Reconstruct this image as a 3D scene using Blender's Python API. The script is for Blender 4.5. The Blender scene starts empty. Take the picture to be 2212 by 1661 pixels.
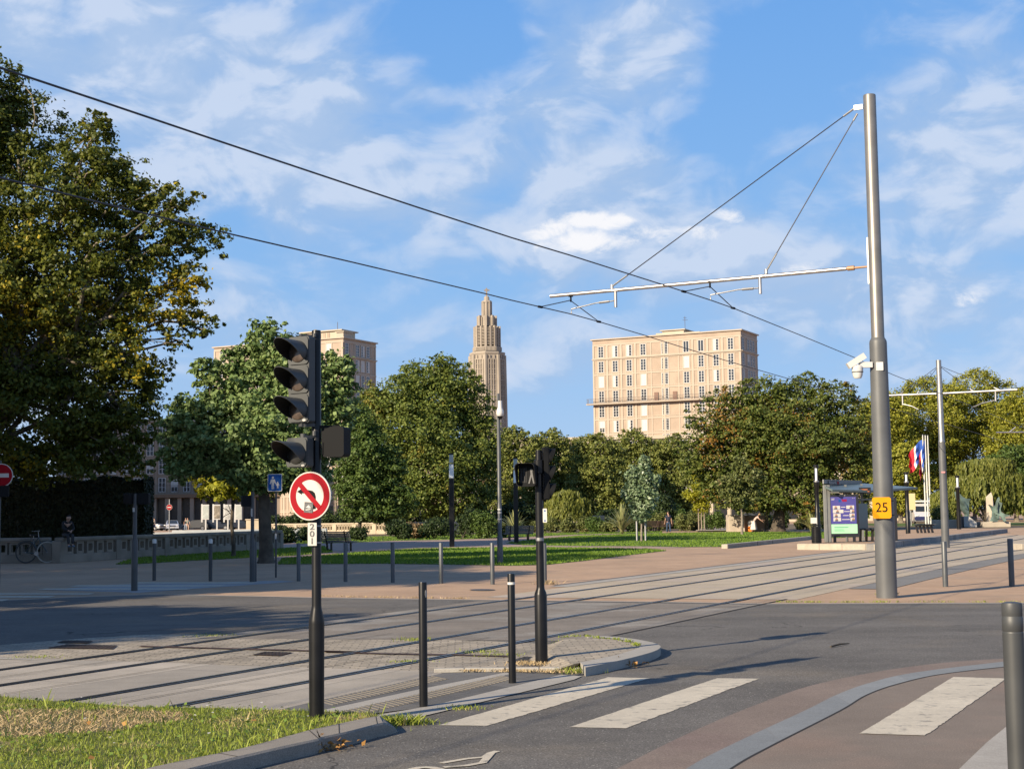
import bpy, bmesh, math, random
import numpy as np
from mathutils import Vector, Matrix
from mathutils.geometry import tessellate_polygon
S = bpy.context.scene
COL = S.collection
pi = math.pi
rad = math.radians
# ------------------------------------------------------------------ camera model (pixels of a 2212 x 1661 view)
FPX, CX, CY, CAMH = 3154.0, 1106.0, 830.5, 1.75
ROLL = rad(.73); TILT = math.atan(279.5 / FPX)
cF = np.array([0, math.cos(TILT), math.sin(TILT)]); cU0 = np.array([0, -math.sin(TILT), math.cos(TILT)])
cR0 = np.array([1., 0, 0])
cR = math.cos(ROLL) * cR0 - math.sin(ROLL) * cU0
cU = math.sin(ROLL) * cR0 + math.cos(ROLL) * cU0
def ray(x, y): return cF + cR * (x - CX) / FPX + cU * (CY - y) / FPX
def G(x, y, z=0.0):
    d = ray(x, y); t = (z - CAMH) / d[2]
    return (d[0] * t, d[1] * t, z)
def at(x, y, Y):
    d = ray(x, y); t = Y / d[1]
    return Vector((d[0] * t, Y, d[2] * t + CAMH))
def zc(ox, oy, s): return lambda x, y: ((ox + x / s) / 1.15732, (oy + y / s) / 1.15732)
z6 = zc(0, 1400, 2.4578); z7 = zc(800, 1400, 2.4578); z8 = zc(1660, 1400, 2.4578)
z5 = zc(1960, 880, 2.595); zb = zc(2000, 1150, 3.95); zt = zc(1460, 800, 4.809); zs = zc(500, 760, 2.516)
zl = zc(340, 1180, 6.9125); zp = zc(1460, 1120, 3.687); zf = zc(2180, 1050, 5.034); zr = zc(1280, 0, 1.7281)
zq = zc(1350, 240, 2.3067); zc1 = zc(1140, 700, 3.955); zm = zc(1260, 1080, 5.027); z1 = zc(0, 700, 1.978)
zza = zc(0, 1180, 5.932); zmid = zc(840, 900, 2.966)

cam = bpy.data.objects.new('camera', bpy.data.cameras.new('camera'))
COL.objects.link(cam)
M = Matrix(((cR[0], cU[0], -cF[0], 0), (cR[1], cU[1], -cF[1], 0), (cR[2], cU[2], -cF[2], CAMH), (0, 0, 0, 1)))
cam.matrix_world = M
cam.data.sensor_width = 36; cam.data.lens = FPX / 2212 * 36
cam.data.clip_start = .1; cam.data.clip_end = 6000
S.camera = cam

# ------------------------------------------------------------------ materials
MATS = {}
def mat(name, col, rough=.7, metal=0., var=.0, vscale=4., bump=0., bscale=60., detail=4, spec=.5, col2=None, emit=None, coat=0):
    """principled with noise variation between col and col2 (or darker col)"""
    if name in MATS: return MATS[name]
    m = bpy.data.materials.new(name); m.use_nodes = True
    nt = m.node_tree; N = nt.nodes; L = nt.links
    b = N['Principled BSDF']
    b.inputs['Base Color'].default_value = (*col, 1); b.inputs['Roughness'].default_value = rough
    b.inputs['Metallic'].default_value = metal; b.inputs['Specular IOR Level'].default_value = spec
    if coat: b.inputs['Coat Weight'].default_value = coat
    if emit: b.inputs['Emission Color'].default_value = (*emit[:3], 1); b.inputs['Emission Strength'].default_value = emit[3]
    if var or bump or col2:
        tc = N.new('ShaderNodeTexCoord')
    if var or col2:
        n = N.new('ShaderNodeTexNoise'); n.inputs['Scale'].default_value = vscale; n.inputs['Detail'].default_value = detail
        L.new(tc.outputs['Object'], n.inputs['Vector'])
        r = N.new('ShaderNodeValToRGB'); L.new(n.outputs['Fac'], r.inputs['Fac'])
        r.color_ramp.elements[0].position = .36; r.color_ramp.elements[1].position = .64
        c2 = col2 if col2 else tuple(c * (1 - var) for c in col)
        c1 = col if col2 else tuple(min(1, c * (1 + var * .6)) for c in col)
        r.color_ramp.elements[0].color = (*c2, 1); r.color_ramp.elements[1].color = (*c1, 1)
        L.new(r.outputs['Color'], b.inputs['Base Color'])
    if bump:
        n2 = N.new('ShaderNodeTexNoise'); n2.inputs['Scale'].default_value = bscale; n2.inputs['Detail'].default_value = 3
        L.new(tc.outputs['Object'], n2.inputs['Vector'])
        bp = N.new('ShaderNodeBump'); bp.inputs['Strength'].default_value = bump; bp.inputs['Distance'].default_value = .02
        L.new(n2.outputs['Fac'], bp.inputs['Height']); L.new(bp.outputs['Normal'], b.inputs['Normal'])
    MATS[name] = m
    return m

def ground_mat(name, col, fine=.25, fscale=140, coarse=.15, cscale=.6, rough=.9, bump=.3, speck=None, stretch=None, mode=None, patch=None, crack=0):
    """aggregate surface: fine grain x coarse stains, optional pale specks, optional joints"""
    m = bpy.data.materials.new(name); m.use_nodes = True
    nt = m.node_tree; N = nt.nodes; L = nt.links
    b = N['Principled BSDF']; b.inputs['Roughness'].default_value = rough; b.inputs['Specular IOR Level'].default_value = .25
    tc = N.new('ShaderNodeTexCoord')
    def noise(sc, det=3, vec=None, ro=.6):
        n = N.new('ShaderNodeTexNoise'); n.inputs['Scale'].default_value = sc; n.inputs['Detail'].default_value = det
        n.inputs['Roughness'].default_value = ro
        L.new(vec if vec else tc.outputs['Object'], n.inputs['Vector']); return n.outputs['Fac']
    def mp(src, a, b_, c, d):
        r = N.new('ShaderNodeMapRange'); r.inputs[1].default_value = a; r.inputs[2].default_value = b_
        r.inputs[3].default_value = c; r.inputs[4].default_value = d; L.new(src, r.inputs[0]); return r.outputs[0]
    def mul(a, b_):
        x = N.new('ShaderNodeMath'); x.operation = 'MULTIPLY'; L.new(a, x.inputs[0])
        if isinstance(b_, (int, float)): x.inputs[1].default_value = b_
        else: L.new(b_, x.inputs[1])
        return x.outputs[0]
    f = noise(fscale, 2); c = noise(cscale, 5); c2 = noise(cscale * 6, 4)
    k = mul(mul(mp(f, .3, .7, 1 - fine, 1 + fine), mp(c, .3, .7, 1 - coarse, 1 + coarse)), mp(c2, .3, .7, 1 - coarse * .6, 1 + coarse * .6))
    if stretch:     # tyre / wear streaks along the road
        mpn = N.new('ShaderNodeMapping'); mpn.inputs['Rotation'].default_value = (0, 0, stretch[0]); mpn.inputs['Scale'].default_value = (stretch[1], stretch[2], 1)
        L.new(tc.outputs['Object'], mpn.inputs['Vector'])
        s_ = noise(1.0, 4, mpn.outputs['Vector']); k = mul(k, mp(s_, .35, .65, 1 - stretch[3], 1 + stretch[3]))
    base = N.new('ShaderNodeRGB'); base.outputs[0].default_value = (*col, 1); cur = base.outputs[0]
    def mix(fac, a, colr, blend='MIX'):
        x = N.new('ShaderNodeMixRGB'); x.blend_type = blend; L.new(fac, x.inputs[0]); L.new(a, x.inputs[1]); x.inputs[2].default_value = (*colr, 1); return x.outputs[0]
    if patch:
        pn = noise(patch[1], 4); cur = mix(mp(pn, patch[2], patch[2] + .12, 0, patch[3] if len(patch) > 3 else 1), cur, patch[0])
    v = N.new('ShaderNodeVectorMath'); v.operation = 'SCALE'; L.new(cur, v.inputs[0]); L.new(k, v.inputs['Scale']); cur = v.outputs[0]
    if speck:
        vo = N.new('ShaderNodeTexVoronoi'); vo.inputs['Scale'].default_value = speck[1]; L.new(tc.outputs['Object'], vo.inputs['Vector'])
        wn = N.new('ShaderNodeTexWhiteNoise'); L.new(vo.outputs['Color'], wn.inputs['Vector'])
        near = mp(vo.outputs['Distance'], .18, .3, 1, 0); sel = mp(wn.outputs['Value'], speck[2], speck[2] + .02, 0, 1)
        cur = mix(mul(near, sel), cur, speck[0])
    if crack:       # meandering hairline cracks and a few dark oil spots
        dn_ = N.new('ShaderNodeTexNoise'); dn_.inputs['Scale'].default_value = 1.1; dn_.inputs['Detail'].default_value = 6; L.new(tc.outputs['Object'], dn_.inputs['Vector'])
        av = N.new('ShaderNodeVectorMath'); av.operation = 'MULTIPLY_ADD'; L.new(dn_.outputs['Color'], av.inputs[0]); av.inputs[1].default_value = (1.6, 1.6, 0); L.new(tc.outputs['Object'], av.inputs[2])
        vc = N.new('ShaderNodeTexVoronoi'); vc.feature = 'DISTANCE_TO_EDGE'; vc.inputs['Scale'].default_value = .16; L.new(av.outputs[0], vc.inputs['Vector'])
        cur = mix(mul(mul(mp(vc.outputs['Distance'], .0012, .0035, 1, 0), mp(noise(.5, 2), .48, .56, 0, 1)), crack * 1.6), cur, (.03, .028, .026))
        cur = mix(mul(mp(noise(1.7, 3), .66, .74, 0, 1), .45), cur, (.05, .047, .044))
    h = f
    if mode:        # ('brick', rotation, sx, sy, mortar colour, mortar size)
        mpn = N.new('ShaderNodeMapping'); mpn.inputs['Rotation'].default_value = (0, 0, mode[1]); L.new(tc.outputs['Object'], mpn.inputs['Vector'])
        dn = N.new('ShaderNodeTexNoise'); dn.inputs['Scale'].default_value = 9; L.new(mpn.outputs['Vector'], dn.inputs['Vector'])
        ad = N.new('ShaderNodeVectorMath'); ad.operation = 'MULTIPLY_ADD'; L.new(dn.outputs['Color'], ad.inputs[0]); ad.inputs[1].default_value = (mode[6],) * 3; L.new(mpn.outputs['Vector'], ad.inputs[2])
        br = N.new('ShaderNodeTexBrick'); L.new(ad.outputs[0], br.inputs['Vector']); br.inputs['Scale'].default_value = 1
        br.inputs['Brick Width'].default_value = mode[2]; br.inputs['Row Height'].default_value = mode[3]; br.inputs['Mortar Size'].default_value = mode[5]
        br.inputs['Mortar Smooth'].default_value = .3
        br.inputs['Color1'].default_value = (.82, .82, .82, 1); br.inputs['Color2'].default_value = (1.15, 1.13, 1.1, 1); br.inputs['Mortar'].default_value = (1, 1, 1, 1)
        x = N.new('ShaderNodeMixRGB'); x.blend_type = 'MULTIPLY'; x.inputs[0].default_value = 1; L.new(cur, x.inputs[1]); L.new(br.outputs['Color'], x.inputs[2])
        cur = mix(br.outputs['Fac'], x.outputs[0], mode[4])
    L.new(cur, b.inputs['Base Color'])
    if bump:
        bp = N.new('ShaderNodeBump'); bp.inputs['Strength'].default_value = bump; bp.inputs['Distance'].default_value = .012
        L.new(h, bp.inputs['Height']); L.new(bp.outputs['Normal'], b.inputs['Normal'])
    MATS[name] = m
    return m

def leaf_mat(name, c1, c2, c3, autumn=.5, ascale=.35, transl=.3, rough=.55, spec=.35):
    """foliage: per-leaf variation c1..c2, clump-scale patches of c3"""
    m = bpy.data.materials.new(name); m.use_nodes = True
    nt = m.node_tree; N = nt.nodes; L = nt.links
    b = N['Principled BSDF']; out = N['Material Output']
    b.inputs['Roughness'].default_value = rough; b.inputs['Specular IOR Level'].default_value = spec
    ge = N.new('ShaderNodeNewGeometry'); tc = N.new('ShaderNodeTexCoord')
    r = N.new('ShaderNodeValToRGB'); L.new(ge.outputs['Random Per Island'], r.inputs['Fac'])
    r.color_ramp.elements[0].color = (*c1, 1); r.color_ramp.elements[1].color = (*c2, 1)
    n = N.new('ShaderNodeTexNoise'); n.inputs['Scale'].default_value = ascale; n.inputs['Detail'].default_value = 3
    L.new(tc.outputs['Object'], n.inputs['Vector'])
    w = N.new('ShaderNodeTexWhiteNoise'); w.noise_dimensions = '1D'; L.new(ge.outputs['Random Per Island'], w.inputs['W'])
    ad = N.new('ShaderNodeMath'); ad.operation = 'MULTIPLY_ADD'; L.new(w.outputs['Value'], ad.inputs[0]); ad.inputs[1].default_value = .22; L.new(n.outputs['Fac'], ad.inputs[2])
    mr = N.new('ShaderNodeMapRange'); L.new(ad.outputs[0], mr.inputs[0]); mr.inputs[1].default_value = 1.02 - autumn * .6; mr.inputs[2].default_value = 1.1 - autumn * .6
    mx = N.new('ShaderNodeMixRGB'); L.new(mr.outputs[0], mx.inputs[0]); L.new(r.outputs['Color'], mx.inputs[1]); mx.inputs[2].default_value = (*c3, 1)
    L.new(mx.outputs[0], b.inputs['Base Color'])
    t = N.new('ShaderNodeBsdfTranslucent'); L.new(mx.outputs[0], t.inputs['Color'])
    ms = N.new('ShaderNodeMixShader'); ms.inputs[0].default_value = transl
    L.new(b.outputs[0], ms.inputs[1]); L.new(t.outputs[0], ms.inputs[2]); L.new(ms.outputs[0], out.inputs['Surface'])
    MATS[name] = m
    return m

# ------------------------------------------------------------------ objects
def link(o, parent=None):
    COL.objects.link(o)
    if parent is not None: o.parent = parent
    return o
def tag(o, label=None, cat=None, group=None, kind=None):
    if label: o['label'] = label
    if cat: o['category'] = cat
    if group: o['group'] = group
    if kind: o['kind'] = kind
    return o
def thing(name, loc, label, cat, rz=0., group=None):
    o = bpy.data.objects.new(name, None); o.empty_display_size = .2
    link(o); o.location = loc; o.rotation_euler = (0, 0, rz)
    return tag(o, label, cat, group)
def dup(root, loc=None, rz=None, label=None, group=None, scale=None):
    def cp(o, par):
        c = o.copy(); COL.objects.link(c)
        if par is not None: c.parent = par
        for ch in [x for x in bpy.data.objects if x.parent == o]: cp(ch, c)
        return c
    r = cp(root, None)
    if loc is not None: r.location = loc
    if rz is not None: r.rotation_euler = (0, 0, rz)
    if scale is not None: r.scale = (scale,) * 3 if isinstance(scale, (int, float)) else scale
    if label: r['label'] = label
    if group: r['group'] = group
    return r

class MB:
    """collects simple solids into ONE mesh"""
    def __init__(s): s.v = []; s.f = []; s.mi = []; s.cur = 0
    def add(s, vs, fs):
        o = len(s.v); s.v.extend([tuple(v) for v in vs]); s.f.extend([tuple(i + o for i in f) for f in fs]); s.mi.extend([s.cur] * len(fs)); return s
    def box(s, c, d, rz=0., rx=0., ry=0., bevel=0):
        hx, hy, hz = d[0] / 2, d[1] / 2, d[2] / 2
        R = Matrix.Rotation(rz, 3, 'Z') @ Matrix.Rotation(ry, 3, 'Y') @ Matrix.Rotation(rx, 3, 'X')
        c = Vector(c)
        if bevel:
            b = bevel; pts = [(-hx + b, -hy), (hx - b, -hy), (hx, -hy + b), (hx, hy - b), (hx - b, hy), (-hx + b, hy), (-hx, hy - b), (-hx, -hy + b)]
            q = [(x * (1 - b / hx), y * (1 - b / hy)) for x, y in pts]
            vs = [(*p, -hz) for p in q] + [(*p, -hz + b) for p in pts] + [(*p, hz - b) for p in pts] + [(*p, hz) for p in q]
            fs = [tuple(range(7, -1, -1)), tuple(range(24, 32))]
            for k in range(3): fs += [(k * 8 + i, k * 8 + (i + 1) % 8, k * 8 + 8 + (i + 1) % 8, k * 8 + 8 + i) for i in range(8)]
        else:
            vs = [(-hx, -hy, -hz), (hx, -hy, -hz), (hx, hy, -hz), (-hx, hy, -hz), (-hx, -hy, hz), (hx, -hy, hz), (hx, hy, hz), (-hx, hy, hz)]
            fs = [(0, 3, 2, 1), (4, 5, 6, 7), (0, 1, 5, 4), (1, 2, 6, 5), (2, 3, 7, 6), (3, 0, 4, 7)]
        return s.add([R @ Vector(v) + c for v in vs], fs)
    def tube(s, pts, rs, n=10, cap=True):
        pts = [Vector(p) for p in pts]
        if isinstance(rs, (int, float)): rs = [rs] * len(pts)
        o = len(s.v); up = None
        for i, p in enumerate(pts):
            t = (pts[min(i + 1, len(pts) - 1)] - pts[max(i - 1, 0)])
            t = t.normalized() if t.length > 1e-9 else Vector((0, 0, 1))
            if up is None or abs(up.dot(t)) > .98: up = Vector((1, 0, 0)) if abs(t.x) < .8 else Vector((0, 1, 0))
            a = t.cross(up).normalized(); b = t.cross(a); up = (-b).cross(t).cross(t) if False else up
            for k in range(n):
                w = 2 * pi * k / n
                s.v.append(tuple(p + (a * math.cos(w) + b * math.sin(w)) * rs[i]))
        nf = 0
        for i in range(len(pts) - 1):
            for k in range(n):
                s.f.append((o + i * n + k, o + i * n + (k + 1) % n, o + (i + 1) * n + (k + 1) % n, o + (i + 1) * n + k)); nf += 1
        if cap:
            s.f.append(tuple(o + k for k in range(n - 1, -1, -1))); s.f.append(tuple(o + (len(pts) - 1) * n + k for k in range(n))); nf += 2
        s.mi.extend([s.cur] * nf)
        return s
    def lathe(s, prof, n=24, c=(0, 0, 0)):
        """profile [(r,z)...] bottom to top around the vertical"""
        o = len(s.v); nf = 0
        for r, z in prof:
            for k in range(n):
                w = 2 * pi * k / n; s.v.append((c[0] + r * math.cos(w), c[1] + r * math.sin(w), c[2] + z))
        for i in range(len(prof) - 1):
            for k in range(n):
                s.f.append((o + i * n + k, o + i * n + (k + 1) % n, o + (i + 1) * n + (k + 1) % n, o + (i + 1) * n + k)); nf += 1
        s.f.append(tuple(o + k for k in range(n - 1, -1, -1))); s.f.append(tuple(o + (len(prof) - 1) * n + k for k in range(n))); nf += 2
        s.mi.extend([s.cur] * nf)
        return s
    def prism(s, poly, z0, z1, M=None):
        """polygon in XY extruded from z0 to z1, then transformed by M"""
        n = len(poly)
        ar = sum(poly[i][0] * poly[(i + 1) % n][1] - poly[(i + 1) % n][0] * poly[i][1] for i in range(n))
        if ar < 0: poly = poly[::-1]
        tri = tessellate_polygon([[Vector((p[0], p[1], 0)) for p in poly]])
        vs = [(p[0], p[1], z0) for p in poly] + [(p[0], p[1], z1) for p in poly]
        fs = []
        for t in tri:
            a, b, c = t
            cr = (poly[b][0] - poly[a][0]) * (poly[c][1] - poly[a][1]) - (poly[c][0] - poly[a][0]) * (poly[b][1] - poly[a][1])
            if cr < 0: a, c = c, a
            fs.append((a + n, b + n, c + n)); fs.append((c, b, a))
        fs += [(i, (i + 1) % n, n + (i + 1) % n, n + i) for i in range(n)]
        if M is not None: vs = [M @ Vector(v) for v in vs]
        return s.add(vs, fs)
    def sheet(s, poly, z):
        n = len(poly)
        tri = tessellate_polygon([[Vector((p[0], p[1], 0)) for p in poly]])
        fs = []
        for a, b, c in tri:
            cr = (poly[b][0] - poly[a][0]) * (poly[c][1] - poly[a][1]) - (poly[c][0] - poly[a][0]) * (poly[b][1] - poly[a][1])
            fs.append((a, b, c) if cr > 0 else (c, b, a))
        return s.add([(p[0], p[1], z) for p in poly], fs)
    def strip(s, A, B):
        """ruled quad strip between two 3D polylines"""
        n = len(A); return s.add(list(A) + list(B), [(i, i + 1, n + i + 1, n + i) for i in range(n - 1)])
    def build_each(s, name, m, parent=None, smooth=False):
        """one object per separate piece"""
        par = list(range(len(s.v)))
        def find(a):
            while par[a] != a: par[a] = par[par[a]]; a = par[a]
            return a
        for f in s.f:
            r = find(f[0])
            for i in f[1:]: par[find(i)] = r
        grp = {}
        for f in s.f: grp.setdefault(find(f[0]), []).append(f)
        out = []
        for fs in grp.values():
            ids = sorted({i for f in fs for i in f}); mp = {i: k for k, i in enumerate(ids)}
            q = MB(); q.add([s.v[i] for i in ids], [tuple(mp[i] for i in f) for f in fs]); out.append(q.build(name, m, parent, smooth))
        return out
    def xf(s, M):
        s.v = [tuple(M @ Vector(v)) for v in s.v]; return s
    def build(s, name, m, parent=None, smooth=False, loc=None):
        me = bpy.data.meshes.new(name); me.from_pydata(s.v, [], s.f)
        for mm in (m if isinstance(m, (list, tuple)) else [m]): me.materials.append(mm)
        if isinstance(m, (list, tuple)): me.polygons.foreach_set('material_index', s.mi)
        if smooth:
            me.polygons.foreach_set('use_smooth', [True] * len(me.polygons))
            me.set_sharp_from_angle(angle=rad(38))
        me.update()
        o = bpy.data.objects.new(name, me)
        if loc is not None: o.location = loc
        return link(o, parent)

def npmesh(name, V, quads, m, parent=None):
    """V (n,3), quads (k,4)"""
    me = bpy.data.meshes.new(name); nv, nq, c = len(V), len(quads), quads.shape[1]
    me.vertices.add(nv); me.vertices.foreach_set('co', np.ascontiguousarray(V, dtype=np.float32).ravel())
    me.loops.add(nq * c); me.loops.foreach_set('vertex_index', np.ascontiguousarray(quads, dtype=np.int32).ravel())
    me.polygons.add(nq); me.polygons.foreach_set('loop_start', np.arange(0, nq * c, c, dtype=np.int32))
    me.materials.append(m); me.update(); me.validate()
    o = bpy.data.objects.new(name, me)
    return link(o, parent)

def text_mesh(name, body, size, m, parent=None, mtx=None, depth=.004, bold=.0, align='CENTER', space=1.):
    cu = bpy.data.curves.new(name, 'FONT'); cu.body = body; cu.size = size; cu.extrude = depth; cu.offset = bold
    cu.align_x = align; cu.align_y = 'CENTER'; cu.space_line = space
    t = bpy.data.objects.new(name + '_src', cu); COL.objects.link(t)
    dg = bpy.context.evaluated_depsgraph_get(); dg.update()
    me = bpy.data.meshes.new_from_object(t.evaluated_get(dg))
    bpy.data.objects.remove(t); bpy.data.curves.remove(cu)
    me.name = name; me.materials.clear(); me.materials.append(m)
    if mtx is not None: me.transform(mtx)
    o = bpy.data.objects.new(name, me)
    return link(o, parent)

def facing(loc, yaw, tilt=0):
    """matrix: local XY plane becomes a vertical panel; local +Z is its outward normal. yaw = heading of normal, 0 = toward -Y, positive toward -X"""
    n = Vector((-math.sin(yaw), -math.cos(yaw), 0)); x = Vector((math.cos(yaw), -math.sin(yaw), 0)); y = Vector((0, 0, 1))
    R = Matrix(((x.x, y.x, n.x), (x.y, y.y, n.y), (x.z, y.z, n.z))).to_4x4()
    return Matrix.Translation(Vector(loc)) @ R
def disc(r, n=40): return [(r * math.cos(2 * pi * k / n), r * math.sin(2 * pi * k / n)) for k in range(n)]
def rrect(w, h, r, n=5):
    out = []
    for cx_, cy_, a0 in ((w / 2 - r, h / 2 - r, 0), (-w / 2 + r, h / 2 - r, pi / 2), (-w / 2 + r, -h / 2 + r, pi), (w / 2 - r, -h / 2 + r, 1.5 * pi)):
        for k in range(n + 1):
            a = a0 + pi / 2 * k / n; out.append((cx_ + r * math.cos(a), cy_ + r * math.sin(a)))
    return out
def smoothcurve(pts, k=6):
    """Catmull-Rom through 2D/3D points"""
    P = [Vector(p) for p in pts]; P = [P[0] * 2 - P[1]] + P + [P[-1] * 2 - P[-2]]; out = []
    for i in range(1, len(P) - 2):
        for j in range(k):
            t = j / k; a, b, c, d = P[i - 1], P[i], P[i + 1], P[i + 2]
            out.append(.5 * ((2 * b) + (c - a) * t + (2 * a - 5 * b + 4 * c - d) * t * t + (3 * b - a - 3 * c + d) * t ** 3))
    out.append(P[-2]); return out
# ------------------------------------------------------------------ sun and sky
AZ = rad(225); EL = rad(24)
SUN = Vector((math.sin(AZ) * math.cos(EL), math.cos(AZ) * math.cos(EL), math.sin(EL)))
lt = bpy.data.lights.new('sun', 'SUN'); lt.energy = 5.0; lt.angle = rad(.53); lt.color = (1, .84, .62)
so = bpy.data.objects.new('sun', lt); COL.objects.link(so)
so.rotation_euler = (-SUN).to_track_quat('-Z', 'Y').to_euler()
W = bpy.data.worlds.new('World'); S.world = W; W.use_nodes = True
nt = W.node_tree; N = nt.nodes; L = nt.links
bg = N['Background']; bg.inputs['Strength'].default_value = .084
sky = N.new('ShaderNodeTexSky'); sky.sky_type = 'NISHITA'; sky.sun_disc = False
sky.sun_elevation = EL; sky.sun_rotation = AZ; sky.air_density = 1.0; sky.dust_density = .6; sky.ozone_density = 2.4; sky.altitude = 10
tc = N.new('ShaderNodeTexCoord')
def vm(op, a, b=None, sc=None):
    x = N.new('ShaderNodeVectorMath'); x.operation = op
    L.new(a, x.inputs[0]) if not isinstance(a, tuple) else setattr(x.inputs[0], 'default_value', a)
    if b is not None:
        L.new(b, x.inputs[1]) if not isinstance(b, tuple) else setattr(x.inputs[1], 'default_value', b)
    if sc is not None:
        L.new(sc, x.inputs['Scale']) if not isinstance(sc, (int, float)) else setattr(x.inputs['Scale'], 'default_value', sc)
    return x
def mm(op, a, b=None, c=None, clamp=False):
    x = N.new('ShaderNodeMath'); x.operation = op; x.use_clamp = clamp
    for i, q in enumerate((a, b, c)):
        if q is None: continue
        if isinstance(q, (int, float)): x.inputs[i].default_value = q
        else: L.new(q, x.inputs[i])
    return x.outputs[0]
def mr(src, a, b, c, d, smooth=True):
    r = N.new('ShaderNodeMapRange'); r.interpolation_type = 'SMOOTHSTEP' if smooth else 'LINEAR'
    for i, q in enumerate((a, b, c, d)): r.inputs[i + 1].default_value = q
    L.new(src, r.inputs[0]); return r.outputs[0]
dirv = vm('NORMALIZE', tc.outputs['Generated']).outputs[0]
sep = N.new('ShaderNodeSeparateXYZ'); L.new(dirv, sep.inputs[0])
# cloud deck seen in perspective: direction projected on a high plane
zz = mm('MAXIMUM', mm('ADD', sep.outputs['Z'], .16), .02)
px_ = mm('DIVIDE', sep.outputs['X'], zz); py_ = mm('DIVIDE', sep.outputs['Y'], zz)
cmb = N.new('ShaderNodeCombineXYZ'); L.new(px_, cmb.inputs[0]); L.new(py_, cmb.inputs[1])
def noise(vec, sc, det, ro=.55, off=(0, 0, 0), dist=0.):
    v_ = vm('ADD', vec, off).outputs[0]
    n = N.new('ShaderNodeTexNoise'); n.inputs['Scale'].default_value = sc; n.inputs['Detail'].default_value = det
    n.inputs['Roughness'].default_value = ro; n.inputs['Distortion'].default_value = dist
    L.new(v_, n.inputs['Vector']); return n.outputs['Fac']
cv = cmb.outputs[0]
def skydir(x, y):
    d = Vector(ray(x, y)).normalized(); return tuple(d)
def patch(x, y, w, h, ang, soft=1.0):
    """soft elliptical weight around a heading in the sky; w,h half-sizes in radians"""
    d = Vector(skydir(x, y)); r = Vector((0, 0, 1)).cross(d).normalized() * -1; u = d.cross(r).normalized() * -1
    if u.z < 0: u = -u
    r2 = r * math.cos(ang) + u * math.sin(ang); u2 = -r * math.sin(ang) + u * math.cos(ang)
    a = mm('DIVIDE', vm('DOT_PRODUCT', dirv, tuple(r2)).outputs['Value'], w); b = mm('DIVIDE', vm('DOT_PRODUCT', dirv, tuple(u2)).outputs['Value'], h)
    q = mm('SQRT', mm('ADD', mm('MULTIPLY', a, a), mm('MULTIPLY', b, b)))
    fr = mr(vm('DOT_PRODUCT', dirv, tuple(d)).outputs['Value'], .3, .6, 0, 1)
    return mm('MULTIPLY', mr(q, .15, 1.25, 1, 0), fr)
k = 1 / FPX
# (x, y, half width, half height, angle, weight): where the deck is thick (+) or broken open (-)
PATCHES = [(430, 190, 560, 260, -.35, .20), (840, 420, 420, 150, -.3, .12), (1330, 130, 260, 170, .5, .17),
           (1330, 375, 260, 75, 0., .15), (1420, 520, 330, 110, -.1, .17), (2080, 330, 230, 230, .2, .17), (1850, 640, 420, 110, -.1, .15), (600, 640, 420, 110, .1, .02),
           (1000, 60, 220, 130, -.4, -.20), (1700, 130, 230, 190, .3, -.22), (1080, 420, 90, 60, 0, -.06), (1560, 330, 110, 120, .3, -.14),
           (1250, 900, 420, 110, 0, -.2), (1080, 590, 160, 80, -.3, -.08), (500, 480, 90, 110, .2, -.10), (170, 60, 90, 60, .3, -.1)]
bias = None
for (x, y, w, h, a, wt) in PATCHES:
    q = mm('MULTIPLY', patch(x, y, w * k, h * k, a), wt); bias = q if bias is None else mm('ADD', bias, q)
cv2 = vm('MULTIPLY', dirv, (1, 1, 1.75)).outputs[0]
def deck(vec):
    a_ = noise(vec, 8.0, 4, .55, (3.1, 1.7, .4), .3); b_ = noise(vec, 17, 8, .58, (7.7, 2.2, 1.9), .55)
    return mm('ADD', mm('MULTIPLY', a_, .56), mm('MULTIPLY', b_, .44))
d0 = deck(cv2); d1 = deck(vm('ADD', cv2, (-.012, 0, .022)).outputs[0])
den = mm('ADD', d0, bias)
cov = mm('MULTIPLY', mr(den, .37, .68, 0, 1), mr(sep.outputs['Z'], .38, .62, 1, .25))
thick = mr(den, .52, .74, 0, 1)
# lit side of each lump: density falls off towards the sun
light = mm('ADD', mr(mm('SUBTRACT', d0, d1), -.06, .075, 0, 1), mm('MULTIPLY', mm('SUBTRACT', thick, .5), .35), None, True)
def glow(x, y, w, h, a): return patch(x, y, w * k, h * k, a)
cum = None
for q in ((1195, 496, 80, 34, .25), (1262, 476, 90, 28, -.05), (1330, 482, 80, 26, .1), (1400, 500, 100, 30, -.2), (1270, 520, 150, 40, 0), (1500, 500, 90, 24, -.2), (1580, 470, 60, 26, -.3), (1720, 580, 80, 22, .1), (2100, 640, 60, 30, .2)):
    g_ = mm('MULTIPLY', glow(*q), 1.0 if q[0] < 1350 else .62); cum = g_ if cum is None else mm('MAXIMUM', cum, g_)
cumn = mr(mm('ADD', mm('MULTIPLY', mm('SUBTRACT', noise(cv2, 40, 9, .68, (4, 4, 2), .5), .5), 2.0), cum), .30, 1.05, 0, 1)
lc = N.new('ShaderNodeMixRGB'); L.new(light, lc.inputs[0]); lc.inputs[1].default_value = (2.9, 3.95, 5.65, 1); lc.inputs[2].default_value = (4.5, 5.15, 6.3, 1)
mx = N.new('ShaderNodeMixRGB'); L.new(mm('MULTIPLY', cov, .86), mx.inputs[0]); L.new(lc.outputs[0], mx.inputs[2])
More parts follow.
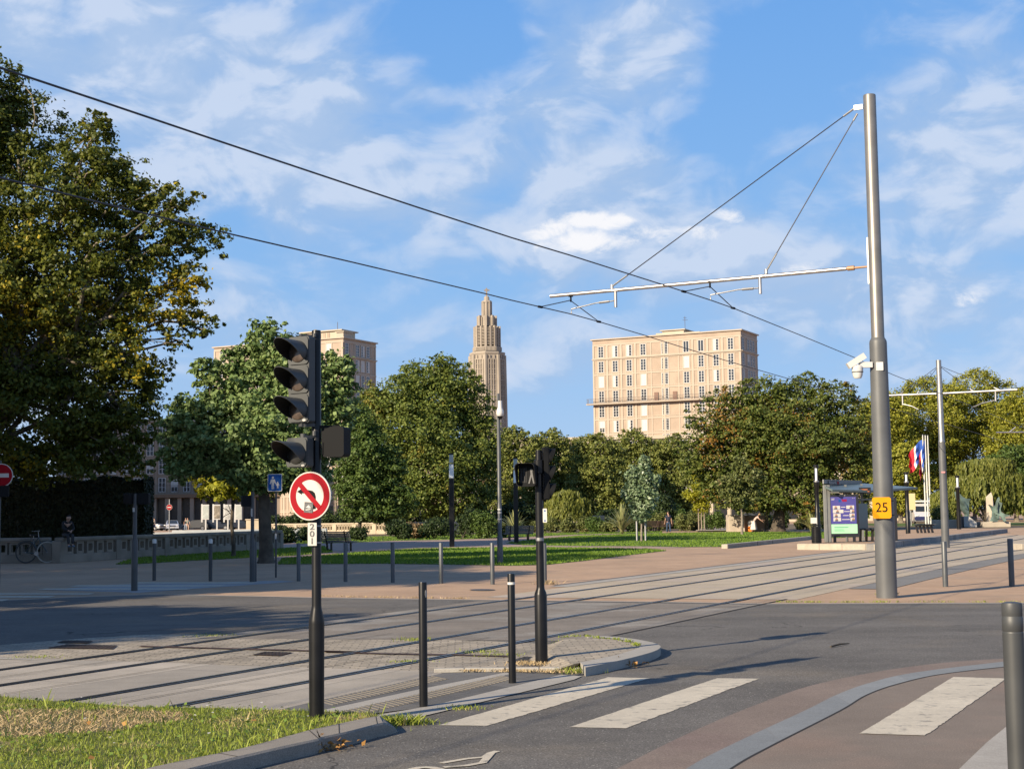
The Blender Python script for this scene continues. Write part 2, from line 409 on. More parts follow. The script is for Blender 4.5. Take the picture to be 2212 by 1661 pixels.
# clear-sky blue: the Nishita sky with a little more saturation
hs = N.new('ShaderNodeHueSaturation'); hs.inputs['Saturation'].default_value = 1.15; hs.inputs['Value'].default_value = 1.0
L.new(sky.outputs[0], hs.inputs['Color'])
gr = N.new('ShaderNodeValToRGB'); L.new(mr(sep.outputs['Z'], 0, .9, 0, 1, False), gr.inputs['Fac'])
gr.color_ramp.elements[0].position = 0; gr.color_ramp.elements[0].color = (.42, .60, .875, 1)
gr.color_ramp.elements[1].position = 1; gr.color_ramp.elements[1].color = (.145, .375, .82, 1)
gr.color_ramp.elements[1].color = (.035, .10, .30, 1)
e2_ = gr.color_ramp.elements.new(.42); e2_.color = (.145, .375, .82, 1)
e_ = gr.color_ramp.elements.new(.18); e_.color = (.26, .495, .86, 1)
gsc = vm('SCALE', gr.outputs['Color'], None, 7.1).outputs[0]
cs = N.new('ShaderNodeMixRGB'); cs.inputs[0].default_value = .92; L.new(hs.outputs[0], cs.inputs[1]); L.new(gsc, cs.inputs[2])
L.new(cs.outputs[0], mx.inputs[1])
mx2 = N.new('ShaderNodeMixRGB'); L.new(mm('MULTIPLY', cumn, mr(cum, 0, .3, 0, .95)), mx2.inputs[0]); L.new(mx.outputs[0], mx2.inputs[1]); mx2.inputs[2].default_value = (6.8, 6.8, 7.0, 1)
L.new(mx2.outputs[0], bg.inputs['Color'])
S.view_settings.view_transform = 'Standard'; S.view_settings.look = 'None'; S.view_settings.exposure = .75; S.view_settings.gamma = 1
S.render.engine = 'CYCLES'
S.cycles.use_denoising = True
S.cycles.max_bounces = 6; S.cycles.diffuse_bounces = 3; S.cycles.glossy_bounces = 3; S.cycles.transmission_bounces = 4; S.cycles.transparent_max_bounces = 6
S.cycles.caustics_reflective = False; S.cycles.caustics_refractive = False
# ------------------------------------------------------------------ ground
g_plaza = ground_mat('plaza_resin', (.415, .285, .19), .22, 60, .12, .35, stretch=(.3, .5, .15, .05), patch=((.33, .25, .18), .5, .55, .6))
g_asph = ground_mat('asphalt', (.126, .118, .107), .5, 75, .14, .45, speck=((.38, .36, .32), 38, .84), stretch=(rad(-14), .09, .85, .12), patch=((.15, .132, .108), .35, .52, .8), crack=.5)
g_cross = ground_mat('crossing_asphalt', (.205, .18, .152), .25, 60, .12, .4, stretch=(rad(8), .10, 1.0, .15), patch=((.27, .25, .22), .5, .5))
g_bed = ground_mat('beige_concrete', (.42, .355, .265), .16, 70, .1, .4, stretch=(rad(-55), .1, 1.6, .07), patch=((.40, .34, .29), .3, .52))
g_slab = ground_mat('track_slabs', (.335, .305, .262), .12, 70, .12, .5, mode=('brick', rad(-63), 3.0, 1.25, (.14, .13, .12), .008, 0.), stretch=(rad(-63), .25, 2.2, .06))
g_pave = ground_mat('setts', (.335, .295, .235), .2, 50, .14, .8, mode=('brick', rad(-2), .20, .145, (.19, .165, .135), .011, .03), patch=((.28, .25, .2), .5, .53))
g_gran = ground_mat('granite', (.25, .226, .195), .3, 110, .1, .8, bump=.2)
g_blue = ground_mat('blue_granite', (.215, .232, .242), .2, 110, .08, 1.2, bump=.15, mode=('brick', 0, 1.0, 8, (.2, .2, .2), .004, 0.))
g_red = ground_mat('red_asphalt', (.205, .163, .136), .3, 90, .12, .6, speck=((.33, .26, .22), 45, .86), patch=((.19, .145, .125), .5, .5))
g_brown = ground_mat('brown_asphalt', (.197, .163, .134), .3, 90, .1, .6, speck=((.3, .24, .2), 45, .88), patch=((.23, .175, .14), .5, .5))
g_tact = ground_mat('tactile_slabs', (.13, .128, .125), .2, 80, .1, .8, mode=('brick', rad(-50), .6, .42, (.07, .07, .07), .006, 0.))
g_rib = ground_mat('tactile_ribs', (.165, .152, .135), .2, 80, .1, .8, bump=0)
g_light = ground_mat('light_granite', (.35, .33, .295), .15, 90, .1, .8, bump=.15)
g_white = ground_mat('road_paint', (.53, .475, .375), .12, 90, .10, 1.4, rough=.7, patch=((.20, .185, .16), 8, .565, .8))
g_lawn = ground_mat('lawn_soil', (.085, .125, .025), .4, 30, .25, .5, patch=((.10, .12, .035), .7, .55))
g_path = ground_mat('pink_path', (.36, .26, .21), .15, 60, .1, .5)
g_dirt = ground_mat('park_soil', (.15, .12, .08), .4, 20, .2, .5)
m_rail = mat('rail_steel', (.05, .048, .05), .35, .6, .3, 8)
m_railhi = mat('rail_head', (.45, .43, .41), .25, 1.0, .15, 8)
m_groove = mat('rail_groove', (.018, .016, .015), .9)
m_rust = mat('rusty_iron', (.11, .065, .045), .7, .4, .4, 9, .3, 40)
m_iron = mat('cast_iron', (.13, .115, .10), .6, .5, .3, 6, .4, 50)

def sheet(name, poly, z, m, kind='structure'):
    b = MB(); b.sheet(poly, z); o = b.build(name, m); return tag(o, kind=kind)
def gp(pts, z=0.): return [G(x, y, z) for x, y in pts]

sheet('ground', [(-1500, -60), (1500, -60), (1500, 3200), (-1500, 3200)], 0, g_plaza)

# rails: fitted curves in the ground plane, extended beyond the frame
RP = {'a': [z6(0, 680), z6(1100, 522), z6(1900, 422), z6(2212, 375), z7(650, 320), z7(1200, 232), z8(0, 122), zb(0, 1003), zb(750, 900)],
      'b': [z6(0, 778), z6(1100, 607), z6(1900, 495), z7(650, 383), z7(1200, 305), z8(0, 170), z8(1150, 2), zb(750, 950), zb(1400, 858)],
      'c': [z6(390, 878), z6(1900, 622), z7(660, 497), z7(1200, 405), z7(2210, 240), zb(0, 1165), zb(750, 1030), zb(1400, 925)],
      'd': [z6(1000, 918), z6(1900, 755), z7(660, 615), z7(1320, 490), z7(2212, 318), z8(620, 222), z8(1310, 85), zb(940, 1085), zb(1400, 1010)]}
RAIL = {}
for k_, pts in RP.items():
    w = np.array(gp(pts)); 
    # parametrise along the common heading, fit a quadratic of the sideways offset
    hd = rad(32); t = w[:, 0] * math.sin(hd) + w[:, 1] * math.cos(hd); s_ = w[:, 0] * math.cos(hd) - w[:, 1] * math.sin(hd)
    RAIL[k_] = np.polyfit(t, s_, 3, w=1 / t)
HD = rad(32)
def railpt(k_, t, off=0.):
    p = RAIL[k_]; tt = min(max(t, 9), 66)
    s0 = np.polyval(p, tt) + np.polyval(np.polyder(p), tt) * (t - tt); ds = np.polyval(np.polyder(p), tt)
    # offset to the right of travel
    nx, ny = 1 / math.hypot(1, ds), -ds / math.hypot(1, ds)       # in (s,t)
    s1, t1 = s0 + nx * off, t + ny * off
    return Vector((s1 * math.cos(HD) + t1 * math.sin(HD), -s1 * math.sin(HD) + t1 * math.cos(HD), 0))
TS = [-6 + i * 1.2 for i in range(86)]
def band(k_, o0, o1, z, k2=None, ts=TS):
    A = [railpt(k_, t, o0) for t in ts]; B = [railpt(k2 or k_, t, o1) for t in ts]
    return [(p.x, p.y, z) for p in A] , [(p.x, p.y, z) for p in B]
def bandmesh(name, k_, o0, o1, z, m, k2=None, ts=TS):
    A, B = band(k_, o0, o1, z, k2, ts); b = MB(); b.strip(B, A)
    o = b.build(name, m); return tag(o, kind='structure')

road_far = [(-500, 1300), (-250, 1299), (0, 1297), (150, 1290.5), (300, 1285), (372, 1284), (700, 1291), (860, 1293.5), (1025, 1295.5), (1440, 1300), (1656, 1304), (2166, 1302.5), (2700, 1301)]
sheet('road', gp(road_far) + [(22, 0, 0), (22, -40, 0), (-30, -40, 0), (-30, 20, 0)], .004, g_asph)
# far kerb line, flush pale stones
kb = MB(); A = gp(road_far, .007); 
kb.strip(A, [(p[0] + .0, p[1] + .16, .007) for p in A]); tag(kb.build('kerb_line', g_light), kind='structure')

# track bed beyond the crossing: beige concrete, edged in granite
tb0 = [t for t in TS if t > 24]
def tsect(a, b): return [a + (b - a) * i / 60 for i in range(61)]
tsb = tsect(26.2, 96)
A, B = band('a', -.95, 1.0, .006, 'd', tsb)
sheet('tram_track_bed', [p for p in A if p[1] > 28.6] + [p for p in B if p[1] > 28.6][::-1], .006, g_bed)
# same bed across the road, worn grey asphalt
tsc = tsect(12, 33)
A, B = band('a', -.5, .75, .008, 'd', tsc)
cut = gp([(1025, 1296.2), (1440, 1300.6), (1656, 1304.6)])
ycut = lambda x: np.interp(x, [c[0] for c in cut], [c[1] for c in cut])
lowcut = gp([z7(-200, 478), z7(30, 485), z7(1000, 497), z7(1460, 520), z7(1700, 500)])
ylow = lambda x: np.interp(x, [c[0] for c in lowcut], [c[1] for c in lowcut])
A = [p for p in A if ylow(p[0]) < p[1] < ycut(p[0])]; B = [p for p in B if ylow(p[0]) < p[1] < ycut(p[0])]
sheet('track_crossing', A + B[::-1], .008, g_cross)
# dark joint along the near side of the crossing
A, B = band('d', .74, .80, .010, None, tsect(18, 27.5)); b = MB(); b.strip(B, A); tag(b.build('crossing_joint', m_groove), kind='structure')

# paved areas left of the crossing
setts = [z6(-700, 600), z6(-300, 560), z6(0, 523), z6(460, 486), z6(870, 460), z6(1100, 456), z6(1500, 462), z6(2212, 478), z7(1000, 497), z7(1460, 520), z7(1660, 512), z7(1600, 640), z7(1560, 690),
         z7(1140, 686), z7(890, 690), z7(700, 692), z6(2212, 678), z6(1450, 655), z6(1000, 635), z6(500, 622), z6(190, 608), z6(0, 600), z6(-700, 640)]
sheet('setts_paving', gp(setts), .0065, g_pave)
slabs = [z6(-900, 640), z6(0, 596), z6(190, 604), z6(500, 618), z6(1000, 631), z6(1450, 651), z6(2212, 674), z7(700, 688), z7(760, 700), z7(0, 872), z6(1600, 945), z6(1330, 1000), z6(0, 1000), z6(-900, 1100)]
sheet('track_slabs', gp(slabs), .009, g_slab)
b = MB(); A = gp([z6(-200, 592), z6(0, 599), z6(190, 607)], .014); B = gp([z6(-200, 600), z6(0, 606), z6(190, 611)], .014); b.strip(B, A); tag(b.build('edge_strip', g_light), kind='structure')
tact = [z7(-400, 960), z7(0, 866), z7(760, 698), z7(1140, 692), z7(1480, 712), z7(690, 905), z7(300, 952), z7(-300, 1010)]
sheet('tactile_paving', gp(tact), .0115, g_tact)
fl = [z7(200, 985), z7(690, 900), z7(1480, 710), z7(1610, 718), z7(1560, 740), z7(530, 990)]
sheet('flush_kerb', gp(fl), .0125, g_light)
mid = [z7(35, 925), z7(620, 798), z7(1140, 696), z7(1190, 702), z7(650, 822), z7(35, 960), z7(-250, 1020), z7(-250, 985)]
sheet('guide_strip', gp(mid), .0135, g_light)
rb = MB()       # ribs of the warning slabs: real raised bars, two rows
for (p0, p1, wq) in ((z7(45, 885), z7(770, 722), .34), (z7(200, 945), z7(1180, 722), .34)):
    a = Vector(G(*p0)); c = Vector(G(*p1)); dl = c - a; n_ = int(dl.length / .085); d = dl.normalized(); q = Vector((d.y, -d.x, 0)); hd_ = (q * .8 - d * .55).normalized()
    for i in range(n_):
        p = a + d * (i * .085)
        rb.box((p.x, p.y, .014), (wq, .034, .010), rz=math.atan2(hd_.y, hd_.x))
tag(rb.build('tactile_ribs', g_rib), kind='structure')

# rails
for k_ in 'abcd':
    bandmesh('tram_rail', k_, -.062, .062, .016, m_rail)
    b = MB(); A, B = band(k_, -.03, .0, .020); b.strip(B, A); tag(b.build('rail_groove', m_groove), kind='structure')
    b = MB(); A, B = band(k_, -.062, -.034, .020); b.strip(B, A); tag(b.build('rail_head', m_railhi), kind='structure')
for k_, o_ in (('c', .62), ('d', -1.75)):
    pass
# granite borders of the track bed
bandmesh('track_border', 'a', -1.45, -.98, .009, g_light, ts=tsect(30.5, 96))
b = MB(); A, B = band('a', -1.6, -1.45, .011, None, tsect(31, 60)); b.strip(B, A); tag(b.build('drain_channel', mat('dark_drain', (.09, .085, .08), .8)), kind='structure')
bandmesh('track_border', 'd', 1.05, 1.95, .009, ground_mat('grey_border', (.20, .195, .185), .2, 70, .1, .6), ts=tsect(31.5, 96))
for k_, o0 in (('b', .62), ('c', .6), ('a', .6)):
    b = MB(); A, B = band(k_, o0, o0 + .018, .020, None, tsect(4, 17.5)); b.strip(B, A); tag(b.build('slab_joint', m_groove), kind='structure')

# traffic island nose with its raised granite kerb
nose_o = smoothcurve([G(*z7(*p), .0) for p in ((1640, 512), (1780, 513), (1930, 530), (2050, 555), (2094, 580), (2060, 608), (1960, 640), (1800, 680), (1632, 716))], 5)
nose_o = [(p[0], p[1]) for p in nose_o]
nose_i = [(p[0], p[1]) for p in smoothcurve([G(*z7(*p), .0) for p in ((1650, 520), (1760, 524), (1880, 540), (1960, 562), (1968, 580), (1930, 600), (1830, 632), (1700, 662), (1600, 682))], 5)]
b = MB(); n_ = len(nose_o)
zt_ = .10
b.strip([(*p, zt_) for p in nose_o], [(*p, zt_) for p in nose_i]); b.f = [f[::-1] for f in b.f]
k0 = len(b.f); b.strip([(*p, -.02) for p in nose_o], [(*p, zt_) for p in nose_o]); b.strip([(*nose_o[-1], -.02), (*nose_i[-1], -.02)], [(*nose_o[-1], zt_), (*nose_i[-1], zt_)])
tag(b.build('island_kerb', g_light), kind='structure')
isl = [(*p, 0) for p in nose_i] + gp([z7(1560, 690), z7(1400, 620), z7(1500, 530)])
sheet('island_paving', [(p[0], p[1]) for p in isl], .094, g_pave)
b = MB(); ramp = gp([z7(1560, 690), z7(1400, 620), z7(1500, 530)]); 
b.strip([(p[0] - .25, p[1], .010) for p in ramp], [(p[0], p[1], .094) for p in ramp]); b.strip([(nose_i[-1][0] - .1, nose_i[-1][1] - .05, .005), (ramp[0][0] - .25, ramp[0][1], .008)], [(*nose_i[-1], .094), (ramp[0][0], ramp[0][1], .094)])
tag(b.build('island_ramp', g_pave), kind='structure')
# low pale kerb along the tactile paving
b = MB()
kk = [z7(700, 690), z7(890, 686), z7(1140, 684), z7(1350, 682), z7(1600, 682)]; kp = gp(kk)
for i in range(4):
    a, c = Vector(kp[i]), Vector(kp[i + 1]); d = c - a; b.box((a + c) / 2 + Vector((0, -.03, .025)), (d.length - .01, .10, .05), rz=math.atan2(d.y, d.x), bevel=.008)
tag(b.build('low_kerb', g_light), kind='structure')

# zebra stripes
def stripe(pts): sheet('zebra_stripe', gp(pts), .008, g_white)
def ragged(p0, p1, p2, p3, seed, amp=.028):
    """quad with one worn long edge"""
    r = random.Random(seed); P = [Vector(G(*p)) for p in (p0, p1, p2, p3)]; out = []
    n = 110
    for (a, c, am) in ((P[0], P[1], .012), (P[1], P[2], amp), (P[2], P[3], .012), (P[3], P[0], .012)):
        d = c - a; q = Vector((-d.y, d.x, 0)).normalized(); m_ = max(4, int(n * d.length / 4.5)); v = 0
        for i in range(m_):
            v = v * .6 + r.uniform(-1, 1) * .5 if r.random() < .7 else v; out.append(a + d * (i / m_) + q * (abs(v) * am))
    return [(p.x, p.y) for p in out]
for k_, pts in enumerate((((725, 1018), (1030, 1022), (2030, 728), (1770, 722)), ((1530, 1030), (1880, 1037), None, None))):
    if k_ == 0: pp = [z7(*p) for p in pts]
    else: pp = [z7(1530, 1030), z7(1880, 1037), z8(590, 731), z8(325, 728)]
    b = MB(); b.sheet(ragged(*pp, seed=k_ + 3), .008); tag(b.build('zebra_stripe', g_white), kind='structure')
# red cycle track edge, blue granite band, brown pavement, grey slabs
red_o = [(1120, 1760), (1334, 1661), z8(0, 1140), z8(280, 1010), z8(600, 880), z8(900, 775), z8(1300, 690), z8(1700, 635), z8(2080, 608), z8(2212, 603), (2500, 1408)]
bl_o = [(1380, 1740), z8(150, 1283), z8(440, 1130), z8(870, 930), z8(1060, 835), z8(1260, 762), z8(1540, 697), z8(2100, 628), z8(2212, 620), (2500, 1416)]
bl_i = [(1480, 1740), z8(415, 1283), z8(660, 1145), z8(1080, 930), z8(1240, 835), z8(1420, 770), z8(1690, 708), z8(2100, 660), z8(2212, 652), (2500, 1432)]
sc = lambda q: [(p[0], p[1]) for p in smoothcurve([Vector((*G(*a)[:2], 0)) for a in q], 6)]
R_o, B_o, B_i = sc(red_o), sc(bl_o), sc(bl_i)
far_r = [(30, B_o[-1][1] + 2), (30, 0), (3, 0)]
sheet('cycle_track', R_o + [(40, R_o[-1][1]), (40, 0), (R_o[0][0] + .2, 0)], .008, g_red)
# the band is a kerb stone row standing 4 cm proud on its near side
b = MB(); b.strip([(*p, .014) for p in B_i], [(*p, .014) for p in B_o]); k_ = len(b.f)
o = tag(b.build('granite_band', g_blue), kind='structure')
bi2 = [(p[0] + .0, p[1] - .0) for p in B_i]
b = MB(); b.strip([(p[0], p[1], .013) for p in B_i], [(p[0] + .012, p[1] - .02, .013) for p in B_i]); tag(b.build('band_joint', m_groove), kind='structure')
sheet('pavement', [(p[0] + .012, p[1] - .02) for p in B_i] + [(40, B_i[-1][1]), (40, 0), (B_i[0][0] + .2, 0)], .011, g_brown)
b = MB(); b.sheet(ragged(z8(1200, 1075), z8(1612, 1088), z8(2110, 735), z8(1778, 725), 11, .02), .016); tag(b.build('zebra_stripe', g_white), kind='structure')
sheet('granite_slabs', gp([z8(1780, 1330), z8(1840, 1270), z8(1985, 1130), z8(2130, 1012), z8(2330, 900), z8(2600, 1330)]), .016, g_light)
# bicycle symbol, painted on the road at the lower edge
bs = MB()
def gz(x, y): return Vector(G(*z7(x, y)))
PZ = [.0080]
def pline(pts, w):
    PZ[0] += .0012
    P = [gz(*p) for p in pts]; out = []
    for i, p in enumerate(P):
        d = (P[min(i + 1, len(P) - 1)] - P[max(i - 1, 0)]).normalized(); q = Vector((-d.y, d.x, 0)) * w / 2; out.append((p - q, p + q))
    bs.strip([(a.x, a.y, PZ[0]) for a, c in out], [(c.x, c.y, PZ[0]) for a, c in out])
pline([(745, 1252), (900, 1225), (1010, 1215), (1048, 1190), (1090, 1178)], .055)
pline([(1052, 1190), (1000, 1250), (900, 1268), (760, 1278)], .06)
for c_ in ((650, 1350), (1000, 1370)):
    pl = []
    for i in range(25):
        a = 2 * pi * i / 24; pl.append((c_[0] + 150 * math.cos(a), c_[1] + 70 * math.sin(a)))
    pline(pl, .07)
tag(bs.build('bicycle_marking', g_white), kind='structure')
# left-hand crossing: bars on both sides of the far kerb (in the shade)
b = MB()
for (x0, x1, y, h_) in ((-140, 205, 1281, 2.6), (-160, 120, 1287, 3.2), (-180, 20, 1294, 3.6)):
    b.strip(gp([(x0, y + h_), (x1 - 14, y + h_)], .009), gp([(x0, y), (x1, y)], .009))
for (x0, x1, y) in ((300, 560, 1257), (170, 490, 1263.5), (100, 420, 1270.5)):
    b.strip(gp([(x0 - 22, y + 2.8), (x1 - 16, y + 2.8)], .009), gp([(x0, y), (x1, y)], .009))
tag(b.build('crossing_bars', g_white), kind='structure')
sheet('dropped_kerb', gp([(100, 1274), (240, 1263), (600, 1254), (640, 1256), (300, 1280)]), .004, ground_mat('shade_slab', (.34, .33, .32), .15, 70, .1, .6))

# lawns and paths
lawn1 = [(600, 1219), (830, 1217.5), (1000, 1220), (1100, 1222), (1180, 1220), (1260, 1211.5), (1350, 1200), (1440, 1189.5), (1395, 1186.5), (1260, 1184), (1150, 1183), (1000, 1184), (900, 1186), (800, 1192), (740, 1197), (610, 1207)]
lawn2 = [(1092, 1173), (1130, 1177.5), (1260, 1179.5), (1400, 1180), (1470, 1182), (1570, 1181), (1640, 1174), (1760, 1163.5), (1900, 1158), (1900, 1148), (1745, 1149.5), (1560, 1149.5), (1430, 1151.5), (1250, 1157), (1180, 1163)]
lawn3 = [(850, 1168), (960, 1166), (1090, 1162), (1250, 1154.5), (1430, 1150.5), (1430, 1147.5), (1090, 1153), (760, 1160), (640, 1165), (640, 1175), (760, 1172)]
lawn4 = [(250, 1219), (294, 1218.4), (419, 1211), (544, 1204.6), (640, 1200), (720, 1193), (700, 1180), (590, 1186), (541, 1188), (294, 1205)]
for nm, pl in (('lawn', lawn1), ('lawn', lawn2), ('lawn', lawn3), ('lawn', lawn4)):
    sheet(nm, gp(pl), .010, g_lawn)
sheet('park_path', gp([(560, 1215), (620, 1204), (740, 1194), (900, 1184), (1100, 1184), (1300, 1185), (1480, 1184), (1480, 1180), (1250, 1175), (1130, 1170), (1300, 1158), (1430, 1152), (1430, 1146), (1000, 1150), (640, 1168), (560, 1190)]), .005, g_path)
sheet('planting_bed', gp([(560, 1166), (700, 1160), (900, 1157), (1100, 1152), (1500, 1146), (1900, 1143), (2300, 1139), (2300, 1130), (1500, 1134), (1000, 1136), (560, 1140)]), .006, g_dirt)
sheet('park_lawn_far', gp([(1900, 1137), (2400, 1133), (2400, 1127.5), (1850, 1130.5)]), .012, g_lawn)
# grates, manhole, drain line
def flat_quad(name, pts, z, m): return sheet(name, gp(pts), z, m)
# ------------------------------------------------------------------ street furniture
m_black = mat('black_paint', (.009, .009, .010), .36, 0, .3, 5, spec=.3)
m_grey = mat('grey_paint', (.085, .092, .098), .42, .2, .15, 3, spec=.5)
m_dgrey = mat('dark_grey_paint', (.055, .058, .06), .5, .1, .15, 3)
m_sig = mat('signal_housing', (.05, .054, .055), .6, 0, .15, 5)
m_sigb = mat('signal_back', (.008, .0085, .0095), .75, spec=.2)
m_visin = mat('visor_black', (.006, .006, .006), .8)
m_lens = mat('smoked_lens', (.075, .055, .045), .22, 0, .3, 30, spec=.8)
m_white = mat('white_plastic', (.60, .59, .56), .4, 0, .05, 8)
m_sign_red = mat('sign_red', (.29, .003, .011), .5, 0, .06, 6, spec=.12)
m_sign_white = mat('sign_white', (.52, .50, .46), .42, 0, .06, 6)
m_sign_black = mat('sign_black', (.006, .006, .007), .55, spec=.1)
m_sign_blue = mat('sign_blue', (.008, .07, .26), .5, 0, .08, 6, spec=.15)
m_yellow = mat('plate_yellow', (.62, .27, .003), .5, 0, .06, 4, spec=.15)
m_zinc = mat('galvanised', (.33, .33, .33), .45, .8, .15, 9)
m_alu = mat('aluminium', (.46, .44, .43), .4, .85, .1, 6)
m_wire = mat('wire', (.035, .033, .04), .5, .4)
m_stick = mat('sticker_grey', (.10, .10, .105), .5, 0, .5, 40)
m_wood = mat('bench_slats', (.16, .15, .14), .7, 0, .25, 12)
m_mastlo = mat('mast_paint', (.105, .11, .115), .5, .1, .12, 2)
m_mastup = mat('mast_steel', (.205, .195, .18), .45, .5, .12, 2.5)
m_glass = mat('lamp_glass', (.28, .33, .33), .12, 0, spec=.8)
m_opal = mat('opal_diffuser', (.78, .84, .88), .35)
m_concrete = mat('concrete', (.36, .31, .25), .85, 0, .18, 1.5, .3, 30)

def pole_thing(name, px, py, label, cat, rz=0., group=None, z=0.):
    x, y, _ = G(px, py, z); return thing(name, (x, y, z), label, cat, rz, group)
def H(th, px, py):
    """height above the thing's base of a pixel seen at its distance"""
    return at(px, py, th.location.y).z - th.location.z

def signal_box(parent, z, yaw, n, w=.21, hh=.245, d=.15, off=(0, 0), visor=.21, lens=m_lens, name='signal_head', body=None):
    """French style signal housing: n lenses under tunnel visors. yaw = heading of the front"""
    Mx = facing((off[0], off[1], z), yaw)
    b = MB()
    b.prism(rrect(w, n * hh, .02), -d, 0, Mx)
    for k in range(n + 1):
        pass
    for k in range(n):   # raised bezel per aspect
        yk = (n - 1) / 2 * hh - k * hh
        b.prism([(x, y + yk) for x, y in rrect(w * .97, hh * .95, .03)], 0, .012, Mx)
    head = b.build(name, body or m_sig, parent)
    for k in range(n):
        yk = (n - 1) / 2 * hh - k * hh - .012
        R = .098
        q = MB(); prof = []
        for i in range(9):
            a = i / 8 * pi / 2; prof.append((R * .9 * math.cos(a), .018 * math.sin(a)))
        q.lathe([(R * .9, -.005)] + prof[:-1] + [(.002, .018)], 28); q.xf(Mx @ Matrix.Translation((0, yk, .014)))
        lo = q.build('lens', lens, head, smooth=True)
        # cowl: open tunnel, long on top, cut away below
        v = MB(); nA = 30; a0, a1 = rad(-42), rad(222); rows = []
        for (rr, e) in ((R, 0), (R * 1.03, 1), (R * .99, 1), (R * .96, 0)):
            row = []
            for i in range(nA + 1):
                a = a0 + (a1 - a0) * i / nA; up = (math.sin(a) + .67) / 1.67
                L_ = visor * (max(0, up) ** .75) * 1.0 + .012
                row.append((rr * math.cos(a), rr * math.sin(a) + yk, .012 + e * L_))
            rows.append(row)
        v.cur = 0; v.strip(rows[0], rows[1]); v.strip(rows[1], rows[2]); v.cur = 1; v.strip(rows[2], rows[3])
        v.v = [tuple(Mx @ Vector(p)) for p in v.v]
        v.build('visor', [body or m_sig, m_visin], head, smooth=True)
    return head
def box_head(parent, c, d, yaw, m=None, name='signal_back'):
    b = MB(); b.prism(rrect(d[0], d[2], .03), -d[1] / 2, d[1] / 2, facing(c, yaw)); return b.build(name, m or m_sigb, parent)

# --- main traffic light
T = pole_thing('traffic_light', 684, 1551, 'tall black traffic light with four dark lenses above a no-left-turn sign', 'traffic light', z=.075)
top = H(T, 683, 714); sh = H(T, 684, 1338)
b = MB(); b.lathe([(.062, -.1), (.066, sh - .03), (.064, sh), (.044, sh + .09), (.0405, sh + .12), (.039, top - .01), (.036, top)], 28)
b.build('pole', m_black, T, smooth=True)
ZL = lambda y: H(T, 684, y)
def zs_h(y): return H(T, *zs(735, y))
hc = (zs_h(213) + zs_h(750)) / 2; hh3 = (zs_h(213) - zs_h(750)) / 3
yaw = rad(29)
hd_ = signal_box(T, hc, yaw, 3, w=.215, hh=hh3, d=.085, off=(-.135, -.10), visor=.26)
b = MB(); 
b.box((-.06, -.05, zs_h(206)), (.16, .05, .02), rz=rad(35)); b.box((-.06, -.04, zs_h(762)), (.16, .06, .03), rz=rad(35)); b.tube([(-.09, -.07, zs_h(775)), (-.09, -.07, zs_h(752))], .03, 12)
b.tube([(-.01, -.045, zs_h(830)), (-.01, -.045, zs_h(800))], .018, 8); b.tube([(-.01, -.045, zs_h(212)), (-.01, -.045, zs_h(190))], .015, 8)
b.build_each('bracket', m_dgrey, T, smooth=True)
lc_ = (zs_h(843) + zs_h(1028)) / 2
signal_box(T, lc_, yaw, 1, w=.215, hh=zs_h(843) - zs_h(1028), d=.085, off=(-.15, -.10), visor=.27, lens=mat('dark_lens', (.03, .03, .03), .3))
b = MB(); b.tube([(-.1, -.07, zs_h(845)), (-.1, -.07, zs_h(818))], .028, 12); b.box((-.05, -.04, zs_h(835)), (.14, .05, .02), rz=rad(35)); b.build_each('bracket', m_dgrey, T, smooth=True)
# pedestrian head seen from behind on the right
pb = box_head(T, (.165, .02, (zs_h(783) + zs_h(955)) / 2), (.20, .16, .255), rad(195))
b = MB(); b.box((.10, 0, zs_h(772)), (.20, .05, .02)); b.box((.058, -.03, zs_h(910)), (.012, .02, .10)); b.build_each('bracket', m_sigb, T)
# no left turn disc
sg = facing((-.045, -.082, zs_h(1207)), rad(24)); rr_ = .204
b = MB(); b.prism(disc(rr_), -.012, 0, sg); sign = b.build('prohibition_sign', m_sign_white, T)
def on(poly, z0, z1, m, name, par, Mx): q = MB(); q.prism(poly, z0, z1, Mx); return q.build(name, m, par)
def ring(ro, ri, z, m, name, par, Mx, n=48):
    q = MB(); a = [Mx @ Vector((*p, z)) for p in disc(ro, n)]; c = [Mx @ Vector((*p, z)) for p in disc(ri, n)]
    q.strip(c + [c[0]], a + [a[0]]); q.f = [f[::-1] for f in q.f]; return q.build(name, m, par)
ring(rr_ * .945, rr_ * .665, .002, m_sign_red, 'red_ring', sign, sg)
s_ = rr_ / .317   # sign drawing was measured on a disc of that size
def rs(x, y): return ((x - 704) / 140 * rr_, (1207 - y) / 158 * rr_)
arrow = [rs(*p) for p in ((619, 1177), (652, 1157), (650, 1168), (695, 1168), (722, 1174), (738, 1188), (744, 1210), (744, 1292), (722, 1292), (722, 1214), (716, 1198), (700, 1190), (650, 1188), (652, 1198))]
on(arrow, .001, .003, m_sign_black, 'arrow', sign, sg)
a_ = rad(-46); hw = .021; ln = rr_ * .70
sl = [(math.cos(a_) * ln * e - math.sin(a_) * hw * f, math.sin(a_) * ln * e + math.cos(a_) * hw * f) for e, f in ((-1, -1), (1, -1), (1, 1), (-1, 1))]
on(sl, .003, .005, m_sign_red, 'slash', sign, sg)
c_ = rs(698, 1281); stp = [(c_[0] + x * math.cos(-.08) - y * math.sin(-.08), c_[1] + x * math.sin(-.08) + y * math.cos(-.08)) for x, y in ((-.042, -.044), (.042, -.044), (.042, .044), (-.042, .044))]
on(stp, .005, .007, m_stick, 'sticker', sign, sg)
on([(c_[0] + x, c_[1] + y) for x, y in ((-.026, .0), (-.012, .010), (.002, .021), (.014, .006), (.028, -.003), (.004, -.006))], .007, .008, m_sign_white, 'sticker_mark', sign, sg)
